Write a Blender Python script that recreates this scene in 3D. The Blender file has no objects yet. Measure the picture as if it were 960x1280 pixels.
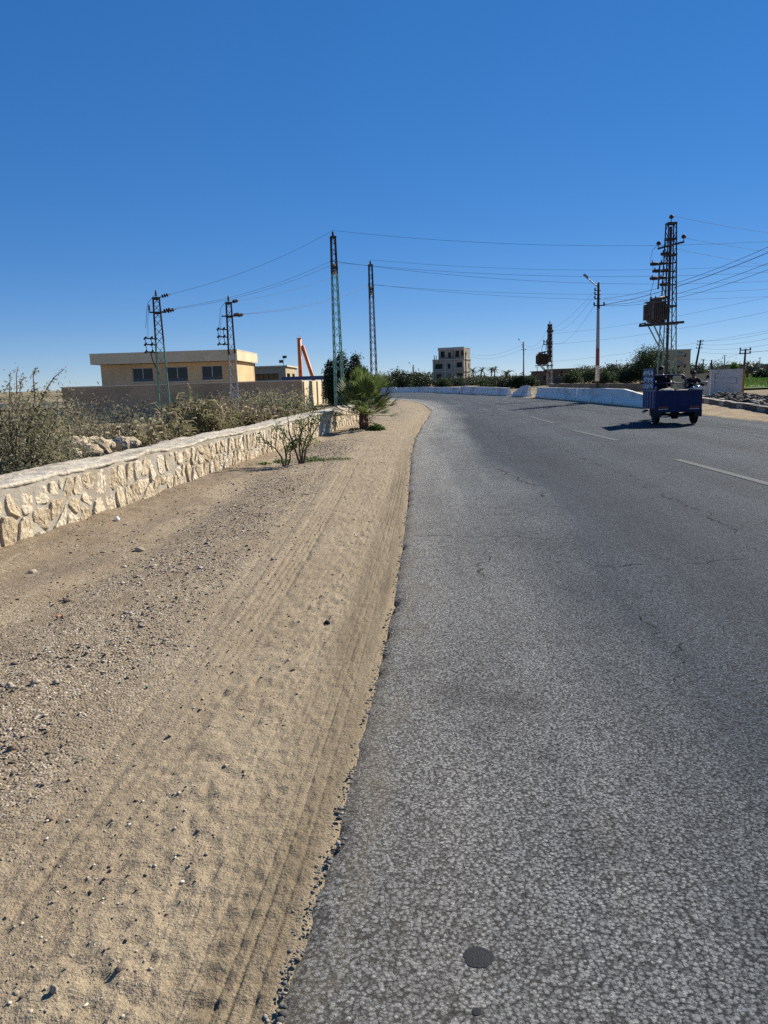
import bpy, math, random
import numpy as np
from mathutils import Vector, Matrix
random.seed(7)
rng = np.random.default_rng(11)
SC = bpy.context.scene
COL = SC.collection
R = math.radians

# ------------------------------------------------------------------ camera calibration (960x1280 photo)
EYE = 1.55
PITCH, ROLL, FPX = R(9.75), R(1.8), 960.0
_f = Vector((0, math.cos(PITCH), -math.sin(PITCH)))
_u0 = Vector((0, math.sin(PITCH), math.cos(PITCH)))
_r0 = Vector((1, 0, 0))
CR = math.cos(ROLL) * _r0 - math.sin(ROLL) * _u0
CU = math.sin(ROLL) * _r0 + math.cos(ROLL) * _u0


def ray(px, py):
    return (_f + CR * ((px - 480) / FPX) + CU * ((640 - py) / FPX))


def at(px, py, z=0.0):
    d = ray(px, py)
    k = (z - EYE) / d.z
    return Vector((0, 0, EYE)) + d * k


def atd(px, py, y):
    d = ray(px, py)
    return Vector((0, 0, EYE)) + d * (y / d.y)


def gx(px, y, z=0.0):
    """world X of the photo column px for a point at distance y and height z"""
    py = 470
    for _ in range(6):
        p = atd(px, py, y)
        py += (p.z - z) * FPX / y
    return atd(px, py, y).x


# ------------------------------------------------------------------ noise on arrays
def _hash(ix, iy, seed):
    h = (ix.astype(np.int64) * 374761393 + iy.astype(np.int64) * 668265263 + seed * 1442695041) & 0x7fffffff
    h = ((h ^ (h >> 13)) * 1274126177) & 0x7fffffff
    return ((h ^ (h >> 16)) & 0xffff) / 65535.0


def vnoise(x, y, seed=0):
    x = np.asarray(x, float); y = np.asarray(y, float)
    ix = np.floor(x); iy = np.floor(y)
    fx = x - ix; fy = y - iy
    fx = fx * fx * (3 - 2 * fx); fy = fy * fy * (3 - 2 * fy)
    a = _hash(ix, iy, seed); b = _hash(ix + 1, iy, seed)
    c = _hash(ix, iy + 1, seed); d = _hash(ix + 1, iy + 1, seed)
    return (a * (1 - fx) + b * fx) * (1 - fy) + (c * (1 - fx) + d * fx) * fy - 0.5


def fbm(x, y, seed=0, octs=4):
    s = 0; a = 1.0
    for i in range(octs):
        s = s + a * vnoise(x * 2 ** i, y * 2 ** i, seed + i * 17)
        a *= 0.5
    return s


# ------------------------------------------------------------------ tagging and object helpers
def tag(o, label, cat, group=None):
    o['label'] = label; o['category'] = cat
    if group: o['group'] = group
    return o


def empty(name, loc, label=None, cat=None, group=None, rz=0.0):
    o = bpy.data.objects.new(name, None); COL.objects.link(o)
    o.location = loc; o.rotation_euler = (0, 0, rz); o.empty_display_size = 0.2
    if label: tag(o, label, cat, group)
    return o


def link_mesh(name, me, mat, parent=None, smooth=False):
    o = bpy.data.objects.new(name, me); COL.objects.link(o)
    for m in (mat if isinstance(mat, (list, tuple)) else [mat]):
        me.materials.append(m)
    if smooth:
        me.polygons.foreach_set('use_smooth', np.ones(len(me.polygons), bool))
    if parent is not None: o.parent = parent
    return o


def np_mesh(name, v, f, mat, parent=None, smooth=False, attrs=None, mi=None):
    """v (N,3); f (M,k) constant-k faces"""
    v = np.asarray(v, np.float32); f = np.asarray(f, np.int32)
    me = bpy.data.meshes.new(name)
    me.vertices.add(len(v)); me.vertices.foreach_set('co', v.ravel())
    k = f.shape[1]
    me.loops.add(f.size); me.loops.foreach_set('vertex_index', f.ravel())
    me.polygons.add(len(f))
    me.polygons.foreach_set('loop_start', np.arange(0, f.size, k, dtype=np.int32))
    me.polygons.foreach_set('loop_total', np.full(len(f), k, np.int32))
    if attrs:
        for an, av in attrs.items():
            a = me.attributes.new(an, 'FLOAT', 'POINT'); a.data.foreach_set('value', np.asarray(av, np.float32).ravel())
    me.update(calc_edges=True); me.validate()
    o = link_mesh(name, me, mat, parent, smooth)
    if mi is not None: me.polygons.foreach_set('material_index', np.asarray(mi, np.int32))
    return o


def grid_faces(nr, nc):
    i = np.arange(nr - 1)[:, None] * nc + np.arange(nc - 1)[None, :]
    return np.stack([i, i + 1, i + nc + 1, i + nc], -1).reshape(-1, 4)


class MB:
    def __init__(s): s.v = []; s.f = []; s.m = []; s.mi = 0

    def add(s, vs, fs):
        b = len(s.v); s.v += [tuple(p) for p in vs]
        for f in fs: s.f.append([b + i for i in f]); s.m.append(s.mi)
        return s

    def box(s, c, size, rz=0.0, M=None, top=None):
        x, y, z = size[0] / 2, size[1] / 2, size[2] / 2
        tx, ty = (x, y) if top is None else (top[0] / 2, top[1] / 2)
        vs = [Vector(p) for p in ((-x, -y, -z), (x, -y, -z), (x, y, -z), (-x, y, -z), (-tx, -ty, z), (tx, -ty, z), (tx, ty, z), (-tx, ty, z))]
        if M is not None: vs = [M @ p for p in vs]
        elif rz: Q = Matrix.Rotation(rz, 3, 'Z'); vs = [Q @ p for p in vs]
        vs = [p + Vector(c) for p in vs]
        return s.add(vs, [(3, 2, 1, 0), (4, 5, 6, 7), (0, 1, 5, 4), (1, 2, 6, 5), (2, 3, 7, 6), (3, 0, 4, 7)])

    def bar(s, p0, p1, w, h=None):
        p0, p1 = Vector(p0), Vector(p1); h = h or w
        d = (p1 - p0).normalized()
        a = d.cross(Vector((0, 0, 1)))
        if a.length < 1e-3: a = Vector((1, 0, 0))
        a.normalize(); b = a.cross(d)
        a = a * (w / 2); b = b * (h / 2)
        vs = [p0 - a - b, p0 + a - b, p0 + a + b, p0 - a + b, p1 - a - b, p1 + a - b, p1 + a + b, p1 - a + b]
        return s.add(vs, [(0, 1, 2, 3), (7, 6, 5, 4), (4, 5, 1, 0), (5, 6, 2, 1), (6, 7, 3, 2), (7, 4, 0, 3)])

    def tube(s, pts, r, n=8, cap=True):
        pts = [Vector(p) for p in pts]
        rs = r if isinstance(r, (list, tuple)) else [r] * len(pts)
        vs = []; prev = None
        for i, p in enumerate(pts):
            d = (pts[min(i + 1, len(pts) - 1)] - pts[max(i - 1, 0)]).normalized()
            if prev is None:
                a = d.cross(Vector((0, 0, 1)))
                if a.length < 1e-3: a = Vector((1, 0, 0))
            else:
                a = prev - d * prev.dot(d)
            a.normalize(); prev = a; b = d.cross(a)
            for k in range(n):
                t = 2 * math.pi * k / n
                vs.append(p + (a * math.cos(t) + b * math.sin(t)) * rs[i])
        fs = []
        for i in range(len(pts) - 1):
            for k in range(n):
                k2 = (k + 1) % n
                fs.append((i * n + k, i * n + k2, (i + 1) * n + k2, (i + 1) * n + k))
        if cap:
            fs.append(tuple(range(n))[::-1]); fs.append(tuple((len(pts) - 1) * n + k for k in range(n)))
        return s.add(vs, fs)

    def lathe(s, prof, n=12, o=(0, 0, 0), axis=(0, 0, 1)):
        q = Vector((0, 0, 1)).rotation_difference(Vector(axis))
        o = Vector(o); vs = []
        for r, z in prof:
            for k in range(n):
                t = 2 * math.pi * k / n
                vs.append(o + q @ Vector((r * math.cos(t), r * math.sin(t), z)))
        fs = []
        for i in range(len(prof) - 1):
            for k in range(n):
                k2 = (k + 1) % n
                fs.append((i * n + k, i * n + k2, (i + 1) * n + k2, (i + 1) * n + k))
        fs.append(tuple(range(n))[::-1]); fs.append(tuple((len(prof) - 1) * n + k for k in range(n)))
        return s.add(vs, fs)

    def prism(s, poly, axis_vec, flip=False):
        """poly: list of 3D points, extruded by axis_vec"""
        poly = [Vector(p) for p in poly]; n = len(poly); e = Vector(axis_vec)
        vs = poly + [p + e for p in poly]
        fs = [tuple(range(n))[::-1], tuple(range(n, 2 * n))]
        for i in range(n):
            j = (i + 1) % n
            fs.append((i, j, n + j, n + i))
        if flip: fs = [f[::-1] for f in fs]
        return s.add(vs, fs)

    def wall(s, o, u, n, W, H, ops, depth=0.2):
        """wall face with real openings: o lower-left corner, u along, n outward normal, ops [(x0,x1,z0,z1)]; reveals run inwards by depth"""
        o, u, n = Vector(o), Vector(u).normalized(), Vector(n).normalized(); up = Vector((0, 0, 1))
        xs = sorted({0, W} | {q for a in ops for q in a[:2]}); zs = sorted({0, H} | {q for a in ops for q in a[2:]})
        P = lambda x, z, d=0.0: o + u * x + up * z - n * d
        flip = u.cross(up).dot(n) < 0
        def q(a, b, c, d): s.add([a, b, c, d], [(3, 2, 1, 0) if flip else (0, 1, 2, 3)])
        for i in range(len(xs) - 1):
            for j in range(len(zs) - 1):
                cx, cz = (xs[i] + xs[i + 1]) / 2, (zs[j] + zs[j + 1]) / 2
                if any(a[0] < cx < a[1] and a[2] < cz < a[3] for a in ops): continue
                q(P(xs[i], zs[j]), P(xs[i + 1], zs[j]), P(xs[i + 1], zs[j + 1]), P(xs[i], zs[j + 1]))
        for x0, x1, z0, z1 in ops:
            q(P(x0, z0, depth), P(x1, z0, depth), P(x1, z0), P(x0, z0)) if False else None
            q(P(x0, z0), P(x1, z0), P(x1, z0, depth), P(x0, z0, depth))
            q(P(x0, z1, depth), P(x1, z1, depth), P(x1, z1), P(x0, z1))
            q(P(x0, z0), P(x0, z0, depth), P(x0, z1, depth), P(x0, z1))
            q(P(x1, z0, depth), P(x1, z0), P(x1, z1), P(x1, z1, depth))
        return s

    def build(s, name, mat, parent=None, smooth=False):
        me = bpy.data.meshes.new(name); me.from_pydata(s.v, [], s.f); me.update()
        o = link_mesh(name, me, mat, parent, smooth)
        if any(s.m): me.polygons.foreach_set('material_index', s.m)
        return o


# ------------------------------------------------------------------ materials
class NT:
    def __init__(s, name):
        s.mat = bpy.data.materials.new(name); s.mat.use_nodes = True
        s.t = s.mat.node_tree; s.n = s.t.nodes; s.l = s.t.links
        s.p = s.n['Principled BSDF']; s.out = s.n['Material Output']

    def new(s, typ, **kw):
        nd = s.n.new(typ)
        for k, v in kw.items():
            if hasattr(nd, k): setattr(nd, k, v)
        return nd

    def co(s, kind='Object'):
        return s.new('ShaderNodeTexCoord').outputs[kind]

    def scale(s, v, sc):
        m = s.new('ShaderNodeMapping'); m.inputs['Scale'].default_value = sc if isinstance(sc, (tuple, list)) else (sc,) * 3
        s.l.new(v, m.inputs['Vector']); return m.outputs[0]

    def noise(s, v, sc, det=4, rough=0.55, dist=0.0):
        nd = s.new('ShaderNodeTexNoise'); nd.inputs['Scale'].default_value = sc
        nd.inputs['Detail'].default_value = det; nd.inputs['Roughness'].default_value = rough; nd.inputs['Distortion'].default_value = dist
        if v is not None: s.l.new(v, nd.inputs['Vector'])
        return nd.outputs['Fac']

    def voro(s, v, sc, feat='F1', out='Distance'):
        nd = s.new('ShaderNodeTexVoronoi'); nd.feature = feat; nd.inputs['Scale'].default_value = sc
        if v is not None: s.l.new(v, nd.inputs['Vector'])
        return nd.outputs[out]

    def ramp(s, fac, stops, interp='LINEAR'):
        nd = s.new('ShaderNodeValToRGB'); e = nd.color_ramp.elements; nd.color_ramp.interpolation = interp
        while len(e) < len(stops): e.new(0.5)
        for i, (p, c) in enumerate(stops):
            e[i].position = p
            e[i].color = (c, c, c, 1) if isinstance(c, (int, float)) else (*c, 1)
        s.l.new(fac, nd.inputs[0]); return nd.outputs[0]

    def mix(s, fac, a, b, typ='MIX'):
        nd = s.new('ShaderNodeMix'); nd.data_type = 'RGBA'; nd.blend_type = typ
        for ix, val in ((0, fac), (6, a), (7, b)):
            sock = nd.inputs[ix]
            if isinstance(val, (int, float)): sock.default_value = val if ix == 0 else (val, val, val, 1)
            elif isinstance(val, tuple): sock.default_value = (*val, 1)
            else: s.l.new(val, sock)
        return nd.outputs[2]

    def math(s, op, a, b=0.5, clamp=False):
        nd = s.new('ShaderNodeMath'); nd.operation = op; nd.use_clamp = clamp
        for i, v in enumerate((a, b)):
            if isinstance(v, (int, float)): nd.inputs[i].default_value = v
            else: s.l.new(v, nd.inputs[i])
        return nd.outputs[0]

    def attr(s, name, out='Fac'):
        nd = s.new('ShaderNodeAttribute'); nd.attribute_name = name; return nd.outputs[out]

    def xyz(s, v):
        nd = s.new('ShaderNodeSeparateXYZ'); s.l.new(v, nd.inputs[0]); return nd.outputs

    def comb(s, x, y, z=0.0):
        nd = s.new('ShaderNodeCombineXYZ')
        for i, v in enumerate((x, y, z)):
            if isinstance(v, (int, float)): nd.inputs[i].default_value = v
            else: s.l.new(v, nd.inputs[i])
        return nd.outputs[0]

    def bump(s, h, dist=0.01, strength=1.0, prev=None):
        nd = s.new('ShaderNodeBump'); nd.inputs['Distance'].default_value = dist; nd.inputs['Strength'].default_value = strength
        s.l.new(h, nd.inputs['Height'])
        if prev is not None: s.l.new(prev, nd.inputs['Normal'])
        return nd.outputs[0]

    def done(s, col, rough=0.8, normal=None, spec=0.3, metal=0.0):
        for key, v in (('Base Color', col), ('Roughness', rough), ('Specular IOR Level', spec), ('Metallic', metal)):
            sk = s.p.inputs[key]
            if isinstance(v, (int, float)): sk.default_value = v if key != 'Base Color' else (v, v, v, 1)
            elif isinstance(v, tuple): sk.default_value = (*v, 1)
            else: s.l.new(v, sk)
        if normal is not None: s.l.new(normal, s.p.inputs['Normal'])
        return s.mat


def simple(name, c, rough=0.8, var=0.25, sc=3.0, bump=0.004, bsc=30.0, spec=0.3, metal=0.0, dirt=None, dsc=1.2):
    t = NT(name); co = t.co()
    n = t.noise(co, sc, 6, 0.6)
    lo = tuple(x * (1 - var) for x in c); hi = tuple(min(1, x * (1 + var)) for x in c)
    col = t.ramp(n, [(0.3, lo), (0.7, hi)])
    if dirt is not None:
        d = t.ramp(t.noise(co, dsc, 8, 0.68), [(0.48, 0.0), (0.62, 1.0)])
        col = t.mix(t.math('MULTIPLY', d, 0.75), col, dirt)
    nm = t.bump(t.noise(co, bsc, 4, 0.6), bump) if bump else None
    return t.done(col, rough, nm, spec, metal)


def leaf_mat(name, dark, mid, light, transl=0.3, rough=0.6):
    t = NT(name)
    col = t.ramp(t.attr('rnd'), [(0.0, dark), (0.5, mid), (1.0, light)])
    t.done(col, rough, None, 0.25)
    tr = t.new('ShaderNodeBsdfTranslucent'); t.l.new(col, tr.inputs[0])
    mx = t.new('ShaderNodeMixShader'); mx.inputs[0].default_value = transl
    t.l.new(t.p.outputs[0], mx.inputs[1]); t.l.new(tr.outputs[0], mx.inputs[2]); t.l.new(mx.outputs[0], t.out.inputs[0])
    return t.mat


def painted_pole(name, low, high, zsplit, spread=0.5, rust=(0.10, 0.05, 0.03), amount=0.5):
    """lattice paint: colour LOW below zsplit, weathered rust colour HIGH above; peeling flakes of RUST all over"""
    t = NT(name); co = t.co(); z = t.xyz(co)[2]
    n = t.noise(co, 2.2, 5, 0.65)
    zz = t.math('ADD', z, t.math('MULTIPLY', t.math('SUBTRACT', n, 0.5), spread * 4))
    up = t.math('GREATER_THAN', zz, zsplit)
    fl = t.ramp(t.noise(co, 9.0, 6, 0.7), [(0.5 + 0.12 * (1 - amount), 0.0), (0.58 + 0.12 * (1 - amount), 1.0)])
    low_c = t.mix(fl, low, rust)
    hi_c = t.ramp(t.noise(co, 6.0, 5, 0.7), [(0.35, tuple(c * 0.55 for c in high)), (0.7, high)])
    return t.done(t.mix(up, low_c, hi_c), 0.75, t.bump(t.noise(co, 40, 3), 0.003), 0.3)


M = {}
M['mortar'] = simple('mortar', (0.37, 0.335, 0.27), 0.95, 0.22, 4, 0.012, 22, 0.15, dirt=(0.30, 0.25, 0.18))
M['coping'] = simple('coping concrete', (0.52, 0.465, 0.365), 0.95, 0.22, 5, 0.025, 16, 0.1, dirt=(0.38, 0.32, 0.235), dsc=2.2)
t = NT('limestone'); co = t.co()
c1 = t.ramp(t.math('ADD', t.math('MULTIPLY', t.noise(co, 5, 4), 0.5), t.math('MULTIPLY', t.attr('rnd'), 0.5)), [(0.2, (0.52, 0.41, 0.26)), (0.45, (0.70, 0.585, 0.405)), (0.75, (0.80, 0.70, 0.53))])
c2 = t.mix(t.ramp(t.noise(co, 14, 7, 0.7), [(0.5, 0.0), (0.66, 0.85)]), c1, (0.40, 0.31, 0.20))
nm = t.bump(t.math('ADD', t.noise(co, 22, 8, 0.75), t.math('MULTIPLY', t.voro(co, 17), 0.5)), 0.04, 0.9)
M['limestone'] = t.done(c2, 0.95, nm, 0.1)
M['rock'] = simple('pale rock', (0.50, 0.405, 0.275), 0.95, 0.35, 5, 0.09, 9, 0.1, dirt=(0.34, 0.26, 0.17))
M['plaster'] = simple('tan plaster', (0.66, 0.47, 0.25), 0.9, 0.10, 0.5, 0.004, 30, 0.15, dirt=(0.50, 0.345, 0.18), dsc=0.35)
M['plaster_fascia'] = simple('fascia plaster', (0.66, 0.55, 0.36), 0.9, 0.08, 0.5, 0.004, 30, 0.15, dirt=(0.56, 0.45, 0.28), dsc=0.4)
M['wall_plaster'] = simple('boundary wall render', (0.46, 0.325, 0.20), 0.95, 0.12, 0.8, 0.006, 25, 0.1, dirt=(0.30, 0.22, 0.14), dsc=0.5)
M['cap'] = simple('wall cap', (0.62, 0.55, 0.42), 0.9, 0.1, 1.0, 0.004, 20, 0.15)
M['white_frame'] = simple('window frame paint', (0.62, 0.62, 0.60), 0.5, 0.05, 2, 0)
t = NT('dark glass'); M['glass'] = t.done((0.012, 0.014, 0.018), 0.12, None, 0.35)
M['blue_roof'] = simple('blue painted sheet', (0.045, 0.075, 0.15), 0.5, 0.15, 1, 0)
M['orange'] = simple('orange paint', (0.90, 0.24, 0.05), 0.55, 0.12, 1.5, 0.002, 20, 0.35, dirt=(0.45, 0.11, 0.03))
M['steel'] = simple('dull grey steel', (0.22, 0.22, 0.22), 0.5, 0.2, 3, 0, metal=0.4)
M['dark_steel'] = simple('dark steel', (0.045, 0.038, 0.034), 0.6, 0.3, 3, 0.002)
M['rust'] = simple('rusty steel', (0.13, 0.065, 0.04), 0.85, 0.45, 5, 0.003)
M['ceramic'] = simple('brown ceramic', (0.05, 0.022, 0.016), 0.75, 0.2, 5, 0, 1, 0.5)
M['wire'] = simple('wire', (0.03, 0.03, 0.032), 0.6, 0.1, 3, 0)
M['pole_green'] = painted_pole('green lattice paint', (0.20, 0.36, 0.27), (0.11, 0.065, 0.045), 4.2, 0.25, amount=0.35)
M['pole_green_tall'] = painted_pole('green lattice paint tall', (0.19, 0.36, 0.29), (0.07, 0.045, 0.036), 8.0, 0.2, amount=0.25)
M['pole_grey'] = painted_pole('grey lattice paint', (0.42, 0.42, 0.41), (0.085, 0.055, 0.042), 3.6, 0.25, amount=0.45)
M['pole_grey_tall'] = painted_pole('grey lattice paint tall', (0.22, 0.23, 0.25), (0.06, 0.042, 0.036), 7.6, 0.2, amount=0.4)
M['pole_main'] = painted_pole('faded green lattice paint', (0.24, 0.33, 0.28), (0.075, 0.045, 0.034), 5.0, 0.5, amount=0.3)
M['pole_far'] = painted_pole('chalky lattice paint', (0.45, 0.40, 0.36), (0.11, 0.05, 0.035), 4.0, 0.4, amount=0.6)
M['barrier'] = simple('white painted concrete', (0.88, 0.83, 0.75), 0.9, 0.08, 0.8, 0.006, 18, 0.1, dirt=(0.56, 0.51, 0.43), dsc=0.9)
M['kerb_black'] = simple('black kerb paint', (0.07, 0.063, 0.055), 0.85, 0.3, 3, 0.006, 20)
M['kerb_white'] = simple('worn white kerb paint', (0.25, 0.225, 0.19), 0.9, 0.2, 3, 0.006, 20, dirt=(0.25, 0.21, 0.17))
M['trunk'] = simple('bark', (0.12, 0.085, 0.055), 0.95, 0.4, 6, 0.02, 14, 0.1)
M['palm_trunk'] = simple('fibrous palm trunk', (0.20, 0.105, 0.06), 0.95, 0.5, 9, 0.02, 20, 0.1)
M['twig'] = simple('twig bark', (0.10, 0.075, 0.05), 0.9, 0.35, 8, 0)
M['leaf_olive'] = leaf_mat('dusty olive leaves', (0.13, 0.125, 0.075), (0.25, 0.235, 0.14), (0.42, 0.39, 0.25), 0.45)
M['leaf_grey'] = leaf_mat('dry grey-brown leaves', (0.12, 0.10, 0.063), (0.22, 0.185, 0.115), (0.36, 0.305, 0.20), 0.42)
M['leaf_reed'] = leaf_mat('reed leaves', (0.12, 0.125, 0.058), (0.23, 0.225, 0.11), (0.38, 0.35, 0.19), 0.42)
M['leaf_straw'] = leaf_mat('dead reed leaves', (0.17, 0.13, 0.07), (0.29, 0.23, 0.13), (0.42, 0.35, 0.22))
M['plume'] = leaf_mat('reed plumes', (0.32, 0.25, 0.17), (0.45, 0.37, 0.26), (0.6, 0.5, 0.38), 0.4)
M['leaf_dark'] = leaf_mat('dark evergreen leaves', (0.016, 0.026, 0.012), (0.03, 0.048, 0.02), (0.06, 0.085, 0.035), 0.2)
M['leaf_tree'] = leaf_mat('broadleaf', (0.028, 0.042, 0.016), (0.055, 0.08, 0.028), (0.10, 0.13, 0.05), 0.25)
M['leaf_far'] = leaf_mat('dusty far leaves', (0.045, 0.058, 0.034), (0.075, 0.09, 0.05), (0.12, 0.14, 0.075), 0.2)
M['leaf_palm'] = leaf_mat('fan palm leaves', (0.05, 0.07, 0.02), (0.115, 0.155, 0.045), (0.24, 0.28, 0.10), 0.42, 0.6)
M['leaf_dead'] = leaf_mat('dead palm leaves', (0.2, 0.15, 0.09), (0.33, 0.26, 0.17), (0.5, 0.42, 0.3), 0.3)
M['leaf_bright'] = leaf_mat('fresh green weeds', (0.05, 0.10, 0.015), (0.09, 0.17, 0.03), (0.16, 0.26, 0.06), 0.35)
M['leaf_date'] = leaf_mat('date palm fronds', (0.04, 0.05, 0.026), (0.07, 0.085, 0.042), (0.12, 0.135, 0.07), 0.25)
M['concrete'] = simple('bare concrete', (0.34, 0.305, 0.245), 0.95, 0.15, 0.5, 0.01, 5, 0.15, dirt=(0.22, 0.18, 0.13), dsc=0.3)
M['concrete_pale'] = simple('pale render', (0.42, 0.385, 0.32), 0.95, 0.12, 0.5, 0.01, 5, 0.15)
M['void'] = simple('dim interior', (0.03, 0.028, 0.026), 0.95, 0.2, 1, 0)
M['brick_dark'] = simple('mud brick', (0.15, 0.10, 0.07), 0.95, 0.3, 2, 0.02, 8, 0.1)
M['mud_wall'] = simple('mud wall', (0.20, 0.16, 0.11), 0.95, 0.3, 1.2, 0.02, 6, 0.1)
M['beige_house'] = simple('beige render', (0.42, 0.34, 0.22), 0.95, 0.1, 0.4, 0.01, 5, 0.1)
M['white_wall'] = simple('scuffed whitewash', (0.50, 0.49, 0.47), 0.95, 0.1, 1.5, 0.008, 10, 0.1, dirt=(0.33, 0.31, 0.28), dsc=1.6)

# ================================================================== ROAD, VERGE, GROUND
def resample(pts, n_per=40):
    """Catmull-Rom through 2D points -> dense polyline"""
    P = [pts[0]] + list(pts) + [pts[-1]]; out = []
    for i in range(1, len(P) - 2):
        p0, p1, p2, p3 = (np.array(P[i + k]) for k in (-1, 0, 1, 2))
        for k in range(n_per):
            u = k / n_per
            out.append(0.5 * (2 * p1 + (p2 - p0) * u + (2 * p0 - 5 * p1 + 4 * p2 - p3) * u * u + (3 * p1 - p0 - 3 * p2 + p3) * u ** 3))
    out.append(np.array(P[-2])); return np.array(out)


ZR = 0.024
edge_px = [(352, 1290), (378, 1180), (408, 1080), (440, 1000), (462, 900), (480, 800), (492, 730), (500, 680), (510, 600), (517, 565), (525, 540), (532, 520), (531, 508), (520, 502.5)]
L = [tuple(at(a, b, ZR)[:2]) for a, b in edge_px]
Lq = np.array([p for p in L if p[1] < 46]); cf_ = np.polyfit(Lq[:, 1], Lq[:, 0], 4, w=1 / Lq[:, 1])
L = [(float(np.polyval(cf_, y_)), y_) for y_ in (1.7, 2.6, 4, 6, 9, 12, 16, 21, 27, 33, 39)] + [p for p in L if p[1] > 44]
d0 = (np.array(L[2]) - np.array(L[0])); d0 /= np.linalg.norm(d0)
L = [tuple(np.array(L[0]) - d0 * 9), tuple(np.array(L[0]) - d0 * 4), tuple(np.array(L[0]) - d0 * 1.0)] + L
L += [(1.2, 60.0), (-0.6, 65.5), (-4.5, 70.0), (-11, 73.5), (-22, 76.0), (-60, 80.0), (-140, 84.0)]
Rr = [(10.1, -8.2), (10.1, -3), (10.25, 0), (10.4, 3), (10.8, 12), (11.15, 22.5), (11.2, 30), (11.0, 36), (10.6, 45), (10.3, 52), (10.0, 60), (9.0, 70), (6.8, 81), (2.5, 90), (-3, 94.5), (-12, 98), (-25, 100.5), (-62, 104.0), (-140, 108.0)]
Ld, Rd = resample(L), resample(Rr)


def param(P):
    s = np.concatenate([[0], np.cumsum(np.linalg.norm(np.diff(P, axis=0), axis=1))]); return s


sl = param(Ld)
s_cam = np.interp(0.0, Ld[:, 1][:400], sl[:400])          # arc length where the edge passes the camera
rows = list(np.linspace(0, s_cam + 1.0, 24)[:-1]); s = s_cam + 1.0
while s < sl[-1]:
    rows.append(s); dist = max(1.5, s - s_cam); s += max(0.011, 0.0062 * dist) if dist < 40 else 0.5 if dist < 90 else 4.0
rows = np.array(rows + [sl[-1]])
LX, LY = np.interp(rows, sl, Ld[:, 0]), np.interp(rows, sl, Ld[:, 1])
TX, TY = np.gradient(LX, rows), np.gradient(LY, rows); tn = np.hypot(TX, TY); TX /= tn; TY /= tn
NX, NY = -TY, TX                                           # pointing left of travel, over the verge
# matching right edge point: nearest index moving forward
fr = np.clip((rows - rows[0]) / (rows[-1] - rows[0]), 0, 1)
sr = param(Rd)
# match by y for the straight stretch and by arc length through the bend
kL = sl[np.argmin(abs(Ld[:, 1] - 52))]; kR = sr[np.argmin(abs(Rd[:, 1] - 52))]
srow = np.where(rows < kL, np.interp(LY, Rd[:sr.searchsorted(kR) + 1, 1], sr[:sr.searchsorted(kR) + 1]), kR + (rows - kL) / (sl[-1] - kL) * (sr[-1] - kR))
# through the bend the outer edge is longer: keep the two in step near the corner
bend = np.clip((rows - kL) / 30.0, 0, 1)
srow = np.where(rows < kL, srow, np.where(rows < kL + 30, kR + bend * 48, kR + 48 + (rows - kL - 30) / (sl[-1] - kL - 30) * (sr[-1] - kR - 48)))
RX, RY = np.interp(srow, sr, Rd[:, 0]), np.interp(srow, sr, Rd[:, 1])

es = rows - s_cam
jit = 0.05 * vnoise(es * 0.6, es * 0, 3) + 0.05 * vnoise(es * 2.3, es * 0, 4) + 0.035 * vnoise(es * 9, es * 0, 5) + 0.02 * vnoise(es * 28, es * 0, 6)
# ---- asphalt
tc = np.concatenate([[0, .006, .014, .025, .04, .06, .08, .10, .13, .16, .2, .26, .34, .45, .6, .8], np.linspace(1.1, 11, 34)])
W = np.hypot(RX - LX, RY - LY)
tt = np.empty((len(rows), len(tc)))
for j, c in enumerate(tc):
    tt[:, j] = c if c <= 0.8 else 0.8 + (W - 0.8) * (c - 0.8) / 10.2
frac = tt / W[:, None]
X = LX[:, None] + (RX - LX)[:, None] * frac + (-NX * jit)[:, None] * np.exp(-tt / 0.25)
Y = LY[:, None] + (RY - LY)[:, None] * frac + (-NY * jit)[:, None] * np.exp(-tt / 0.25)
SS = np.repeat(es[:, None], len(tc), 1)
edge_h = np.clip(tt / 0.07, 0, 1) ** 0.6
Z = -0.012 + (ZR + 0.012) * edge_h
Z += 0.009 * fbm(SS * 22, tt * 22 + 3, 8, 3) * np.exp(-tt / 0.09) * (tt > 0.003)
Z += 0.018 * fbm(X * 0.22, Y * 0.22, 21, 2) * np.clip(tt / 2, 0, 1)

t = NT('weathered asphalt'); co = t.co(); tA, sA = t.attr('t'), t.attr('s')
st = t.comb(tA, sA)
cw = t.new('ShaderNodeVectorMath'); cw.operation = 'ADD'; nz_ = t.new('ShaderNodeTexNoise'); nz_.inputs['Scale'].default_value = 90; t.l.new(co, nz_.inputs['Vector']); sc_ = t.new('ShaderNodeVectorMath'); sc_.operation = 'SCALE'; sc_.inputs[3].default_value = 0.006; t.l.new(nz_.outputs['Color'], sc_.inputs[0]); t.l.new(co, cw.inputs[0]); t.l.new(sc_.outputs[0], cw.inputs[1]); cj = cw.outputs[0]
agg = t.voro(cj, 150, out='Color'); aggd = t.voro(cj, 150)
aggb = t.voro(cj, 82, out='Color'); aggbd = t.voro(cj, 82)
ag = t.xyz(agg)[0]; agb = t.xyz(aggb)[1]
base = t.ramp(ag, [(0.0, (0.075, 0.077, 0.074)), (0.4, (0.275, 0.28, 0.268)), (0.75, (0.38, 0.382, 0.364)), (0.9, (0.46, 0.458, 0.432)), (1.0, (0.66, 0.645, 0.585))])
bigst = t.ramp(agb, [(0.0, (0.04, 0.041, 0.04)), (0.35, (0.16, 0.162, 0.157)), (0.65, (0.36, 0.36, 0.342)), (0.85, (0.44, 0.437, 0.415)), (1.0, (0.52, 0.505, 0.45))])
base = t.mix(t.ramp(t.noise(co, 7, 4), [(0.4, 0.30), (0.6, 0.70)]), base, bigst)
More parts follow.
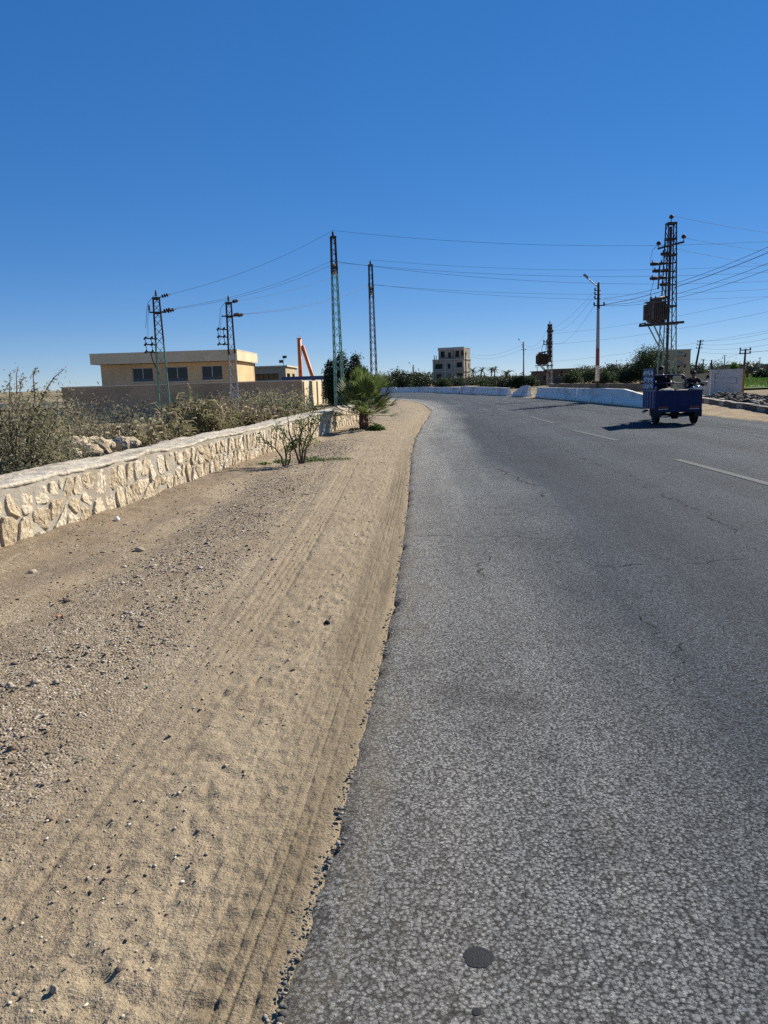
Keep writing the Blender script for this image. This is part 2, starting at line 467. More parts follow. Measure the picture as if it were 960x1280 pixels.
gap = t.ramp(aggbd, [(0.42, 0.0), (0.70, 1.0)])
base = t.mix(t.math('MULTIPLY', gap, 0.8), base, (0.022, 0.022, 0.022))
# lengthwise wear: polished wheel paths, oil-darkened lane centre, patchy weathering
lw = t.noise(t.comb(t.math('MULTIPLY', tA, 0.9), t.math('MULTIPLY', sA, 0.035)), 1.0, 4, 0.6)
base = t.mix(t.ramp(lw, [(0.40, 0.8), (0.62, 0.0)]), base, (0.58, 0.60, 0.64), 'MULTIPLY')
pw = t.noise(co, 0.55, 6, 0.62)
base = t.mix(t.ramp(pw, [(0.35, 0.0), (0.7, 0.8)]), base, (1.5, 1.5, 1.47), 'MULTIPLY')
lane = t.ramp(t.math('DIVIDE', tA, 11.0), [(0.0, 0.0), (0.11, 0.0), (0.22, 0.5), (0.31, 0.12), (0.42, 0.5), (0.5, 0.0), (0.62, 0.4), (0.75, 0.1), (0.86, 0.4), (1.0, 0.0)])
base = t.mix(t.math('MULTIPLY', lane, t.ramp(t.noise(t.comb(t.math('MULTIPLY', tA, 2.2), t.math('MULTIPLY', sA, 0.12)), 1.0, 5, 0.65), [(0.3, 0.0), (0.65, 1.0)])), base, (0.60, 0.62, 0.67), 'MULTIPLY')
# the running lane is darker and bluer than the dusty edge
base = t.mix(t.ramp(t.math('ADD', tA, t.math('MULTIPLY', t.math('SUBTRACT', t.noise(t.comb(t.math('MULTIPLY', tA, 0.7), t.math('MULTIPLY', sA, 0.15)), 1.0, 4), 0.5), 1.6)), [(0.35, 0.0), (1.0, 1.0)]) if False else t.ramp(t.math('MULTIPLY', t.math('ADD', tA, t.math('MULTIPLY', t.math('SUBTRACT', t.noise(t.comb(t.math('MULTIPLY', tA, 0.7), t.math('MULTIPLY', sA, 0.15)), 1.0, 4), 0.5), 1.6)), 0.4), [(0.1, 0.0), (0.68, 1.0)]), base, (0.205, 0.258, 0.328), 'MULTIPLY')
# old oil stains and a fine web of hairline cracks
for (qx, qy, qr, qs) in ((570, 867, .16, .6), (640, 877, .13, .55), (600, 912, .10, .45), (682, 945, .09, .3), (760, 1050, .2, .3)):
    wp_ = at(qx, qy, ZR); dn = t.new('ShaderNodeVectorMath'); dn.operation = 'DISTANCE'; t.l.new(cj, dn.inputs[0]); dn.inputs[1].default_value = (wp_.x, wp_.y, ZR)
    dd_ = t.math('ADD', dn.outputs[1 if len(dn.outputs) > 1 else 0], t.math('MULTIPLY', t.math('SUBTRACT', t.noise(co, 9, 4), 0.5), qr * 1.4))
    base = t.mix(t.ramp(dd_, [(qr * .3, qs), (qr * 1.3, 0.0)]), base, (0.42, 0.42, 0.44), 'MULTIPLY')
cd = t.new('ShaderNodeVectorMath'); cd.operation = 'ADD'; cn = t.new('ShaderNodeTexNoise'); cn.inputs['Scale'].default_value = 1.7; cn.inputs['Detail'].default_value = 6; t.l.new(co, cn.inputs['Vector'])
cs = t.new('ShaderNodeVectorMath'); cs.operation = 'SCALE'; cs.inputs[3].default_value = 0.9; t.l.new(cn.outputs['Color'], cs.inputs[0]); t.l.new(co, cd.inputs[0]); t.l.new(cs.outputs[0], cd.inputs[1])
web = t.voro(cd.outputs[0], 0.42, 'DISTANCE_TO_EDGE')
webm = t.math('MULTIPLY', t.ramp(web, [(0.0, 1.0), (0.006, 0.0)]), t.ramp(t.noise(co, 0.33, 3), [(0.48, 0.0), (0.6, 0.75)]))
base = t.mix(webm, base, (0.30, 0.30, 0.31), 'MULTIPLY')
base = t.mix(1.0, base, (1.38, 1.38, 1.36), 'MULTIPLY')
# dust drifted onto the edge
du = t.math('ADD', tA, t.math('MULTIPLY', t.math('SUBTRACT', t.noise(t.comb(t.math('MULTIPLY', tA, 3.0), t.math('MULTIPLY', sA, 0.7)), 1.0, 6, 0.7), 0.5), 1.3))
dustf = t.ramp(du, [(0.02, 0.55), (0.16, 0.22), (0.6, 0.10), (1.0, 0.0)])
base = t.mix(dustf, base, (0.245, 0.20, 0.135))
streak = t.noise(t.comb(t.math('MULTIPLY', tA, 9.0), t.math('MULTIPLY', sA, 0.25)), 1.0, 3, 0.6, 0.6)
base = t.mix(t.math('MULTIPLY', t.ramp(streak, [(0.62, 0.0), (0.70, 0.35)]), t.ramp(tA, [(0.05, 1.0), (1.0, 0.0)])), base, (0.30, 0.25, 0.17))
h = t.math('ADD', t.math('MULTIPLY', ag, 0.55), t.math('MULTIPLY', t.math('ADD', agb, t.math('MULTIPLY', t.math('SUBTRACT', 0.7, aggbd), 0.5)), 0.75))
h = t.math('ADD', h, t.math('MULTIPLY', t.noise(co, 170, 5, 0.75), 1.1))
nm = t.bump(h, 0.014, 1.0)
M['asphalt'] = t.done(base, t.ramp(ag, [(0, 0.95), (1, 0.75)]), nm, 0.14)
road = np_mesh('road', np.stack([X, Y, Z], -1).reshape(-1, 3), grid_faces(*X.shape)[:, ::1], M['asphalt'], None, True, {'t': tt, 's': SS})
road['kind'] = 'structure'

# ---- stone wall line (front foot), used by the verge too
WA, WB = at(0, 688, 0), at(440, 530, 0)
wdir = (WB - WA).normalized(); wn = Vector((wdir.y, -wdir.x, 0))
W0 = WA - wdir * 5.0; WLEN = (WB - W0).length + 1.6

# ---- verge of sand and gravel between the wall and the asphalt
nj = 460
wall_x_at = lambda y: W0.x + (y - W0.y) * wdir.x / wdir.y
Tv = np.where(LY < WB.y + 1.5, LX - wall_x_at(LY) + 0.3, 4.2 + np.clip((LY - WB.y) * 0.12, 0, 6))
ok = rows < sl[np.argmin(abs(Ld[:, 1] - 75.0))] if False else rows < (rows[0] + 1e9)
ok = (np.arange(len(rows)) < np.searchsorted(rows, sl[np.argmin(np.hypot(Ld[:, 0] + 40, Ld[:, 1] - 78))]))
nA = 170; uA = np.linspace(0, 1, nA); uB = np.linspace(0, 1, nj - nA + 1)[1:] ** 1.15
tv = np.concatenate([np.repeat((-0.16 + 0.66 * uA)[None], ok.sum(), 0), 0.5 + (Tv[ok][:, None] - 0.5) * uB[None, :]], 1)
SV = np.repeat(es[ok][:, None], nj, 1)
XV = LX[ok][:, None] + NX[ok][:, None] * tv; YV = LY[ok][:, None] + NY[ok][:, None] * tv
sm = lambda a, b, x: np.clip((x - a) / (b - a), 0, 1) ** 2 * (3 - 2 * np.clip((x - a) / (b - a), 0, 1))
bump_at = lambda c, w, x: np.exp(-((x - c) / w) ** 2)
H = 0.05 * fbm(SV * 0.35, tv * 0.7, 31, 3) * sm(0.3, 1.4, tv)
wander = 0.07 * vnoise(SV * 0.22, SV * 0, 33) + 0.02 * vnoise(SV * 0.9, SV * 0, 34)
ta = tv + wander
band = sm(0.02, 0.06, ta) * (1 - sm(0.27, 0.36, ta))
fade = 0.55 + 0.9 * vnoise(SV * 0.35, SV * 0, 35)
fade = np.clip(fade, 0.15, 1)
H += -0.008 * band * fade
for c, w, dp in ((0.082, .007, .013), (0.138, .006, .014), (0.178, .005, .011), (0.262, .005, .007)):
    H += -dp * fade * bump_at(c, w, ta) * (1 - 0.8 * sm(7, 16, SV))
H += 0.006 * fade * band * np.sign(np.sin(SV * 62 + 9 * ta)) * bump_at(0.21, 0.05, ta)
wander2 = 0.12 * vnoise(SV * 0.16, SV * 0, 36)
tb = tv + wander2 - 0.02 * SV
bandb = sm(0.62, 0.68, tb) * (1 - sm(0.86, 0.92, tb))
fb2 = np.clip(0.6 + 0.9 * vnoise(SV * 0.3, SV * 0, 37), 0.1, 1)
H += -0.012 * bandb * fb2
for c in (0.67, 0.715, 0.76, 0.81, 0.87): H += -0.008 * fb2 * bump_at(c, .009, tb) * (1 - 0.7 * sm(8, 16, SV))
H += 0.0045 * bandb * fb2 * np.sign(np.sin(SV * 70 + 22 * np.abs(((tb - 0.77) * 9) % 1 - .5))) * (SV < 14)
tc2 = tv - 0.05 * (SV - 6) + 0.1 * vnoise(SV * 0.2, SV * 0, 38)
H += -0.010 * bump_at(1.15, .10, tc2) - 0.006 * (bump_at(1.08, .012, tc2) + bump_at(1.2, .012, tc2))
H += -0.035 * bump_at(2.55, .28, tv + 0.15 * vnoise(SV * 0.2, SV * 0, 39))
# trodden, crumbly sand between the two tracks
foot = sm(0.26, 0.36, ta) * (1 - sm(0.62, 0.75, tb))
lump = fbm(SV * 13, tv * 13, 40, 3)
H += foot * (0.013 * lump - 0.012 * np.clip(vnoise(SV * 16, tv * 22, 41) - 0.18, 0, 1) * 3)
H += 0.010 * fbm(SV * 34, tv * 34, 42, 3)
H += sm(1.2, 1.6, tv) * (1 - sm(2.2, 2.7, tv)) * 0.010 * fbm(SV * 34, tv * 34, 43, 2)
H += sm(2.9, 3.6, tv) * (0.045 * fbm(SV * 3, tv * 3, 44, 4) + 0.02)
H += 0.018
H = np.where(tv < 0.0, -0.02 + 0.3 * tv, H * np.clip(0.35 + tv / 0.12, 0, 1))
H = np.minimum(H, 0.016 + np.clip((tv - 0.10), 0, 1) * 0.2)

t = NT('sandy verge'); co = t.co(); tA, sA = t.attr('t'), t.attr('s')
st = t.comb(tA, sA)
wob = t.math('ADD', tA, t.math('MULTIPLY', t.math('SUBTRACT', t.noise(t.comb(t.math('MULTIPLY', tA, 0.8), t.math('MULTIPLY', sA, 0.22)), 1.0, 6, 0.65), 0.5), 1.1))
zone = t.ramp(t.math('DIVIDE', wob, 4.2), [(0.0, (0.315, 0.252, 0.165)), (0.10, (0.35, 0.281, 0.186)), (0.28, (0.33, 0.266, 0.179)), (0.38, (0.325, 0.258, 0.17)), (0.52, (0.325, 0.26, 0.175)), (0.63, (0.36, 0.285, 0.182)), (0.72, (0.29, 0.222, 0.142)), (0.85, (0.235, 0.173, 0.108)), (1.0, (0.19, 0.135, 0.083))])
grain = t.noise(co, 120, 3, 0.7)
zone = t.mix(t.ramp(grain, [(0.34, 0.6), (0.48, 0.0)]), zone, (0.19, 0.145, 0.085))
zone = t.mix(t.ramp(grain, [(0.57, 0.0), (0.70, 0.6)]), zone, (0.66, 0.55, 0.38))
patch = t.noise(co, 1.1, 7, 0.66)
zone = t.mix(t.math('MULTIPLY', t.ramp(patch, [(0.44, 0.0), (0.58, 0.62)]), t.ramp(t.math('DIVIDE', tA, 4.2), [(0.1, 0.3), (0.45, 1.0)])), zone, (0.225, 0.165, 0.105))
patch2 = t.noise(t.comb(t.math('MULTIPLY', tA, 1.6), t.math('MULTIPLY', sA, 0.42)), 1.0, 6, 0.68)
zone = t.mix(t.math('MULTIPLY', t.ramp(patch2, [(0.47, 0.0), (0.60, 0.85)]), t.ramp(t.math('DIVIDE', tA, 4.2), [(0.3, 0.0), (0.6, 1.0)])), zone, (0.175, 0.138, 0.098))
# oily, damp strip under the outer wheel: the strip's own colour
wandn = t.math('ADD', tA, t.math('MULTIPLY', t.math('SUBTRACT', t.noise(t.comb(0.0, t.math('MULTIPLY', sA, 0.22)), 1.0, 2), 0.5), 0.12))
strip = t.ramp(wandn, [(0.0, 0.0), (0.02, 0.2), (0.06, 0.9), (0.23, 0.75), (0.36, 0.0)])
sf = t.math('MULTIPLY', strip, t.ramp(t.noise(t.comb(t.math('MULTIPLY', tA, 5.0), t.math('MULTIPLY', sA, 0.5)), 1.0, 5, 0.65), [(0.36, 0.12), (0.60, 0.85)]))
near_only = t.ramp(t.math('DIVIDE', sA, 30.0), [(0.0, 1.0), (0.35, 0.8), (0.7, 0.0)])
zone = t.mix(t.math('MULTIPLY', sf, near_only), zone, (0.13, 0.102, 0.064))
# gravel speckle away from the road
vs = t.voro(co, 75, out='Color'); vd = t.voro(co, 75)
sp = t.ramp(t.xyz(vs)[0], [(0.0, (0.12, 0.09, 0.062)), (0.4, (0.30, 0.24, 0.16)), (0.75, (0.43, 0.355, 0.25)), (1.0, (0.70, 0.62, 0.49))])
gz = t.ramp(t.math('DIVIDE', wob, 4.2), [(0.20, 0.0), (0.36, 0.8), (0.56, 0.75), (0.66, 0.35), (1.0, 0.55)])
zone = t.mix(t.math('MULTIPLY', gz, t.ramp(t.noise(co, 3.0, 4, 0.6), [(0.35, 0.3), (0.6, 0.95)])), zone, sp)
streak = t.noise(t.comb(t.math('MULTIPLY', tA, 16.0), t.math('MULTIPLY', sA, 0.3)), 1.0, 4, 0.6, 0.3)
zone = t.mix(t.math('MULTIPLY', t.ramp(streak, [(0.56, 0.0), (0.66, 0.4)]), t.ramp(tA, [(0.0, 1.0), (1.0, 0.15)])), zone, (0.235, 0.175, 0.11))
h1 = t.math('ADD', t.math('MULTIPLY', grain, 0.7), t.math('MULTIPLY', t.noise(co, 45, 4, 0.65), 0.9))
h2 = t.math('MULTIPLY', t.math('SUBTRACT', 0.8, vd), t.math('ADD', t.math('MULTIPLY', gz, 1.1), 0.12))
nm = t.bump(t.math('ADD', h1, h2), 0.011, 1.0)
M['sand'] = t.done(zone, 0.97, nm, 0.08)
verge = np_mesh('sandy_verge', np.stack([XV, YV, H], -1).reshape(-1, 3), grid_faces(*XV.shape)[:, ::-1], M['sand'], None, True, {'t': tv, 's': SV})
verge['kind'] = 'structure'


def verge_z(x, y, ok=ok, LX=LX, LY=LY, NX=NX, NY=NY, tv=tv, H=H, nj=nj):
    """height of the verge surface nearest to a world point (coarse lookup)"""
    i = np.argmin(np.hypot(LX[ok] + NX[ok] * 1.0 - x, LY[ok] - y) if False else (abs(LY[ok] - y)))
    tq = (x - LX[ok][i]) * NX[ok][i] + (y - LY[ok][i]) * NY[ok][i]
    j = np.clip(np.searchsorted(tv[i], tq), 0, nj - 1)
    return float(H[i, j])


# ---- wide ground sheet
gxs = np.concatenate([-np.geomspace(3000, 20, 16), np.linspace(-16, 16, 17), np.geomspace(20, 3000, 16)])
gys = np.concatenate([[-300, -60, -20, -8], np.linspace(0, 60, 31), np.geomspace(66, 5000, 22)])
GX, GY = np.meshgrid(gxs, gys)
GZ = -0.14 - 0.22 * sm(-3.0, -6.0, -(-GX)) * 0
GZ = -0.14 - 0.25 * np.clip((-GX - 4.0) / 4.0, 0, 1) * (GY < 66) + 0.08 * fbm(GX * 0.3, GY * 0.3, 50, 3) * (abs(GX) < 60) * np.clip((abs(GX) - 12) / 10, 0, 1)
t = NT('dry soil'); co = t.co()
c = t.ramp(t.noise(co, 0.35, 8, 0.65), [(0.3, (0.27, 0.205, 0.13)), (0.5, (0.38, 0.295, 0.19)), (0.72, (0.46, 0.37, 0.25))])
gfar = t.ramp(t.noise(co, 0.012, 4, 0.6), [(0.45, 0.0), (0.55, 0.6)])
c = t.mix(gfar, c, (0.085, 0.10, 0.045))
c = t.mix(t.ramp(t.noise(co, 40, 4, 0.7), [(0.4, 0.4), (0.6, 0.0)]), c, (0.12, 0.09, 0.06))
M['soil'] = t.done(c, 0.97, t.bump(t.noise(co, 9, 8, 0.7), 0.06), 0.05)
g = np_mesh('ground', np.stack([GX, GY, GZ], -1).reshape(-1, 3), grid_faces(*GX.shape), M['soil'], None, True); g['kind'] = 'structure'

# ---- right-hand dirt shoulder between asphalt and kerb
pts_in = [(10.0, -6), (10.3, 3), (10.7, 12), (11.0, 22.5), (11.0, 30), (10.85, 36), (10.5, 45), (10.2, 52), (9.8, 60)]
pts_out = [(17.5, -6), (17.2, 3), (16.8, 12), (16.5, 22.5), (17.5, 30), (18.5, 36), (19.5, 45), (19.5, 52), (19.5, 60)]
Pi, Po = resample(pts_in, 16), resample(pts_out, 16)
q = np.linspace(0, 1, 60)
DX = Pi[:, 0][:, None] * (1 - q) + Po[:, 0][:, None] * q; DY = Pi[:, 1][:, None] * (1 - q) + Po[:, 1][:, None] * q
DX[:, 0] += 0.25 * vnoise(DY[:, 0] * 1.3, DY[:, 0] * 0, 60); DX[:, 1] += 0.2 * vnoise(DY[:, 1] * 1.3, DY[:, 1] * 0, 60)
DZ = 0.042 + 0.02 * q[None, :] + 0.05 * fbm(DX * 1.2, DY * 1.2, 61, 4) * np.clip(q * 5, 0, 1)[None, :]
DZ[:, 0] = 0.02
t = NT('dirt shoulder'); co = t.co()
c = t.ramp(t.noise(co, 1.3, 8, 0.68), [(0.3, (0.22, 0.165, 0.105)), (0.5, (0.34, 0.265, 0.17)), (0.7, (0.43, 0.345, 0.23))])
c = t.mix(t.ramp(t.noise(co, 22, 4, 0.7), [(0.55, 0.0), (0.68, 0.6)]), c, (0.13, 0.10, 0.07))
M['dirt'] = t.done(c, 0.97, t.bump(t.noise(co, 14, 7, 0.7), 0.05), 0.05)
d = np_mesh('dirt_shoulder', np.stack([DX, DY, DZ], -1).reshape(-1, 3), grid_faces(*DX.shape), M['dirt'], None, True); d['kind'] = 'structure'

# ---- worn lane dashes, sheets 5 mm above the asphalt
t = NT('worn road paint'); co = t.co()
al = t.ramp(t.noise(co, 6.0, 7, 0.75), [(0.32, 0.15), (0.55, 0.75)])
cc = t.mix(al, (0.05, 0.057, 0.064), (0.082, 0.088, 0.095))
M['paint'] = t.done(cc, 0.85, t.bump(t.voro(co, 95), 0.006), 0.3)


def road_z(x, y, X=X, Y=Y, Z=Z):
    i = np.argmin(np.hypot(X - x, Y - y)); return float(Z.ravel()[i])


def strip_mesh(name, P, wid, mat, dz=0.006):
    P = [Vector((p[0], p[1])) for p in P]; vs, fs = [], []
    for i, p in enumerate(P):
        dd = (P[min(i + 1, len(P) - 1)] - P[max(i - 1, 0)]).normalized(); n = Vector((-dd.y, dd.x))
        w = wid[i] if isinstance(wid, (list, tuple)) else wid
        for sg in (-1, 1):
            qv = p + n * (sg * w / 2); vs.append((qv.x, qv.y, road_z(qv.x, qv.y) + dz))
    for i in range(len(P) - 1): fs.append((2 * i, 2 * i + 1, 2 * i + 3, 2 * i + 2))
    me = bpy.data.meshes.new(name); me.from_pydata(vs, [], [f[::-1] for f in fs]); me.update()
    return link_mesh(name, me, mat)


for a, b in (((1080, 638), (846, 574)), ((772, 551), (716, 538)), ((692, 529), (664, 521)), ((640, 515.5), (622, 511))):
    A, B = at(*a, ZR), at(*b, ZR)
    o = strip_mesh('lane_dash', [A.lerp(B, k / 14).xy for k in range(15)], 0.14, M['paint']); o['kind'] = 'structure'

# ---- cracks: thin dark fissures following the photo
t = NT('crack fill'); M['crack'] = t.done((0.022, 0.022, 0.024), 0.95, None, 0.1)
crack_px = [
    [(506, 671), (560, 669), (620, 671), (680, 673), (740, 671), (800, 672), (870, 675)],
    [(516, 688), (560, 685), (600, 688)],
    [(604, 684), (602, 705), (608, 727)],
    [(690, 702), (740, 706), (800, 708), (870, 702), (950, 700)],
    [(612, 581), (640, 594), (662, 606), (684, 622)],
    [(700, 560), (740, 577), (790, 596), (830, 620), (880, 640), (925, 668)],
    [(797, 768), (815, 785), (838, 802), (850, 838), (868, 872), (883, 897)],
    [(890, 780), (930, 805), (962, 826)],
    [(760, 740), (766, 757), (781, 764)],
]
mb = MB()
cr_v, cr_f = [], []
for cp in crack_px:
    w = [at(a, b, ZR).xy for a, b in cp]; Pw = []
    for i in range(len(w) - 1):
        nseg = max(6, int((w[i + 1] - w[i]).length / 0.06))
        for k in range(nseg):
            p = w[i].lerp(w[i + 1], k / nseg)
            n = (w[i + 1] - w[i]).normalized(); n = Vector((-n.y, n.x))
            Pw.append(p + n * (0.05 * random.uniform(-1, 1) + 0.10 * float(vnoise(np.array(k * 0.3 + i * 9), np.array(0.0), 70))))
    dist = sum(p.length for p in Pw) / len(Pw)
    b0 = len(cr_v)
    for i, p in enumerate(Pw):
        dd = (Pw[min(i + 1, len(Pw) - 1)] - Pw[max(i - 1, 0)]).normalized(); n = Vector((-dd.y, dd.x))
        ww = (0.0045 + 0.0009 * dist) * random.uniform(0.05, 1.3) * max(0.0, min(1.0, 1.1 + 2.6 * float(vnoise(np.array(i * 0.13 + dist * 7), np.array(2.0), 77)))) * (0.4 if i in (0, len(Pw) - 1) else 1)
        for sg in (-1, 1):
            qv = p + n * (sg * ww / 2); cr_v.append((qv.x, qv.y, road_z(qv.x, qv.y) + 0.005))
    for i in range(len(Pw) - 1): cr_f.append((b0 + 2 * i + 2, b0 + 2 * i + 3, b0 + 2 * i + 1, b0 + 2 * i))
me = bpy.data.meshes.new('road_crack'); me.from_pydata(cr_v, [], cr_f); me.update()
o = link_mesh('road_crack', me, M['crack']); o['kind'] = 'structure'

# ---- two round tar spots
M['tar'] = simple('smooth tar', (0.016, 0.018, 0.021), 0.7, 0.3, 60, 0.003, 160, 0.2)
for (px, py, r, lab) in ((598, 1198, 0.040, 'larger round dark tar spot on the near asphalt'), (596, 1266, 0.012, 'tiny dark tar dot just nearer than the round tar spot')):
    c = at(px, py, ZR); n = 40
    vs = [(0, 0, 0.0012)] + [(r * (1 + 0.07 * math.sin(3 * a + 1) + 0.05 * random.uniform(-1, 1)) * math.cos(a), r * (1 + 0.07 * math.cos(2 * a)) * math.sin(a), 0.0) for a in (2 * math.pi * k / n for k in range(n))]
    me = bpy.data.meshes.new('tar_spot'); me.from_pydata(vs, [], [(0, 1 + k, 1 + (k + 1) % n) for k in range(n)]); me.update()
    o = link_mesh('tar_spot', me, M['tar'], None, True); o.location = (c.x, c.y, road_z(c.x, c.y) + 0.0015); tag(o, lab, 'tar spot')

# ---- loose gravel: faceted pebbles with their own stone colours
ico_v = []; ph = (1 + 5 ** .5) / 2
for a, b in ((-1, ph), (1, ph), (-1, -ph), (1, -ph)): ico_v.append((a, b, 0))
for a, b in ((-1, ph), (1, ph), (-1, -ph), (1, -ph)): ico_v.append((0, a, b))
for a, b in ((-1, ph), (1, ph), (-1, -ph), (1, -ph)): ico_v.append((b, 0, a))
ico_v = np.array(ico_v) / math.sqrt(1 + ph * ph)
ico_v = np.array([(-1, ph, 0), (1, ph, 0), (-1, -ph, 0), (1, -ph, 0), (0, -1, ph), (0, 1, ph), (0, -1, -ph), (0, 1, -ph), (ph, 0, -1), (ph, 0, 1), (-ph, 0, -1), (-ph, 0, 1)]) / math.sqrt(1 + ph * ph)
ico_f = np.array([(0, 11, 5), (0, 5, 1), (0, 1, 7), (0, 7, 10), (0, 10, 11), (1, 5, 9), (5, 11, 4), (11, 10, 2), (10, 7, 6), (7, 1, 8), (3, 9, 4), (3, 4, 2), (3, 2, 6), (3, 6, 8), (3, 8, 9), (4, 9, 5), (2, 4, 11), (6, 2, 10), (8, 6, 7), (9, 8, 1)])


def pebbles(name, P, size, mat, flat=0.6):
    n = len(P)
    v = ico_v[None] * (1 + 0.40 * rng.uniform(-1, 1, (n, 12, 1)))
    sc = np.stack([rng.uniform(0.7, 1.3, n), rng.uniform(0.7, 1.2, n), rng.uniform(0.5, 1.0, n) * flat], -1)
    v = v * sc[:, None]
    a = rng.uniform(0, 6.28, n); ca, sa = np.cos(a)[:, None], np.sin(a)[:, None]
    v = np.stack([v[..., 0] * ca - v[..., 1] * sa, v[..., 0] * sa + v[..., 1] * ca, v[..., 2]], -1)
    v = v * np.asarray(size)[:, None, None] + np.asarray(P)[:, None]
    f = (ico_f[None] + (np.arange(n) * 12)[:, None, None]).reshape(-1, 3)
    return np_mesh(name, v.reshape(-1, 3), f, mat, None, False, {'rnd': np.repeat(rng.uniform(0, 1, n), 12)})


def pebble_mat(name, stops):
    t = NT(name); col = t.ramp(t.attr('rnd'), stops); return t.done(col, 0.92, None, 0.15)


M['pebble'] = pebble_mat('pebbles', [(0.0, (0.10, 0.075, 0.055)), (0.4, (0.25, 0.20, 0.145)), (0.7, (0.36, 0.295, 0.22)), (0.9, (0.50, 0.43, 0.335)), (1.0, (0.70, 0.63, 0.53))])
M['crumb'] = pebble_mat('asphalt crumbs', [(0.0, (0.06, 0.058, 0.055)), (0.4, (0.13, 0.127, 0.12)), (0.8, (0.22, 0.205, 0.18)), (1.0, (0.36, 0.32, 0.26))])
iok = np.where(ok)[0]
n = 34000
dsel = np.exp(rng.uniform(math.log(1.3), math.log(20), n))
ri = np.clip(np.searchsorted(es[iok], dsel), 0, len(iok) - 1)
tq = np.where(rng.uniform(0, 1, n) < 0.6, rng.normal(1.95, 0.42, n), rng.uniform(0.3, 3.9, n)) - 0.0
tq = tq + 0.5 * vnoise(dsel * 0.4, dsel * 0, 80)
cl = vnoise(dsel * 1.4, tq * 1.8, 81) + 0.5 * vnoise(dsel * 4, tq * 4, 82)
keep = (tq > 0.30) & (tq < Tv[iok][ri] - 0.35) & ((cl > -0.10) | (rng.uniform(0, 1, n) < 0.25))
ri, tq, dsel = ri[keep], tq[keep], dsel[keep]
jj = np.clip(np.array([np.searchsorted(tv[a], b) for a, b in zip(ri, tq)]), 0, nj - 1)
size = np.exp(rng.normal(math.log(0.0052), 0.45, len(ri))) * (0.75 + 0.05 * dsel) * np.where((tq > 1.3), 1.0, 0.75)
size = np.minimum(size, 0.024)
P = np.stack([LX[iok][ri] + NX[iok][ri] * tq, LY[iok][ri] + NY[iok][ri] * tq, H[ri, jj] + size * 0.22], -1)
o = pebbles('loose_gravel', P, size, M['pebble']); o['kind'] = 'stuff'
o['label'] = 'loose brownish gravel scattered over the sandy verge'; o['category'] = 'gravel'
# dark crumbs broken off the asphalt edge
n = 1100
dsel = np.exp(rng.uniform(math.log(1.2), math.log(22), n)); ri = np.clip(np.searchsorted(es[iok], dsel), 0, len(iok) - 1)
tq = -jit[iok][ri] + np.abs(rng.normal(0, 0.030, n)) - 0.034
keep = vnoise(dsel * 2.2, dsel * 0, 83) > -0.22; ri, tq, dsel = ri[keep], tq[keep], dsel[keep]
size = np.exp(rng.normal(math.log(0.0043), 0.45, len(ri))) * (0.85 + 0.035 * dsel); size = np.minimum(size, 0.013)
zz = np.where(tq < -jit[iok][ri] - 0.01, ZR - 0.004, 0.010)
P = np.stack([LX[iok][ri] + NX[iok][ri] * tq, LY[iok][ri] + NY[iok][ri] * tq, zz + size * 0.2], -1)
o = pebbles('asphalt_crumbs', P, size, M['crumb'], 0.75); o['kind'] = 'stuff'
o['label'] = 'dark asphalt crumbs along the ragged road edge'; o['category'] = 'rubble'

# ---- individual stones and litter on the verge
def stone(px, py, r, lab, mat, name='stone', cat='stone', flat=0.6):
    p = at(px, py, 0.01); m = MB()
    vs = []
    N = 3
    import bmesh
    bm = bmesh.new(); bmesh.ops.create_icosphere(bm, subdivisions=3, radius=1.0)
    sd = random.uniform(0, 99)
    for v in bm.verts:
        c0 = v.co.copy()
        k = 1 + 0.34 * float(vnoise(c0.x * 1.3 + sd, c0.y * 1.3 + c0.z * 2.1, 90)) + 0.22 * float(vnoise(c0.x * 3 + sd, c0.y * 3 + c0.z * 4, 91))
        v.co = Vector((c0.x * 1.1, c0.y * 0.75, max(c0.z, -0.5) * flat)) * (k * r * 0.7)
    me = bpy.data.meshes.new(name); bm.to_mesh(me); bm.free()
    o = link_mesh(name, me, mat, None, True)
    o.location = (p.x, p.y, verge_z(p.x, p.y) + 0.30 * r * flat); o.rotation_euler = (0, 0, random.uniform(0, 6))
    return tag(o, lab, cat, 'stones lying on the verge' if cat == 'stone' else None)


M['stone_pale'] = simple('pale pebble', (0.37, 0.31, 0.23), 0.9, 0.2, 14, 0.01, 40, 0.1)
M['stone_brown'] = simple('brown pebble', (0.20, 0.15, 0.11), 0.9, 0.3, 14, 0.01, 40, 0.1)
M['stone_dark'] = simple('black lump', (0.025, 0.024, 0.023), 0.85, 0.3, 14, 0.01, 40, 0.2)
stone(152, 1219, 0.024, 'rounded brown stone alone on the nearest sand', M['stone_brown'])
stone(68, 1244, 0.014, 'small white upright pebble at the near edge of the verge', M['stone_pale'], flat=1.4)
stone(193, 1086, 0.012, 'small white pebble among bits on the smooth sand', M['stone_pale'])
stone(240, 1085, 0.009, 'tiny dark pebble beside the white one on smooth sand', M['stone_brown'])
stone(62, 1022, 0.022, 'brown wedge-shaped stone on sand below the gravel patch', M['stone_brown'])
stone(44, 853, 0.035, 'pale stone lying in the sandy rut left of the gravel', M['stone_pale'])
stone(70, 852, 0.028, 'whitish flat stone just right of the one in the rut', M['stone_pale'])
stone(409, 780, 0.030, 'black lump lying in the tyre-marked sand', M['stone_dark'], flat=0.7)
stone(366, 839, 0.022, 'thin black scrap in the sand below the black lump', M['stone_dark'], 'scrap', 'scrap', 0.25)
stone(192, 707, 0.055, 'flat cream stone on the dark sand in mid verge', M['stone_pale'], flat=0.35)
stone(256, 692, 0.040, 'small cream stone right of the flat cream stone', M['stone_pale'], flat=0.4)
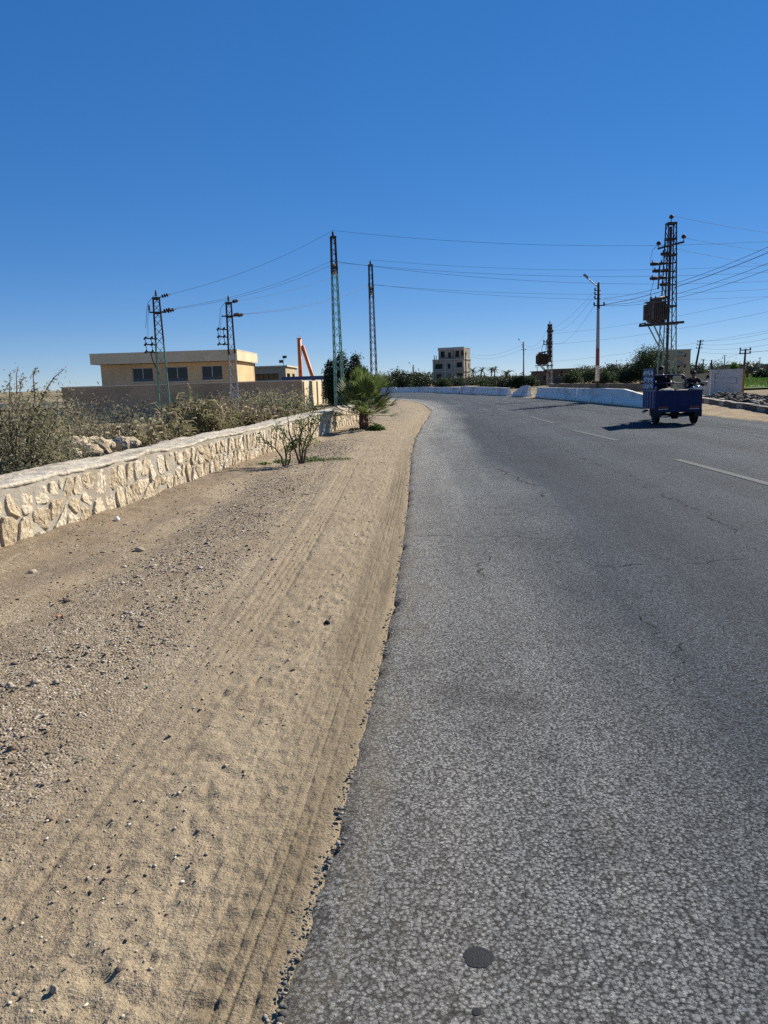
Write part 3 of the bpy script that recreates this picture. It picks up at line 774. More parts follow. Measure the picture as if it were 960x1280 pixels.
stone(268, 702, 0.035, 'cream pebble nearest to the gravel band', M['stone_pale'], flat=0.4)
stone(174, 683, 0.070, 'broken pale stone between the wall and the rut', M['stone_pale'])
stone(40, 716, 0.060, 'dusty tan stone near the foot of the wall', M['stone_pale'])
stone(84, 747, 0.045, 'dark brown clod in the verge above the orange scrap', M['stone_brown'])
stone(15, 935, 0.030, 'dark stone in the gravel at the left', M['stone_brown'])
stone(382, 618, 0.05, 'white stone alone on the sand past the bare shrub', M['stone_pale'], flat=0.4)
M['orange_scrap'] = simple('orange scrap', (0.62, 0.17, 0.05), 0.6, 0.2, 20, 0.003)
M['white_plastic'] = simple('white plastic', (0.75, 0.77, 0.78), 0.4, 0.05, 20, 0.01, 30, 0.4)
stone(72, 768, 0.028, 'small orange scrap on the dark sand', M['orange_scrap'], 'scrap', 'scrap', 0.4)
stone(147, 652, 0.055, 'crumpled white plastic scrap at the foot of the stone wall', M['white_plastic'], 'scrap', 'scrap', 0.8)
M['green_scrap'] = simple('green scrap', (0.05, 0.22, 0.10), 0.4, 0.1, 20, 0)
stone(184, 859, 0.014, 'tiny green glass scrap in the gravel', M['green_scrap'], 'scrap', 'scrap', 0.5)

# ================================================================== STONE WALL
wall = empty('stone_wall', (W0.x, W0.y, 0), 'low wall of cream rubble stones in grey mortar along the sandy verge', 'wall', None, math.atan2(wdir.y, wdir.x))
# local frame: +x along the wall, -y towards the road (front face at y=0), z up
HW, TH = 0.60, 0.72
ns, prof = int(WLEN / 0.06), [(0.0, -0.25), (0.0, 0.0), (0.0, 0.2), (0.0, 0.4), (0.0, 0.6)]
xs = np.linspace(0, WLEN, ns)
rowsv = []
for (yy, zz) in prof:
    rowsv.append(np.stack([xs, 0.02 * fbm(xs * 1.5, xs * 0 + zz * 6, 101, 4) + 0 * xs, zz + 0 * xs], -1))
V = np.stack(rowsv, 1)
body = np_mesh('mortar_face', V.reshape(-1, 3), grid_faces(ns, len(prof))[:, ::-1], M['mortar'], wall, True)
nc = 26
yy = np.concatenate([[-0.004, -0.010, -0.010, 0.0], np.linspace(0.03, TH - 0.03, nc - 8), [TH, TH + 0.01, TH + 0.01, TH]])
yb = np.repeat(yy[None], ns, 0); XX = np.repeat(xs[:, None], nc, 1)
top = HW + 0.035 + 0.045 * fbm(XX * 0.7, yb * 2, 110, 4) + 0.03 * fbm(XX * 6, yb * 6, 111, 4) - 0.03 * yb
low = 0.575 + 0.04 * fbm(XX * 2.6, XX * 0, 112, 3)
zt = top.copy(); zt[:, 0] = low[:, 0]; zt[:, 1] = top[:, 1] - 0.035; zt[:, 2] = top[:, 2] - 0.01; zt[:, -1] = -0.5; zt[:, -2] = 0.3; zt[:, -3] = top[:, -3] - 0.03
yb = yb + np.where(np.arange(nc)[None] < 4, 0.035 * fbm(XX * 2.2, XX * 0, 113, 4), 0)
yb[:, 0] += 0.03
np_mesh('coping', np.stack([XX, yb, zt], -1).reshape(-1, 3), grid_faces(ns, nc)[:, ::-1], M['coping'], wall, True)
mb = MB(); mb.box((WLEN - 0.02, TH / 2, 0.16), (0.05, TH - 0.02, 0.84)); mb.box((0.02, TH / 2, 0.16), (0.05, TH - 0.02, 0.84))
mb.build('end_face', M['mortar'], wall)


def clip(poly, px, pz, nx, nz):
    out = []
    for i in range(len(poly)):
        a, b = poly[i], poly[(i + 1) % len(poly)]
        da = (a[0] - px) * nx + (a[1] - pz) * nz; db = (b[0] - px) * nx + (b[1] - pz) * nz
        if da <= 0: out.append(a)
        if da * db < 0:
            k = da / (da - db); out.append((a[0] + (b[0] - a[0]) * k, a[1] + (b[1] - a[1]) * k))
    return out


sv, sf, srn = [], [], []
for x0, stepx, nrow in ((0, 0.255, 2),):
    pts = []
    ncol = int(WLEN / stepx)
    for r_ in range(nrow):
        for c_ in range(ncol):
            if random.random() < 0.05: continue
            pts.append((stepx * (c_ + 0.5 + 0.5 * (r_ % 2) + random.uniform(-0.36, 0.36)), 0.0 + 0.275 * (r_ + 0.5 + random.uniform(-0.36, 0.36)), random.random()))
            if random.random() < 0.42: pts.append((pts[-1][0] + random.uniform(0.12, .2), pts[-1][1] + random.uniform(-.14, .14), random.random()))
    for i, (px, pz, rr) in enumerate(pts):
        poly = [(px - .3, -0.06), (px + .3, -0.06), (px + .3, 0.555), (px - .3, 0.555)]
        for j, (qx, qz, _) in enumerate(pts):
            if j == i or abs(qx - px) > 0.6: continue
            dx, dz = qx - px, qz - pz; dl = math.hypot(dx, dz)
            if dl < 1e-4: continue
            poly = clip(poly, (px + qx) / 2 - dx / dl * 0.019, (pz + qz) / 2 - dz / dl * 0.019, dx / dl, dz / dl)
            if len(poly) < 3: break
        if len(poly) < 3: continue
        area = 0.5 * sum(poly[k][0] * poly[(k + 1) % len(poly)][1] - poly[(k + 1) % len(poly)][0] * poly[k][1] for k in range(len(poly)))
        if abs(area) < 0.0025: continue
        for _ in range(2):
            q2 = []
            for k in range(len(poly)):
                a, b = poly[k], poly[(k + 1) % len(poly)]
                q2 += [(a[0] * .76 + b[0] * .24, a[1] * .76 + b[1] * .24), (a[0] * .24 + b[0] * .76, a[1] * .24 + b[1] * .76)]
            poly = q2
        cx = sum(p[0] for p in poly) / len(poly); cz = sum(p[1] for p in poly) / len(poly)
        hh = random.uniform(0.010, 0.028); tlt = random.uniform(-.12, .12), random.uniform(-.12, .12); sd = random.uniform(0, 50)
        base = len(sv); m_ = len(poly)
        poly = [(cx + (a - cx) * (1 + 0.09 * random.uniform(-1, 1)), cz + (b - cz) * (1 + 0.09 * random.uniform(-1, 1))) for a, b in poly]
        for kf, hf in ((1.0, -0.8), (0.99, 0.55), (0.94, 0.92), (0.70, 1.0), (0.36, 1.04)):
            for (a, b) in poly:
                a2, b2 = cx + (a - cx) * kf, cz + (b - cz) * kf
                dpt = hh * hf + (tlt[0] * (a2 - cx) + tlt[1] * (b2 - cz) + 0.020 * float(vnoise(np.array(a2 * 12 + sd), np.array(b2 * 14), 120)) + 0.014 * float(vnoise(np.array(a2 * 40 + sd), np.array(b2 * 40), 121))) * (hf > 0)
                sv.append((a2, -dpt, b2)); srn.append(rr)
        for ring in range(4):
            for k in range(m_):
                k2 = (k + 1) % m_
                sf.append((base + ring * m_ + k, base + ring * m_ + k2, base + (ring + 1) * m_ + k2, base + (ring + 1) * m_ + k))
        sf.append(tuple(base + 4 * m_ + k for k in range(m_)))
me = bpy.data.meshes.new('rubble_stone'); me.from_pydata(sv, [], sf); me.update()
a_ = me.attributes.new('rnd', 'FLOAT', 'POINT'); a_.data.foreach_set('value', np.array(srn, np.float32))
link_mesh('facing_stones', me, M['limestone'], wall, False)

# ================================================================== BUILDINGS AND WALLS ON THE LEFT
def window(name, parent, o, u, n, w, h, frame_mat, glass_mat, mullions=1, fw=0.06, depth=0.1, sill=None):
    """a frame mesh with a glass child set into an opening; o lower-left corner on the wall face"""
    o, u, n = Vector(o), Vector(u).normalized(), Vector(n).normalized(); up = Vector((0, 0, 1))
    c = o - n * depth; m = MB()
    m.bar(c + up * fw / 2, c + u * w + up * fw / 2, 0.05, fw); m.bar(c + up * (h - fw / 2), c + u * w + up * (h - fw / 2), 0.05, fw)
    for k in range(mullions + 2):
        x = fw / 2 + (w - fw) * k / (mullions + 1)
        m.bar(c + u * x + up * fw, c + u * x + up * (h - fw), fw if 0 < k <= mullions else fw, 0.05)
    f = m.build(name, frame_mat, parent)
    g = MB(); g.prism([c - n * 0.03, c + u * w - n * 0.03, c + u * w + up * h - n * 0.03, c + up * h - n * 0.03], -n * 0.012); g.build('pane', glass_mat, f)
    if sill is not None:
        s_ = MB(); s_.bar(o + n * 0.02 - up * 0.04 - u * 0.05, o + u * (w + 0.05) + n * 0.02 - up * 0.04, 0.12, 0.07); s_.build('sill', sill, f)
    return f


# ---- tan single-storey building
FY = 62.0; wy = FY + 0.7
x0, x1 = gx(126, wy, 3), gx(294, wy, 3) - 0.0
zr = atd(294, 437.5, FY).z; zf = atd(294, 451, FY).z
bl = empty('office_building', (x0, wy, -0.4), 'tan flat-roofed building with dark windows and deep roof fascia behind the boundary wall', 'building')
Wd, Dp, Hb = x1 - x0, 9.5, zf + 0.4
ops = []
for a, b, t0, b0 in ((166, 190.5, 459.5, 477.5), (209, 234, 458, 477), (252.5, 277.5, 456.5, 475)):
    p, q_ = atd(a, b0, wy), atd(b, t0, wy); ops.append((p.x - x0, q_.x - x0, p.z + 0.4, q_.z + 0.4))
m = MB(); m.wall((0, 0, 0), (1, 0, 0), (0, -1, 0), Wd, Hb, ops, 0.25)
m.wall((Wd, 0, 0), (0, 1, 0), (1, 0, 0), Dp, Hb, [], 0.2); m.wall((0, Dp, 0), (0, -1, 0), (-1, 0, 0), Dp, Hb, [], 0.2); m.wall((Wd, Dp, 0), (-1, 0, 0), (0, 1, 0), Wd, Hb, [], 0.2)
m.build('wall', M['plaster'], bl)
m = MB(); zt = zr + 0.4; ov = 0.7
m.box((Wd / 2 - .12, Dp / 2 - .2, (Hb + zt) / 2 + 0.02), (Wd + .86, Dp + .9, zt - Hb - 0.04)); m.build('roof', M['plaster_fascia'], bl)
m = MB(); m.box((Wd / 2 - .12, Dp / 2 - .2, zt + 0.03), (Wd + .90, Dp + .94, 0.06)); m.build('roof_edge', M['cap'], bl)
M['blind'] = simple('pale interior blind', (0.12, 0.12, 0.12), 0.7, 0.1, 1, 0)
for a in ops:
    wf = window('window', bl, (a[0], 0, a[2]), (1, 0, 0), (0, -1, 0), a[1] - a[0], a[3] - a[2], M['white_frame'], M['glass'], 1, 0.045, 0.16, M['cap'])
    s_ = MB(); s_.bar((a[0] + 0.05, 0.14, a[2] + 0.13), (a[1] - 0.05, 0.14, a[2] + 0.13), 0.03, 0.22); s_.build('lower_panel', M['blind'], wf)
m = MB(); m.tube([(Wd + 0.12, Dp - .5, Hb), (Wd + 0.12, Dp - .5, 0)], 0.05, 6); m.build('drainpipe', M['dark_steel'], bl)

# ---- long rendered boundary wall with a sunlit return
cx_, ly = gx(378, 46, 1), 46.0
xL = gx(78, ly, 1)
zl, zr_ = atd(80, 485.0, ly).z, atd(378, 476, ly).z
bw = empty('boundary_wall', (cx_, ly, -0.5), 'long brown rendered boundary wall in shade behind the reeds', 'wall')
Lw = cx_ - xL
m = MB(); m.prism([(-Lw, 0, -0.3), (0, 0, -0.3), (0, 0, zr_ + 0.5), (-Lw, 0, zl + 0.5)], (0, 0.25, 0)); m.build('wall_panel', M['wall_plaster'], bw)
m = MB(); m.prism([(-Lw - .04, -0.04, zl + 0.503), (0.0, -0.04, zr_ + 0.503), (0.0, -0.04, zr_ + 0.56), (-Lw - .04, -0.04, zl + 0.56)], (0, 0.33, 0)); m.build('coping', M['cap'], bw)
rw = empty('return_wall', (cx_, ly, -0.5), 'sunlit cream end wall turning back from the boundary wall beside the dark tree', 'wall')
m = MB(); d_ = Vector((gx(404, 56, 1) - cx_, 10, 0)).normalized(); Lr = 10.2
pv = Vector((-0.25, 0, 0))
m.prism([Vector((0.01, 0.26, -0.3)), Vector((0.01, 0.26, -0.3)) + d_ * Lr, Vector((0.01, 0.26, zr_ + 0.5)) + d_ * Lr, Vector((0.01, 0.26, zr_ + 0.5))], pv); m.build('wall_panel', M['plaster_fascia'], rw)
m = MB()
for k in range(4): m.box(Vector((0.03, 0.5, (zr_ + 0.2) / 2)) + d_ * (k * 3.1), (0.16, 0.5, zr_ + 0.72))
m.build('pilaster', M['plaster_fascia'], rw)

# ---- second building further back
y2 = 95.0; xa, xb = gx(313, y2, 3), gx(357, y2, 3); zt2 = atd(357, 458, y2).z
b2 = empty('rear_building', (xa, y2, -0.4), 'low flat-roofed building with a dark window band, far behind the tan one', 'building')
W2, D2, H2 = xb - xa, 13.0, zt2 + 0.4
zb = atd(340, 474.5, y2).z + 0.4; zw = atd(340, 467, y2).z + 0.4
op2 = [(0.3, W2 - 0.9, zb, zw)]
m = MB(); m.wall((0, 0, 0), (1, 0, 0), (0, -1, 0), W2, H2, op2, 0.3)
sops = [(1.2, 4.5, zb, zw), (7, 10, zb, zw)]
m.wall((W2, 0, 0), (0, 1, 0), (1, 0, 0), D2, H2, sops, 0.3); m.wall((0, D2, 0), (0, -1, 0), (-1, 0, 0), D2, H2, []); m.wall((W2, D2, 0), (-1, 0, 0), (0, 1, 0), W2, H2, [])
m.build('wall', M['beige_house'], b2)
m = MB(); m.box((W2 / 2, D2 / 2, H2 + 0.06), (W2 + 0.5, D2 + 0.5, 0.14)); m.build('roof', M['cap'], b2)
window('window', b2, (op2[0][0], 0, zb), (1, 0, 0), (0, -1, 0), op2[0][1] - op2[0][0], zw - zb, M['dark_steel'], M['glass'], 4, 0.07, 0.2)
for a in sops: window('window', b2, (W2, a[0], zb), (0, 1, 0), (1, 0, 0), a[1] - a[0], zw - zb, M['dark_steel'], M['glass'], 1, 0.07, 0.2)
# lamp/camera cluster on its roof corner
xc, yc = W2 - 0.3, 0.6
m = MB(); m.tube([(xc, yc, H2 + .1), (xc, yc, H2 + 0.75)], 0.04, 6); m.build('floodlight_post', M['dark_steel'], b2)
m = MB(); m.box((xc - 0.25, yc, H2 + 0.62), (0.5, 0.2, 0.35), 0.2); m.box((xc + 0.2, yc, H2 + 1.15), (0.5, 0.2, 0.3), -0.3); m.bar((xc, yc, H2 + .7), (xc + .2, yc, H2 + 1.1), .05); m.build('floodlight', M['dark_steel'], b2)

# ---- blue-roofed shelter and orange frame behind the wall
yb_ = 58.0; xa, xb = gx(352, yb_, 1.9), gx(404, yb_, 1.9); zt3, zb3 = atd(380, 470.3, yb_).z, atd(380, 475.0, yb_).z
sh = empty('blue_shelter', (xa, yb_, -0.5), 'open shelter with a flat dark blue roof behind the wall', 'shelter')
m = MB(); m.box(((xb - xa) / 2, 2.0, (zt3 + zb3) / 2 + 0.5), (xb - xa, 4.0, zt3 - zb3)); m.build('roof', M['blue_roof'], sh)
for px_, py_ in ((0.15, 0.2), (xb - xa - 0.15, 0.2), (0.15, 3.8), (xb - xa - 0.15, 3.8)):
    m = MB(); m.tube([(px_, py_, 0), (px_, py_, zb3 + 0.5)], 0.05, 8); m.build('post', M['steel'], sh)
yo = 63.5; pt = atd(374, 423.5, yo); pb = atd(375.2, 470, yo)
of = empty('orange_frame', (pb.x, yo, -0.5), 'tall orange painted steel column with a slanting brace above the blue roof', 'frame')
m = MB(); m.tube([(0, 0, -0.1), (pt.x - pb.x, 0, pt.z + 0.5)], 0.165, 14); m.build('column', M['orange'], of, True)
p1, p2 = atd(377.5, 432, yo), atd(391.5, 474, yo); kx = (p2.x - p1.x) / (p2.z - p1.z); base = p2 + Vector((kx, 0, 1)) * (-0.6 - p2.z)
m = MB(); m.tube([(base.x - pb.x, 0.0, -0.1), (p1.x - pb.x + .02, 0.0, p1.z + 0.5)], 0.155, 14); m.build('brace', M['orange'], of, True)
m = MB(); m.box((pt.x - pb.x, 0, pt.z + 0.5 + 0.03), (0.38, 0.38, 0.06)); m.tube([(pt.x - pb.x, 0, pt.z + .5), (pt.x - pb.x, 0, pt.z + .82)], .02, 5); m.build('top_plate', M['orange'], of)

# ================================================================== POLES
def insulator(parent, p, r=0.07, h=0.26, axis=(0, 0, 1), n=10, mat='ceramic'):
    m = MB(); pr = [(0.02, -0.06), (0.02, 0)]
    for k in range(3): pr += [(r * (1 - 0.12 * k), h * k / 3 + 0.01), (r * (1 - 0.12 * k), h * k / 3 + 0.035), (r * 0.45, h * k / 3 + 0.06)]
    pr += [(r * 0.45, h), (0.015, h + 0.03)]
    m.lathe(pr, n, p, axis); return m.build('insulator', M[mat], parent, True)


def lattice(root, H, w0, w1, mat, panels=14, leg_w=0.06, br=0.03, top_dense=True):
    P = lambda sx, sy, z: Vector((sx * (w0 + (w1 - w0) * z / H) / 2, sy * (w0 + (w1 - w0) * z / H) / 2, z))
    for sx, sy in ((-1, -1), (1, -1), (1, 1), (-1, 1)):
        m = MB(); a, b = P(sx, sy, -0.3), P(sx, sy, H)
        m.bar(a, b, leg_w, leg_w * 0.22); m.bar(a, b, leg_w * 0.22, leg_w); m.build('leg', mat, root)
    zs = [0.0]; k = 0
    ratios = [1 - 0.55 * i / panels for i in range(panels)]; tot = sum(ratios)
    for r_ in ratios: zs.append(zs[-1] + H * r_ / tot)
    m = MB()
    for (s0, s1) in (((-1, -1), (1, -1)), ((1, -1), (1, 1)), ((1, 1), (-1, 1)), ((-1, 1), (-1, -1))):
        for i in range(panels):
            a, b = (s0, s1) if i % 2 else (s1, s0)
            m.bar(P(*a, zs[i]), P(*b, zs[i + 1]), br, br * 0.5)
    m.build('bracing', mat, root)
    return P


def plate_collar(root, P, z, mat):
    m = MB(); c = P(1, 1, z).x
    for a, b in (((-1, -1), (1, -1)), ((1, -1), (1, 1)), ((1, 1), (-1, 1)), ((-1, 1), (-1, -1))):
        m.bar(Vector((a[0] * c, a[1] * c, z)) * 1.0 + Vector((a[0] * .02, a[1] * .02, 0)), Vector((b[0] * c, b[1] * c, z)) + Vector((b[0] * .02, b[1] * .02, 0)), 0.05, 0.1)
    m.build('collar', mat, root)


def strain(root, p, d, n=3):
    """string of disc insulators leaving along d"""
    d = Vector(d).normalized(); m = MB(); p = Vector(p)
    m.tube([p, p + d * 0.1], 0.015, 5)
    for k in range(n):
        m.lathe([(0.02, 0), (0.095, 0.02), (0.09, 0.05), (0.03, 0.09), (0.02, 0.13)], 9, p + d * (0.1 + 0.13 * k), d)
    m.tube([p + d * (0.1 + .13 * n), p + d * (0.25 + .13 * n)], 0.018, 5)
    m.build('strain_insulator', M['ceramic'], root, True)
    return p + d * (0.25 + .13 * n)


def fuse_stack(root, P, zlist, side=-1, reach=0.75):
    """horizontal fuse arms stacked down one side of a pole, tied by thin jumpers"""
    for z in zlist:
        c = P(1, 1, z).x
        m = MB(); m.bar((side * c * 0.6, -c, z), (side * (c + reach), -c, z + 0.05), 0.06, 0.06); m.build('fuse_arm', M['dark_steel'], root)
        for kx in (0.35, 0.95):
            x = side * (c + reach * kx)
            m = MB(); m.lathe([(0.035, -0.12), (0.06, -0.10), (0.035, -0.06), (0.06, -0.03), (0.035, 0.0), (0.06, 0.03), (0.035, 0.06), (0.015, .09)], 9, (x, -c, z + .07), (side * -0.9, 0, 1)); m.build('insulator', M['ceramic'], root, True)
    c = P(1, 1, zlist[-1]).x
    m = MB()
    for kx in (0.4, 0.98):
        x = side * (c + reach * kx); m.tube([(x, -c - 0.08, zlist[0] + .1), (x - .05 * side, -c - .12, zlist[-1])], 0.018, 5)
    m.build('jumper', M['dark_steel'], root)


def pole_at(name, px, y, label, H, w0, w1, mat, rz=0.0, cat='power pole', group=None, panels=14, z0=None, lw=0.06, br=0.03):
    x = gx(px, y, 1.0); z0 = 0.0 if z0 is None else z0
    r = empty(name, (x, y, z0), label, cat, group, rz)
    return r, lattice(r, H, w0, w1, mat, panels, lw, br)


WP = {}          # world points where wires are fixed
wpt = lambda r, v: Matrix.Rotation(r.rotation_euler.z, 3, 'Z') @ Vector(v) + r.location
# A and C: short poles in front of the building, B and D: tall poles by the verge, E: transformer pole across the road
GL = 'lattice power poles on the left of the road'
yA, yC, yB, yD = 40.0, 43.0, 47.0, 59.0
HA = atd(193, 372, yA).z + 0.4; HC = atd(286, 378, yC).z + 0.4; HB = atd(413, 296, yB).z + 0.2; HD = atd(462, 331, yD).z + 0.1
pA, PA = pole_at('lattice_pole', 205, yA, 'short leaning-looking lattice pole, green foot and rusty top, before the left window', HA, 0.56, 0.30, M['pole_green'], 0.25, group=GL, panels=13, z0=-0.4, lw=.095, br=.055)
pA['label'] = 'short lattice pole, green below and rusty above, between the left and middle windows'
pC, PC = pole_at('lattice_pole', 293, yC, 'short grey lattice pole with rusty top at the corner of the tan building', HC, 0.44, 0.26, M['pole_grey'], 0.1, group=GL, panels=12, z0=-0.4, lw=.08, br=.04)
pB, PB = pole_at('lattice_pole', 424, yB, 'tallest slim green lattice pole, standing in front of the dark evergreen tree', HB, 0.50, 0.25, M['pole_green_tall'], 0.3, group=GL, panels=24, z0=-0.2, lw=.07, br=.04)
pD, PD = pole_at('lattice_pole', 468, yD, 'slim grey lattice pole with black top rising behind the fan palm', HD, 0.44, 0.24, M['pole_grey_tall'], 0.25, group=GL, panels=24, z0=-0.1, lw=.07, br=.04)
toB, toD = (pB.location - pA.location), (pD.location - pC.location)
for r, Pf, Hh, tgt, key in ((pA, PA, HA, toB, 'A'), (pC, PC, HC, toD, 'C')):
    plate_collar(r, Pf, Hh - 0.05, M['dark_steel']); plate_collar(r, Pf, Hh - 0.75, M['dark_steel'])
    insulator(r, (0, 0, Hh + 0.08)); insulator(r, (-0.38, 0, Hh - 0.62)) if key == 'A' else None
    m = MB(); m.bar((-0.4, 0, Hh - 0.72), (0.45, 0, Hh - 0.72), 0.07, 0.07); m.build('crossarm', M['dark_steel'], r); m = MB(); m.bar((-0.12, 0.0, Hh), (0.22, 0.0, Hh), 0.06, 0.06); m.build('top_bar', M['dark_steel'], r)
    dl = Matrix.Rotation(-r.rotation_euler.z, 3, 'Z') @ (tgt + Vector((0, 0, 3.0)))
    for i, off in enumerate(((0.2, 0.0, Hh + 0.03), (0.42, 0.1, Hh - 0.70), (0.25, -0.25, Hh - 0.70))):
        WP[key + str(i)] = wpt(r, strain(r, off, dl, 3))
    fuse_stack(r, Pf, [Hh - 2.05, Hh - 2.35, Hh - 2.72] if key == 'A' else [Hh - 1.45, Hh - 1.85, Hh - 2.25], -1, 0.5)
    m = MB(); m.tube([(-0.42, 0, Hh - .6), (-0.5, -0.05, Hh - 1.2), (-0.55, -0.1, Hh - 2.0)], 0.010, 4); m.tube([(-0.1, 0, Hh + .1), (-0.45, 0, Hh - .3), (-0.62, -.1, Hh - 1.5)], 0.010, 4)
    m.build('jumper_cable', M['wire'], r)
m = MB(); m.tube([(-0.15, -0.2, 2.6), (-0.4, -0.25, 3.3), (-0.48, -0.3, 3.7)], 0.03, 5); m.build('bent_rod', M['rust'], pA)
for a_ in (((-0.22, -0.22, 1.5), (0.22, -0.22, 1.35)), ((-0.22, 0.22, 1.3), (0.22, 0.22, 1.45))):
    m = MB(); m.bar(*a_, 0.06, 0.1); m.build('cross_bar', M['pole_grey'], pC)
for r, Pf, Hh, key in ((pB, PB, HB, 'B'), (pD, PD, HD, 'D')):
    insulator(r, (0, 0, Hh + 0.06), 0.09, 0.22)
    plate_collar(r, Pf, Hh - 0.03, M['dark_steel']); plate_collar(r, Pf, Hh - 1.75, M['dark_steel'])
    m = MB(); m.bar((-0.25, -0.32, Hh - 1.6), (0.25, 0.32, Hh - 1.6), 0.08, 0.12); m.bar((-0.2, -0.2, Hh - 2.0), (0.2, 0.2, Hh - 2.0), 0.06, 0.3); m.build('crossarm', M['dark_steel'], r)
    for i, off in enumerate(((0, 0, Hh + 0.3), (0.24, 0.3, Hh - 1.45), (-0.24, -0.3, Hh - 1.45))):
        if i: insulator(r, (off[0], off[1], off[2] - 0.1), 0.08, 0.2)
        WP[key + str(i)] = wpt(r, (off[0], off[1], off[2] + 0.05))


# ---- transformer: tank, fins, bushings, lid
def transformer(loc, w, d, h, rz, label, mat):
    r = empty('transformer', loc, label, 'transformer', None, rz)
    m = MB(); m.box((0, 0, h * 0.45), (w * 0.72, d * 0.6, h * 0.9)); m.build('tank', mat, r)
    nfin = 9
    for sy in (-1, 1):
        m = MB()
        for k in range(nfin): m.box((-w * 0.42 + w * 0.84 * k / (nfin - 1), sy * d * 0.36, h * 0.45), (w * 0.03, d * 0.26, h * 0.74))
        m.build('radiator', mat, r)
    for sx in (-1, 1):
        m = MB()
        for k in range(5): m.box((sx * w * 0.42, -d * 0.2 + d * 0.4 * k / 4, h * 0.45), (w * 0.16, d * 0.03, h * 0.74))
        m.build('radiator', mat, r)
    m = MB(); m.box((0, 0, h * 0.925), (w * 0.9, d * 0.76, h * 0.05)); m.build('lid', mat, r)
    m = MB(); m.box((-w * 0.2, 0, 0.04 - 0.04), (w * 0.1, d * 0.8, 0.08)); m.box((w * 0.2, 0, 0.0), (w * 0.1, d * 0.8, 0.08)); m.build('skid', M['dark_steel'], r)
    for k in range(3):
        m = MB(); hh = h * 0.95; x = -w * 0.25 + w * 0.25 * k
        m.lathe([(0.05, 0), (0.09, 0.05), (0.05, 0.09), (0.09, 0.14), (0.05, 0.18), (0.08, 0.23), (0.03, 0.27), (0.02, 0.36)], 9, (x, d * 0.1, hh)); m.build('bushing', M['ceramic'], r, True)
    m = MB(); m.tube([(-w * .3, -d * .15, h * 1.0), (w * .3, -d * .15, h * 1.12)], 0.11, 10); m.tube([(0, -d * .15, h * .95), (0, -d * .15, h * 1.06)], 0.03, 6); m.build('oil_conservator', mat, r, True)
    m = MB(); m.tube([(w * .3, -d * .15, h * 1.1), (w * .45, -.1, h * 1.22), (w * .62, 0, h * 1.05)], 0.05, 6); m.build('vent_pipe', M['dark_steel'], r, True)
    return r


# ---- E: big transformer pole on the right
yE = 46.0; HE = atd(835, 279, yE).z
M['trafo'] = simple('weathered brown transformer paint', (0.095, 0.078, 0.066), 0.7, 0.3, 3, 0.002)
pE, PE = pole_at('lattice_pole', 833, yE, 'tall pale green lattice pole with crossarm, fuses and a transformer platform', HE, 0.86, 0.44, M['pole_main'], 0.0, 'power pole', None, 16, lw=0.075, br=0.035)
plate_collar(pE, PE, HE - 0.03, M['dark_steel'])
m = MB(); m.tube([(-0.02, -0.02, 0.2), (-0.02, -0.02, HE - 0.2)], 0.085, 8); m.build('cable_duct', M['dark_steel'], pE)
m = MB(); m.tube([(0, 0, HE), (0, 0, HE + .28)], 0.025, 6); m.build('top_pin', M['dark_steel'], pE)
m = MB(); m.lathe([(0.05, 0), (0.12, 0.03), (0.14, 0.09), (0.11, 0.17), (0.05, 0.22)], 12, (0, 0, HE + 0.24)); m.build('insulator', M['ceramic'], pE, True)
zc = atd(835, 307, yE).z
m = MB(); m.bar((-0.66, 0.25, zc - 0.12), (0.68, -0.28, zc + 0.14), 0.10, 0.10); m.build('crossarm', M['dark_steel'], pE)
for (x, y, z) in ((-0.6, 0.24, zc - 0.04), (0.64, -0.27, zc + 0.2)):
    m = MB(); m.tube([(x, y, z - .05), (x, y, z + 0.16)], 0.022, 6); m.lathe([(0.05, 0), (0.12, 0.03), (0.14, 0.09), (0.11, 0.17), (0.05, 0.22)], 12, (x, y, z + 0.12)); m.build('insulator', M['ceramic'], pE, True)
WP['E0'] = wpt(pE, (0.05, 0, HE + 0.4)); WP['E1'] = wpt(pE, (0.64, -0.27, zc + 0.36)); WP['E2'] = wpt(pE, (-0.6, 0.24, zc + 0.1))
for k, yy_ in enumerate((320, 331, 341, 349, 358)):
    z = atd(820, yy_, yE).z
    m = MB(); m.bar((0.3, -0.1 - 0.2 * (k % 2), z + .05), (-0.95 + 0.4 * (k == 0 or k == 4), -0.30 + 0.5 * (k % 2), z), 0.09, 0.07); m.build('fuse_arm', M['dark_steel'], pE)
    for kx in ((-0.85, -0.35) if k in (1, 2, 3) else (-0.4,)):
        m = MB(); m.tube([(kx - .22, -0.25 + .4 * (k % 2), z + 0.05), (kx + .22, -0.2 + .4 * (k % 2), z + 0.13)], [0.085, 0.06], 9); m.lathe([(0.05, 0), (.1, .02), (.05, .07), (.02, .2)], 8, (kx - .1, -0.25 + .4 * (k % 2), z + .08)); m.build('fuse_holder', M['ceramic'], pE, True)
m = MB(); m.bar((-0.72, -0.2, atd(820, 362, yE).z), (-0.66, -0.2, atd(820, 331, yE).z), 0.07, 0.07); m.bar((-0.28, -0.2, atd(820, 371, yE).z), (-0.24, -0.2, atd(820, 320, yE).z), 0.07, 0.07); m.build('fuse_upright', M['rust'], pE)
zp = atd(820, 405, yE).z
m = MB(); m.bar((-1.55, -0.45, zp - .05), (0.75, -0.45, zp + .03), 0.08, 0.14); m.bar((-1.55, 0.45, zp - .05), (0.75, 0.45, zp + .03), 0.08, 0.14)
for xx in (-1.5, -1.0, -0.45): m.bar((xx, -0.45, zp + .05), (xx, 0.45, zp + .05), 0.1, 0.05)
m.build('platform', M['dark_steel'], pE)
for sy in (-0.45, 0.45):
    m = MB(); m.bar((-1.0, sy, zp - .08), (-0.34, sy * .8, zp - 1.35), 0.07, 0.07); m.build('strut', M['pole_main'], pE)
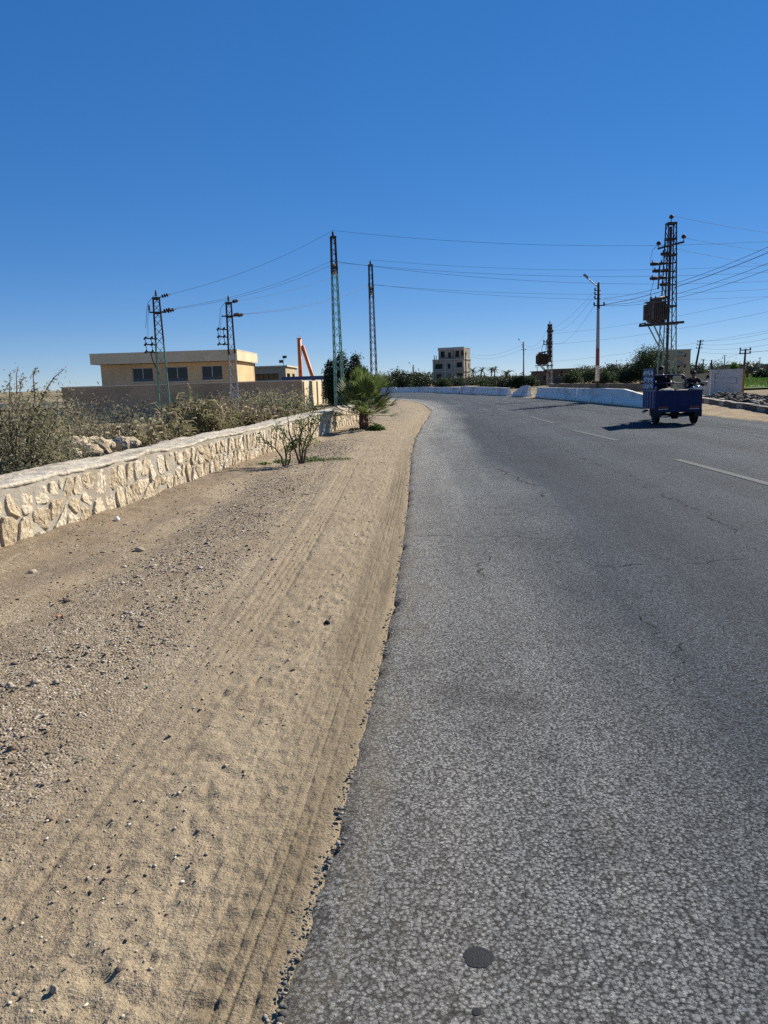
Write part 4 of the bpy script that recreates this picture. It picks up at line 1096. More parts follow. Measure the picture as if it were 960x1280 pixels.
for (zz, xx) in ((atd(836, 299, yE).z, 0.3), (atd(836, 319, yE).z, .3), (atd(838, 383, yE).z, 0.42), (zp, .5)): plate_collar(pE, PE, zz, M['dark_steel'])
m = MB(); m.tube([(-0.6, .24, zc + .1), (-1.0, .1, zc - .2), (-1.15, 0, zc - .9), (-0.95, 0, zc - 1.25)], 0.012, 4); m.tube([(-0.3, .1, zc - .1), (-0.45, 0, zc - .6), (-0.5, 0, zc - 1.1)], 0.01, 4)
m.tube([(-0.9, -.1, zc - 1.7), (-1.1, -.1, zc - 2.6), (-1.15, -.1, zp + 1.6), (-0.95, -.1, zp + 1.45)], 0.012, 4); m.build('jumper_cable', M['wire'], pE)
transformer(Vector((pE.location.x - 0.72, yE - 0.02, zp + 0.13)), 1.25, 1.0, 1.2, 0.3, 'brown finned transformer on the platform of the tall nearer pole', M['trafo'])

# ---- far transformer pole
yF = 108.0; HF = atd(684, 405, yF).z
pF, PF = pole_at('lattice_pole', 687, yF, 'distant rust and white lattice pole carrying a boxy transformer, left of the street lamp', HF, 0.62, 0.44, M['pole_far'], 0.05, 'power pole', None, 14, lw=0.10, br=0.06)
m = MB(); m.box((0, 0, HF / 2 + 1.6), (0.34, 0.34, HF - 3.3)); m.build('cable_duct', M['rust'], pF)
insulator(pF, (0, 0, HF + .05), .12, .3)
for k, z in enumerate((HF - 1.1, HF - 2.4, HF - 2.75)):
    m = MB(); m.bar((-0.4 - .5 * (k > 0), -.1, z), (0.42, -.1, z), 0.10, 0.10); m.build('crossarm', M['dark_steel'], pF)
    for x in ((-.38, .4) if k == 0 else (-.85, -.45)): insulator(pF, (x, -.1, z + .05), .11, .25)
m = MB(); m.tube([(-.5, -.1, HF - 2.7), (-.55, -.1, HF - 3.5)], .05, 5); m.tube([(-.95, -.1, HF - 2.7), (-1.15, -.1, HF - 3.4), (-1.0, -.1, HF - 3.9)], .03, 5); m.build('jumper_cable', M['wire'], pF)
zq = atd(675, 456.5, yF).z
m = MB(); m.bar((-1.95, -.4, zq - .06), (.4, -.4, zq - .06), .1, .12); m.bar((-1.95, .4, zq - .06), (.4, .4, zq - .06), .1, .12); m.build('platform', M['rust'], pF)
for sy in (-.4, .4):
    m = MB(); m.bar((-1.2, sy, zq - .1), (-.25, sy, zq - 1.2), .1, .1); m.build('strut', M['rust'], pF)
transformer(Vector((pF.location.x - 1.05, yF, zq + .06)), 1.65, 1.3, 1.55, 0.1, 'boxy rust-brown transformer on the distant pole', simple('rust brown transformer', (0.12, 0.065, 0.045), 0.8, 0.35, 2, 0.003))
WP['F0'] = wpt(pF, (-.38, -.1, HF - .8)); WP['F1'] = wpt(pF, (.4, -.1, HF - .8)); WP['F2'] = wpt(pF, (0, -.1, HF - 2.3)); WP['F3'] = wpt(pF, (0.1, 0, HF + .3))

# ---- street lamps on painted poles
def banded(name, bands, top):
    t = NT(name); z = t.xyz(t.co())[2]
    nz = t.math('ADD', z, t.math('MULTIPLY', t.math('SUBTRACT', t.noise(t.co(), 9, 3), 0.5), 0.08))
    st = []
    for zb_, c in bands: st.append((zb_ / top, c))
    col = t.ramp(t.math('DIVIDE', nz, top), st, 'CONSTANT')
    n = t.noise(t.scale(t.co(), (1, 1, 0.3)), 7, 6, 0.7)
    col = t.mix(t.ramp(n, [(0.52, 0.0), (0.64, 0.5)]), col, (0.19, 0.15, 0.12))
    return t.done(col, 0.75, None, 0.3)


yG = 50.0; HG = atd(751, 353, yG).z
M['lamp_pole'] = banded('banded lamp pole', [(0.0, (0.03, 0.03, 0.032)), (1.05, (0.50, 0.48, 0.46)), (2.0, (0.22, 0.055, 0.045)), (3.1, (0.33, 0.31, 0.30)), (5.55, (0.05, 0.04, 0.036))], 10.0)
def street_lamp(px, y, H, label, mat):
    r = empty('street_lamp', (gx(px, y, 1.0), y, 0.0), label, 'street lamp', None, 0.0)
    m = MB(); m.tube([(0, 0, -0.2), (0, 0, H * 0.5), (0, 0, H)], [0.15, 0.115, 0.085], 12); m.build('pole', mat, r, True)
    m = MB(); m.tube([(0, 0, H - 0.28), (-0.25, 0, H - 0.12), (-0.6, 0, H + 0.18), (-0.78, 0, H + 0.32)], 0.035, 8); m.build('lamp_arm', M['steel'], r, True)
    m = MB(); m.prism([(-0.70, -.08, H + .24), (-0.98, -.07, H + .46), (-0.95, -.07, H + .54), (-0.85, -.08, H + .52), (-0.66, -.08, H + .34)], (0, .16, 0)); m.build('lamp_head', M['steel'], r)
    for k, z in enumerate((H - 0.5, H - 0.75, H - 1.0)):
        m = MB(); m.bar((-0.28, -.1, z), (0.1, -.1, z), 0.05, 0.05); m.build('bracket', M['dark_steel'], r)
        insulator(r, (-0.26, -.1, z + .02), .06, .14)
    m = MB(); m.bar((-0.32, -.12, H - 1.42), (0.36, -.12, H - 1.42), 0.07, 0.07); m.build('crossarm', M['dark_steel'], r)
    for x in (-.3, .32): insulator(r, (x, -.12, H - 1.38), .07, .16)
    return r
lG = street_lamp(746.5, yG, HG, 'street lamp on a pole banded black, white and dark red behind the white barrier', M['lamp_pole'])
yH = 135.0; HH = atd(654, 427, yH).z
M['lamp_pole_far'] = banded('far lamp pole', [(0.0, (0.38, 0.36, 0.34)), (1.4, (0.27, 0.17, 0.14)), (2.6, (0.30, 0.27, 0.25)), (5.0, (0.06, 0.05, 0.045))], 10.0)
lH = street_lamp(654.5, yH, HH, 'distant street lamp further down the bend, left of the boxy transformer', M['lamp_pole_far'])
yI = 118.0
lI = street_lamp(517.5, 150.0, atd(516, 456, 150).z, 'pale far street lamp above the dark trees at the left of the bend', M['lamp_pole_far'])


# ---- plain wooden/concrete distribution poles
def plain_pole(px0, py_top, px1, y, label, mat, arms=2, r0=0.12, zbase=-0.1, group=None):
    top = atd(px1, py_top, y); xb0 = gx(px0, y, 0.5)
    r = empty('utility_pole', (xb0, y, zbase), label, 'utility pole', group)
    tp = Vector((top.x - xb0, 0, top.z - zbase))
    m = MB(); m.tube([(0, 0, -0.2), tp * 0.5, tp], [r0, r0 * .85, r0 * .65], 8); m.build('pole', mat, r, True)
    for k in range(arms):
        c = tp * (1 - 0.08 * (k + 0.4))
        m = MB(); m.bar(c + Vector((-.45, -.1, 0)), c + Vector((.35, -.1, 0.03)), 0.07, 0.07); m.build('crossarm', M['dark_steel'], r)
        for x in (-.42, .3): insulator(r, tuple(c + Vector((x, -.1, .03))), .06, .15)
    r['top'] = 0; del r['top']
    return r, r.location + tp
M['pole_dark'] = simple('weathered dark pole', (0.05, 0.042, 0.037), 0.85, 0.25, 3, 0.003)
M['pole_pale'] = simple('pale concrete pole', (0.30, 0.28, 0.26), 0.9, 0.15, 2, 0.003)
pJ, tJ = plain_pole(866, 425, 876, 105, 'dark utility pole leaning right, past the cargo tricycle', M['pole_dark'], 3, 0.17)
M['pole_yellow'] = banded('pole with ochre foot', [(0.0, (0.34, 0.17, 0.05)), (1.6, (0.06, 0.045, 0.035))], 10.0)
pK, tK = plain_pole(928.5, 436, 932, 56, 'utility pole with an ochre painted foot at the right end of the whitewashed wall', M['pole_yellow'], 2, 0.10)
pL, tL = plain_pole(905.5, 444, 906, 190, 'thin far utility pole above the trees behind the whitewashed wall', M['pole_pale'], 1, 0.16)
pM, tM = plain_pole(879, 449, 879, 170, 'short far pole with a bulky head right of the leaning pole', M['pole_dark'], 1, 0.18)
pN, tN = plain_pole(889.5, 450, 889.5, 150, 'short pointed dark pole at the left edge of the whitewashed wall', M['pole_dark'], 0, 0.22)
pO, tO = plain_pole(949.5, 447, 950, 230, 'faint far pole beyond the green field', M['pole_pale'], 1, 0.16)
pP, tP = plain_pole(582.5, 441, 582, 190, 'pale utility pole with crossarms in front of the unfinished apartment block', M['pole_dark'], 1, 0.16)
pQ, tQ = plain_pole(671.5, 459, 671.5, 210, 'thin far pole left of the boxy transformer pole', M['pole_pale'], 1, 0.14)


# ---- overhead wires
def wire(label, a, b, sag, r=0.012, n=28, group=None):
    r = r * 0.6
    a, b = Vector(a), Vector(b); m = MB()
    m.tube([a.lerp(b, k / n) - Vector((0, 0, 4 * sag * (k / n) * (1 - k / n))) for k in range(n + 1)], r, 4, False)
    o = m.build('overhead_wire', M['wire'], None, True)
    for v in o.data.vertices: pass
    return tag(o, label, 'wire', group)
nm3 = ('top', 'outer', 'inner')
for i in range(3):
    wire(f'{nm3[i]} wire rising from the green-footed short pole to the tall green pole', WP['A%d' % i], WP['B%d' % i], 0.35, 0.010)
    wire(f'{nm3[i]} wire rising from the grey short pole to the tall grey pole', WP['C%d' % i], WP['D%d' % i], 0.4, 0.010)
E1 = Vector((46, 42, 10.4)); E2 = Vector((54, 52, 10.6))
for i, (dz, sg) in enumerate(((0.15, 2.0), (-1.4, 1.9), (-1.55, 2.3))):
    wire(f'{nm3[i]} line from the tall green pole across the road and sky', WP['B%d' % i], E1 + Vector((0, 1.0 * (i - 1), dz)), sg, 0.012, 40)
    wire(f'{nm3[i]} line from the tall grey pole across the road and sky', WP['D%d' % i], E2 + Vector((0, 1.0 * (i - 1), dz)), sg, 0.012, 40)
E3 = Vector((52, 36, 10.2))
wire('wire sloping off from the topmost insulator of the transformer pole', WP['E0'], E3 + Vector((0, 0, 0.6)), 2.9, 0.012, 40)
wire('wire sloping off from the right crossarm insulator of the transformer pole', WP['E1'], E3 + Vector((0, -1, -1.0)), 2.6, 0.012, 40)
wire('wire sloping off from the left crossarm insulator of the transformer pole', WP['E2'], E3 + Vector((0, 1.0, -1.2)), 2.9, 0.012, 40)
lx, lz = lG.location, HG
LVE = Vector((16.3, 20.0, 7.4))
for k, (z, sg, lab, dx) in enumerate(((HG - 1.0, 1.0, 'uppermost low cable from the near street lamp toward the viewer', .6), (HG - 1.38, 0.7, 'thick low cable from the near street lamp toward the viewer', .0), (HG - 1.40, 1.0, 'thin low cable sagging under the thick one from the near street lamp', -.2), (HG - 1.44, 1.15, 'lowest cable from the near street lamp toward the viewer', -.35))):
    wire(lab, lx + Vector((0.3, -.12, z)), LVE + Vector((0.3, 0, dx)), sg, (0.016, 0.024, 0.015, 0.015)[k], 36)
for k, (z, key) in enumerate(((HG - 0.5, 'F0'), (HG - 0.75, 'F1'), (HG - 1.38, 'F2'))):
    wire(('left', 'middle', 'right')[k] + ' wire of the three running down from the near lamp to the distant transformer pole', lx + Vector((-.26, -.1, z)), WP[key], 0.5 + .35 * k, 0.014, 28)
wire('wire between the distant transformer pole and the far street lamp', WP['F2'], lH.location + Vector((.3, -.1, HH - 1.3)), .5, 0.02)
wire('second sagging wire between the distant transformer pole and the far street lamp', WP['F0'], lH.location + Vector((.3, -.1, HH - .6)), 1.1, 0.02)
wire('upper wire running from the far street lamp past the apartment block', lH.location + Vector((-.26, -.1, HH - .5)), tP + Vector((.3, 0, 0)), 1.2, 0.022)
wire('lower wire running from the far street lamp past the apartment block', lH.location + Vector((-.3, -.1, HH - 1.3)), tP + Vector((.3, 0, -.6)), 1.2, 0.022)
for k, (y0, y1, dd) in enumerate(((391, 371, 70), (407, 386, 72), (424, 412, 80), (397, 396, 84))):
    a = atd(690, 424 - 2 * k, WP['F0'].y) if False else None
for k, (pa, pb, da, db, sg) in enumerate((((690, 417), (1040, 352), 108, 62, 0.6), ((690, 430), (1040, 372), 108, 60, 0.6), ((690, 452), (1040, 398), 108, 66, 0.4))):
    wire(('upper', 'middle', 'lowest')[k] + ' of the faint lines passing behind the transformer pole to the right', atd(*pa, da), atd(*pb, db), sg, 0.014, 36)
for k in range(4):
    wire(('first', 'second', 'third', 'fourth')[k] + ' line down from the top of the leaning pole toward the right', tJ + Vector((-.2, -.1, -.05 - .5 * k)), atd(1010, 402 + 9.0 * k, 60), 0.5, 0.016, 30)
wire('line between the leaning pole and the ochre-footed pole', tJ + Vector((0, -.1, -2.6)), tK + Vector((0, 0, -.2)), 0.3, 0.014)
wire('line leaving the ochre-footed pole to the right', tK + Vector((0, 0, -.2)), atd(1010, 432, 50), 0.1, 0.012)

# ================================================================== BARRIERS
def barrier(A, B, label, h0, h1, thick=0.42, name='concrete_barrier', group='white barriers round the bend'):
    A, B = Vector((A[0], A[1], 0.0)), Vector((B[0], B[1], 0.0)); d = B - A; Ln = d.length
    r = math.atan2(d.y, d.x); nseg = max(2, int(Ln / 0.5)); V = []
    for i in range(nseg + 1):
        x = Ln * i / nseg; h = h0(i / nseg) if callable(h0) else h0 + (h1 - h0) * i / nseg
        h += 0.018 * float(vnoise(np.array(x * 0.5 + A.x), np.array(A.y), 130))
        k = thick / 2
        prof = [(-k, -.05), (-k, min(0.14, h * .4)), (-k * .55, min(0.34, h * .6)), (-k * .42, h - .02), (-k * .34, h), (k * .34, h), (k * .42, h - .02), (k * .55, min(0.34, h * .6)), (k, min(.14, h * .4)), (k, -.05)]
        V.append([(x, a + 0.008 * float(vnoise(np.array(x * 2.0), np.array(b * 5.0), 131)), b) for a, b in prof])
    m = MB(); n = len(V[0]); vs = [p for ring in V for p in ring]; fs = []
    for i in range(nseg):
        for j in range(n):
            j2 = (j + 1) % n; fs.append((i * n + j, i * n + j2, (i + 1) * n + j2, (i + 1) * n + j))
    fs.append(tuple(range(n))[::-1]); fs.append(tuple(nseg * n + j for j in range(n)))
    fs = [f[::-1] for f in fs]
    m.add(vs, fs); o = m.build(name, M['barrier'], None)
    o.location = (A.x, A.y, 0.02); o.rotation_euler = (0, 0, r)
    return tag(o, label, 'barrier', group)
bp = lambda px, py: at(px, py, 0.03).xy
A0, A1, A2, A3 = Vector((11.55, 31.5)), Vector(bp(752, 504.2)), Vector(bp(719, 501.0)), Vector(bp(669, 497.0))
off = Vector((0.22, 0.1))
A1, A2, A3 = A1 + off, A2 + off, A3 + off
tap = lambda u_: 0.36 + 0.40 * min(1, u_ / 0.62)
barrier(A0, A1 - (A1 - A0).normalized() * .02, 'white barrier with a sloping near end, partly behind the cargo tricycle', tap, 0)
barrier(A1, A2 - (A2 - A1).normalized() * .03, 'white barrier just beyond the sloping one, under the banded lamp pole', 0.76, 0.72)
barrier(A2 + (A3 - A2).normalized() * .06, A3, 'white barrier ending beside the gap in the row', 0.72, 0.70)
Q0, Q1 = Vector(bp(659, 496.2)), Vector(bp(643, 495.6))
tap2 = lambda u_: 0.30 + 0.5 * min(1, (u_) / 0.6)
barrier(Q1 + Vector((0, .2)), Q0 + Vector((0.2, 0.2)), 'short white end block with one sloping side standing alone in the gap', tap2, 0)
C0, C1 = Vector(bp(637, 494.6)), Vector(bp(577, 492.0))
barrier(C0 + Vector((0, .2)), C1, 'white barrier on the outside of the bend, left of the lone end block', 0.62, 0.72)
xw = resample([tuple(C1 + Vector((-.1, 0))), (5.6, 87.5), (2.0, 93.0), (-4, 97.0), (-13, 100.3), (-26, 103), (-62, 106.5)], 10)
segs = [(0, 10), (10, 20), (20, 30), (30, 40), (40, 50), (50, 60)]
labs = ['low white barrier continuing left below the apartment block', 'low white barrier section at the middle of the far bend', 'low white barrier section right of the fan palm at the far bend', 'far low white barrier section behind the fan palm', 'far low white barrier hidden mostly by the roadside wall', 'last far white barrier leading out along the bend']
for (i0, i1), lb in zip(segs[:4], labs):
    P0, P1 = Vector(xw[i0]), Vector(xw[i1]); dd = (P1 - P0).normalized() * .03
    barrier(P0 + dd, P1 - dd, lb, 0.62, 0.58)
stone(662, 492.5, 0.32, 'white painted boulder beside the barrier gap', M['barrier'])

# ================================================================== DISTANT BUILDINGS
yX = 262.0; cX = Vector((gx(541.5, yX, 5), yX, -0.5)); phi = R(-22)
ap = empty('apartment_block', cX, 'unfinished grey apartment block of four storeys beyond the bend', 'building', None, -phi * -1)
Wf = 10.6; Df = 8.6
H1 = atd(560, 449, yX).z + .5; H2_ = atd(560, 435.5, yX).z + .5
wz = lambda py: atd(560, py, yX).z + .5
k_ = Wf / 37.0
ops = []
for a, b, t0, b0 in ((544, 553, 454.7, 461), (559, 562.5, 454.8, 461), (570, 576.5, 453.5, 459.8), (545.5, 551.5, 467.5, 475), (559, 563, 468, 474), (570, 577, 467, 474)):
    ops.append(((a - 541.5) * k_, (b - 541.5) * k_, wz(b0), wz(t0)))
m = MB(); m.wall((0, 0, 0), (1, 0, 0), (0, -1, 0), Wf, H1, ops, 0.35)
sop = [(2.0, 3.2, wz(461), wz(455)), (5.6, 6.8, wz(461), wz(455)), (2.0, 3.2, wz(474), wz(468)), (5.6, 6.8, wz(474), wz(468))]
m.wall((Wf, 0, 0), (0, 1, 0), (1, 0, 0), Df, H1, sop, .3); m.wall((0, Df, 0), (0, -1, 0), (-1, 0, 0), Df, H1, []); m.wall((Wf, Df, 0), (-1, 0, 0), (0, 1, 0), Wf, H1, [])
m.build('wall', M['concrete'], ap)
for a in ops: window('window', ap, (a[0], 0, a[2]), (1, 0, 0), (0, -1, 0), a[1] - a[0], a[3] - a[2], M['dark_steel'], M['void'], 1, 0.1, 0.25)
for a in sop: window('window', ap, (Wf, a[0], a[2]), (0, 1, 0), (1, 0, 0), a[1] - a[0], a[3] - a[2], M['dark_steel'], M['void'], 0, 0.1, 0.2)
# cornice bands and pilasters
for z in (H1 - 0.15, wz(464.5)):
    m = MB(); m.box((Wf / 2, Df / 2, z), (Wf + .5, Df + .5, 0.3)); m.build('cornice', M['concrete_pale'], ap)
for x in (0.1, 4.3, 7.6, Wf - .1):
    m = MB(); m.box((x, -0.1, H1 / 2), (0.4, 0.25, H1 - .6)); m.build('pilaster', M['concrete_pale'], ap)
# upper storey: two set-back volumes with dark openings
oA = [(0.8, 2.2, .6, 2.6), (3.4, 4.4, .4, 2.2)]
m = MB(); m.wall((1.6, 0.9, H1), (1, 0, 0), (0, -1, 0), 5.2, H2_ - H1 - .35, oA, .3); m.wall((6.8, .9, H1), (0, 1, 0), (1, 0, 0), 6.5, H2_ - H1 - .35, []); m.wall((1.6, 7.4, H1), (0, -1, 0), (-1, 0, 0), 6.5, H2_ - H1 - .35, []); m.wall((6.8, 7.4, H1), (-1, 0, 0), (0, 1, 0), 5.2, H2_ - H1 - .35, [])
m.box((4.2, 4.1, H2_ - .42), (5.3, 6.5, .12)); m.box((4.2, 1.6, H1 + .1), (5.1, 1.2, .2)); m.build('upper_storey', M['concrete'], ap)
oB = [(0.6, 1.9, .5, 2.6), (2.6, 3.6, .9, 2.5)]
m = MB(); m.wall((7.1, 0.25, H1), (1, 0, 0), (0, -1, 0), Wf - 7.1, H2_ - H1, oB, .3); m.wall((Wf, .25, H1), (0, 1, 0), (1, 0, 0), 7.6, H2_ - H1, [(2, 3.2, .8, 2.3)], .3); m.wall((7.1, 7.85, H1), (0, -1, 0), (-1, 0, 0), 7.6, H2_ - H1, []); m.wall((Wf, 7.85, H1), (-1, 0, 0), (0, 1, 0), Wf - 7.1, H2_ - H1, [])
m.box(((7.1 + Wf) / 2, 4.05, H2_ - .05), (Wf - 7.0, 7.7, .14)); m.build('upper_storey', M['concrete'], ap)
for (xa_, xb_, yy_) in ((1.7, 6.7, 1.2), (7.2, Wf - .1, .55)):
    m = MB(); m.box(((xa_ + xb_) / 2, yy_, H1 + 1.6), (xb_ - xa_, .05, 2.9)); m.build('dim_interior', M['void'], ap)
for (x0_, x1_) in ((1.6, 6.8), (7.1, Wf)):
    m = MB(); m.box(((x0_ + x1_) / 2, 0.86 if x0_ < 3 else .18, H2_ - .2), (x1_ - x0_ + .2, .16, .9)); m.build('parapet', M['concrete_pale'], ap)
m = MB()
for x in (0.3, 0.55, 1.1): m.tube([(x, .4, H1 - .1), (x, .4, H1 + 1.4 + .3 * math.sin(x * 9))], .09, 5)
m.build('rebar_column', M['rust'], ap)
m = MB(); m.box((9.3, -.55, wz(463)), (3.4, 1.0, .18)); m.bar((7.7, -1.0, wz(463) + .8), (10.9, -1.0, wz(463) + .8), .08); m.box((9.3, -1.02, wz(463) + .4), (3.3, .06, .8)); m.build('balcony', M['concrete'], ap)

def block_house(name, px0, px1, y, pyt, D, mat, label, ops_px=(), roofmat='concrete_pale', void='void', zb=-.3, turn=0.0):
    xa, xb = gx(px0, y, 1), gx(px1, y, 1); H = atd((px0 + px1) / 2, pyt, y).z - zb; Wd_ = xb - xa
    r = empty(name, (xa, y, zb), label, 'building', None, turn)
    ops = []
    for a, b, t0, b0 in ops_px:
        ops.append(((a - px0) * Wd_ / (px1 - px0), (b - px0) * Wd_ / (px1 - px0), atd(a, b0, y).z - zb, atd(a, t0, y).z - zb))
    m = MB(); m.wall((0, 0, 0), (1, 0, 0), (0, -1, 0), Wd_, H, ops, .35); m.wall((Wd_, 0, 0), (0, 1, 0), (1, 0, 0), D, H, []); m.wall((0, D, 0), (0, -1, 0), (-1, 0, 0), D, H, [], .2); m.wall((Wd_, D, 0), (-1, 0, 0), (0, 1, 0), Wd_, H, [])
    m.build('wall', mat, r)
    m = MB(); m.box((Wd_ / 2, D / 2, H - .12), (Wd_ - .05, D - .05, .1)); m.build('roof', M[roofmat], r)
    m = MB(); m.box((Wd_ / 2, D / 2, H + .05), (Wd_ + .3, D + .3, .16)); m.build('parapet', M[roofmat], r)
    for a in ops: window('window', r, (a[0], 0, a[2]), (1, 0, 0), (0, -1, 0), a[1] - a[0], a[3] - a[2], M['dark_steel'], M['void'], 1, .1, .2)
    return r
hb = block_house('beige_house', 839, 862.5, 150, 437.5, 9, M['beige_house'], 'beige house of two storeys behind the tall transformer pole', ((846, 849.5, 442, 446), (846, 849.5, 455.5, 459.5), (854, 857, 442, 446), (854, 857, 455.5, 459.5)))
m = MB()
for z in (atd(850, 441.5, 150).z, atd(850, 453, 150).z): m.box((1.5, -.25, z + .3 - .55), (1.7, .6, .18)); m.box((1.5, -.52, z + .3 - .3), (1.7, .06, .5))
m.build('balcony', M['concrete'], hb)
block_house('brick_hut', 673, 689, 125, 464.5, 6, M['brick_dark'], 'small dark mud-brick hut behind the distant transformer pole', ((679, 682, 470, 475),), 'brick_dark')
block_house('dark_house', 691, 721.5, 150, 461.5, 8, M['brick_dark'], 'dark flat-roofed brick house with one pale window, right of the distant transformer', ((701, 703.5, 464, 470), (712, 715, 464, 468)), 'brick_dark')
block_house('ruined_house', 597, 632, 190, 472.5, 8, M['brick_dark'], 'long low brown house under the palms by the bend', ((603, 606, 476, 480), (614, 617, 476, 480), (624, 627, 476, 480)), 'concrete')
block_house('far_house', 933, 965, 260, 456, 10, M['brick_dark'], 'far brownish house beyond the green field', ((940, 943, 459, 462),), 'brick_dark')
block_house('distant_house', 916, 928, 200, 456.5, 6, M['brick_dark'], 'small far brown house behind the top of the whitewashed wall', (), 'brick_dark')


def low_wall(name, p0, p1, z0a, z1a, th, mat, label, cat='wall', holes=()):
    p0, p1 = Vector(p0), Vector(p1); d = p1 - p0; Ln = d.length; r = math.atan2(d.y, d.x)
    n = max(4, int(Ln / .6)); V = []
    m = MB(); vs, fs = [], []
    for i in range(n + 1):
        u_ = i / n; h = z0a + (z1a - z0a) * u_ + 0.08 * float(fbm(np.array(u_ * Ln * .7), np.array(p0.x), 140, 3))
        vs += [(u_ * Ln, -th / 2, -.3), (u_ * Ln, -th / 2 + .02, h), (u_ * Ln, th / 2 - .02, h), (u_ * Ln, th / 2, -.3)]
    for i in range(n):
        for j in range(4):
            j2 = (j + 1) % 4; fs.append((i * 4 + j, (i + 1) * 4 + j, (i + 1) * 4 + j2, i * 4 + j2))
    fs += [(0, 1, 2, 3), (n * 4 + 3, n * 4 + 2, n * 4 + 1, n * 4)]
    m.add(vs, fs); o = m.build(name, mat); o.location = (p0.x, p0.y, 0); o.rotation_euler = (0, 0, r)
    return tag(o, label, cat)
zat = lambda px, py, y: atd(px, py, y).z
low_wall('mud_wall', (gx(688, 84, 0), 84), (gx(806, 62, 0), 62), zat(690, 479.5, 84), zat(800, 479, 62), .4, M['mud_wall'], 'long low mud-brown wall behind the white barriers')
ww = empty('whitewashed_wall', (gx(888, 46, 0), 46.0, 0.0), 'scuffed whitewashed wall panel standing behind the rubble heap', 'wall')
W5 = gx(927, 46, 0) - gx(888, 46, 0); H5 = zat(905, 461.5, 46)
m = MB(); m.box((W5 / 2, .12, H5 / 2 - .1), (W5, .24, H5 + .2)); m.build('wall_panel', M['white_wall'], ww)
# faded painted outline: an open rectangle of dark strokes
m = MB(); sx = W5 / 39.0; zz_ = lambda py: zat(905, py, 46)
for (a, b, c, d_) in ((893, 472.5, 920, 472.5), (903, 480, 920, 480), (920, 472.5, 920, 480), (893, 466, 893, 479), (898, 466.5, 901, 466.5), (905, 466.5, 908, 466.5)):
    m.bar(((a - 888) * sx, -.006, zz_(b)), ((d_ and (c - 888)) * sx, -.006, zz_(d_)), .03, .012 if b == d_ else .03)
m.build('faded_lettering', simple('faded dark paint', (0.22, 0.22, 0.235), .9, .2, 6, 0), ww)
low_wall('beige_wall', (gx(842, 58, 0), 58), (gx(886, 55, 0), 55), zat(850, 468.5, 58), zat(885, 466.5, 55), .3, M['beige_house'], 'pale beige wall with a dark opening, left of the whitewashed panel')
hw = empty('ruined_wall', (gx(866, 50, 0), 50.0, 0.0), 'low grey-white wall stub joining the whitewashed panel, behind the tricycle handlebars', 'wall')
W6 = gx(887.5, 50, 0) - gx(866, 50, 0)
m = MB(); m.wall((0, 0, -.2), (1, 0, 0), (0, -1, 0), W6, zat(875, 475, 50) + .2, [(W6 * .55, W6 * .8, .75, 1.0)], .25); m.box((W6 / 2, .3, .3), (W6, .08, 1.0)); m.build('wall_panel', M['white_wall'], hw)

M['kerb_dust'] = simple('dusty kerb top', (0.40, 0.36, 0.29), .95, .2, 4, .004)
# ---- kerb of black and white blocks, and the rubble heap behind it
K0, K1 = Vector(at(960, 517.5, 0.0).xy), Vector(at(868, 502.5, 0.0).xy)
K0 = K0 + (K0 - K1) * 0.55; kd = (K1 - K0); kn = kd.normalized(); nb = int(kd.length / 0.95)
for i in range(nb):
    c = K0 + kn * (0.95 * (i + .5)); m = MB()
    m.box((0, 0, 0.05), (0.93, 0.28, 0.34), 0, top=(0.92, 0.24)); m.mi = 1; m.box((0, 0.02, 0.225), (0.93, 0.22, 0.014)); o = m.build('kerb_stone', [M['kerb_black'] if i % 3 != 1 else M['kerb_white'], M['kerb_dust']])
    o.location = (c.x, c.y, 0.03 + random.uniform(-.015, .015)); o.rotation_euler = (random.uniform(-.02, .02), random.uniform(-.02, .02), math.atan2(kn.y, kn.x) + random.uniform(-.02, .02)); o['kind'] = 'structure'
N = 3000
ua = rng.uniform(-.05, 1.05, N); va = rng.uniform(0.15, 4.2, N)
nrm = Vector((kn.y, -kn.x))
px_ = K0.x + kd.x * ua + nrm.x * va; py_ = K0.y + kd.y * ua + nrm.y * va
hh = 0.50 * np.exp(-((va - 1.9) / 1.5) ** 2) * (0.75 + 0.9 * vnoise(ua * 6, va * .5, 150))
szs = np.exp(rng.normal(math.log(.065), .5, N)); szs = np.minimum(szs, .2)
M['rubble'] = pebble_mat('broken rubble', [(0.0, (0.03, 0.027, 0.025)), (0.5, (0.085, 0.07, 0.058)), (0.8, (0.16, 0.135, 0.105)), (0.95, (0.30, 0.26, 0.2)), (1.0, (0.45, 0.41, 0.34))])
o = pebbles('rubble_heap', np.stack([px_, py_, hh + rng.uniform(-.05, .08, N)], -1), szs, M['rubble'], .75); o['kind'] = 'stuff'; o['label'] = 'dark heap of broken rubble behind the painted kerb'; o['category'] = 'rubble'
# earth under the heap
ug, vg = np.meshgrid(np.linspace(-.1, 1.1, 50), np.linspace(0, 5, 20))
o = np_mesh('earth_bank', np.stack([K0.x + kd.x * ug + nrm.x * vg, K0.y + kd.y * ug + nrm.y * vg, 0.48 * np.exp(-((vg - 1.9) / 1.5) ** 2) * (0.75 + .9 * vnoise(ug * 6, vg * .5, 150)) - .05], -1).reshape(-1, 3), grid_faces(20, 50), M['brick_dark'], None, True); o['kind'] = 'structure'

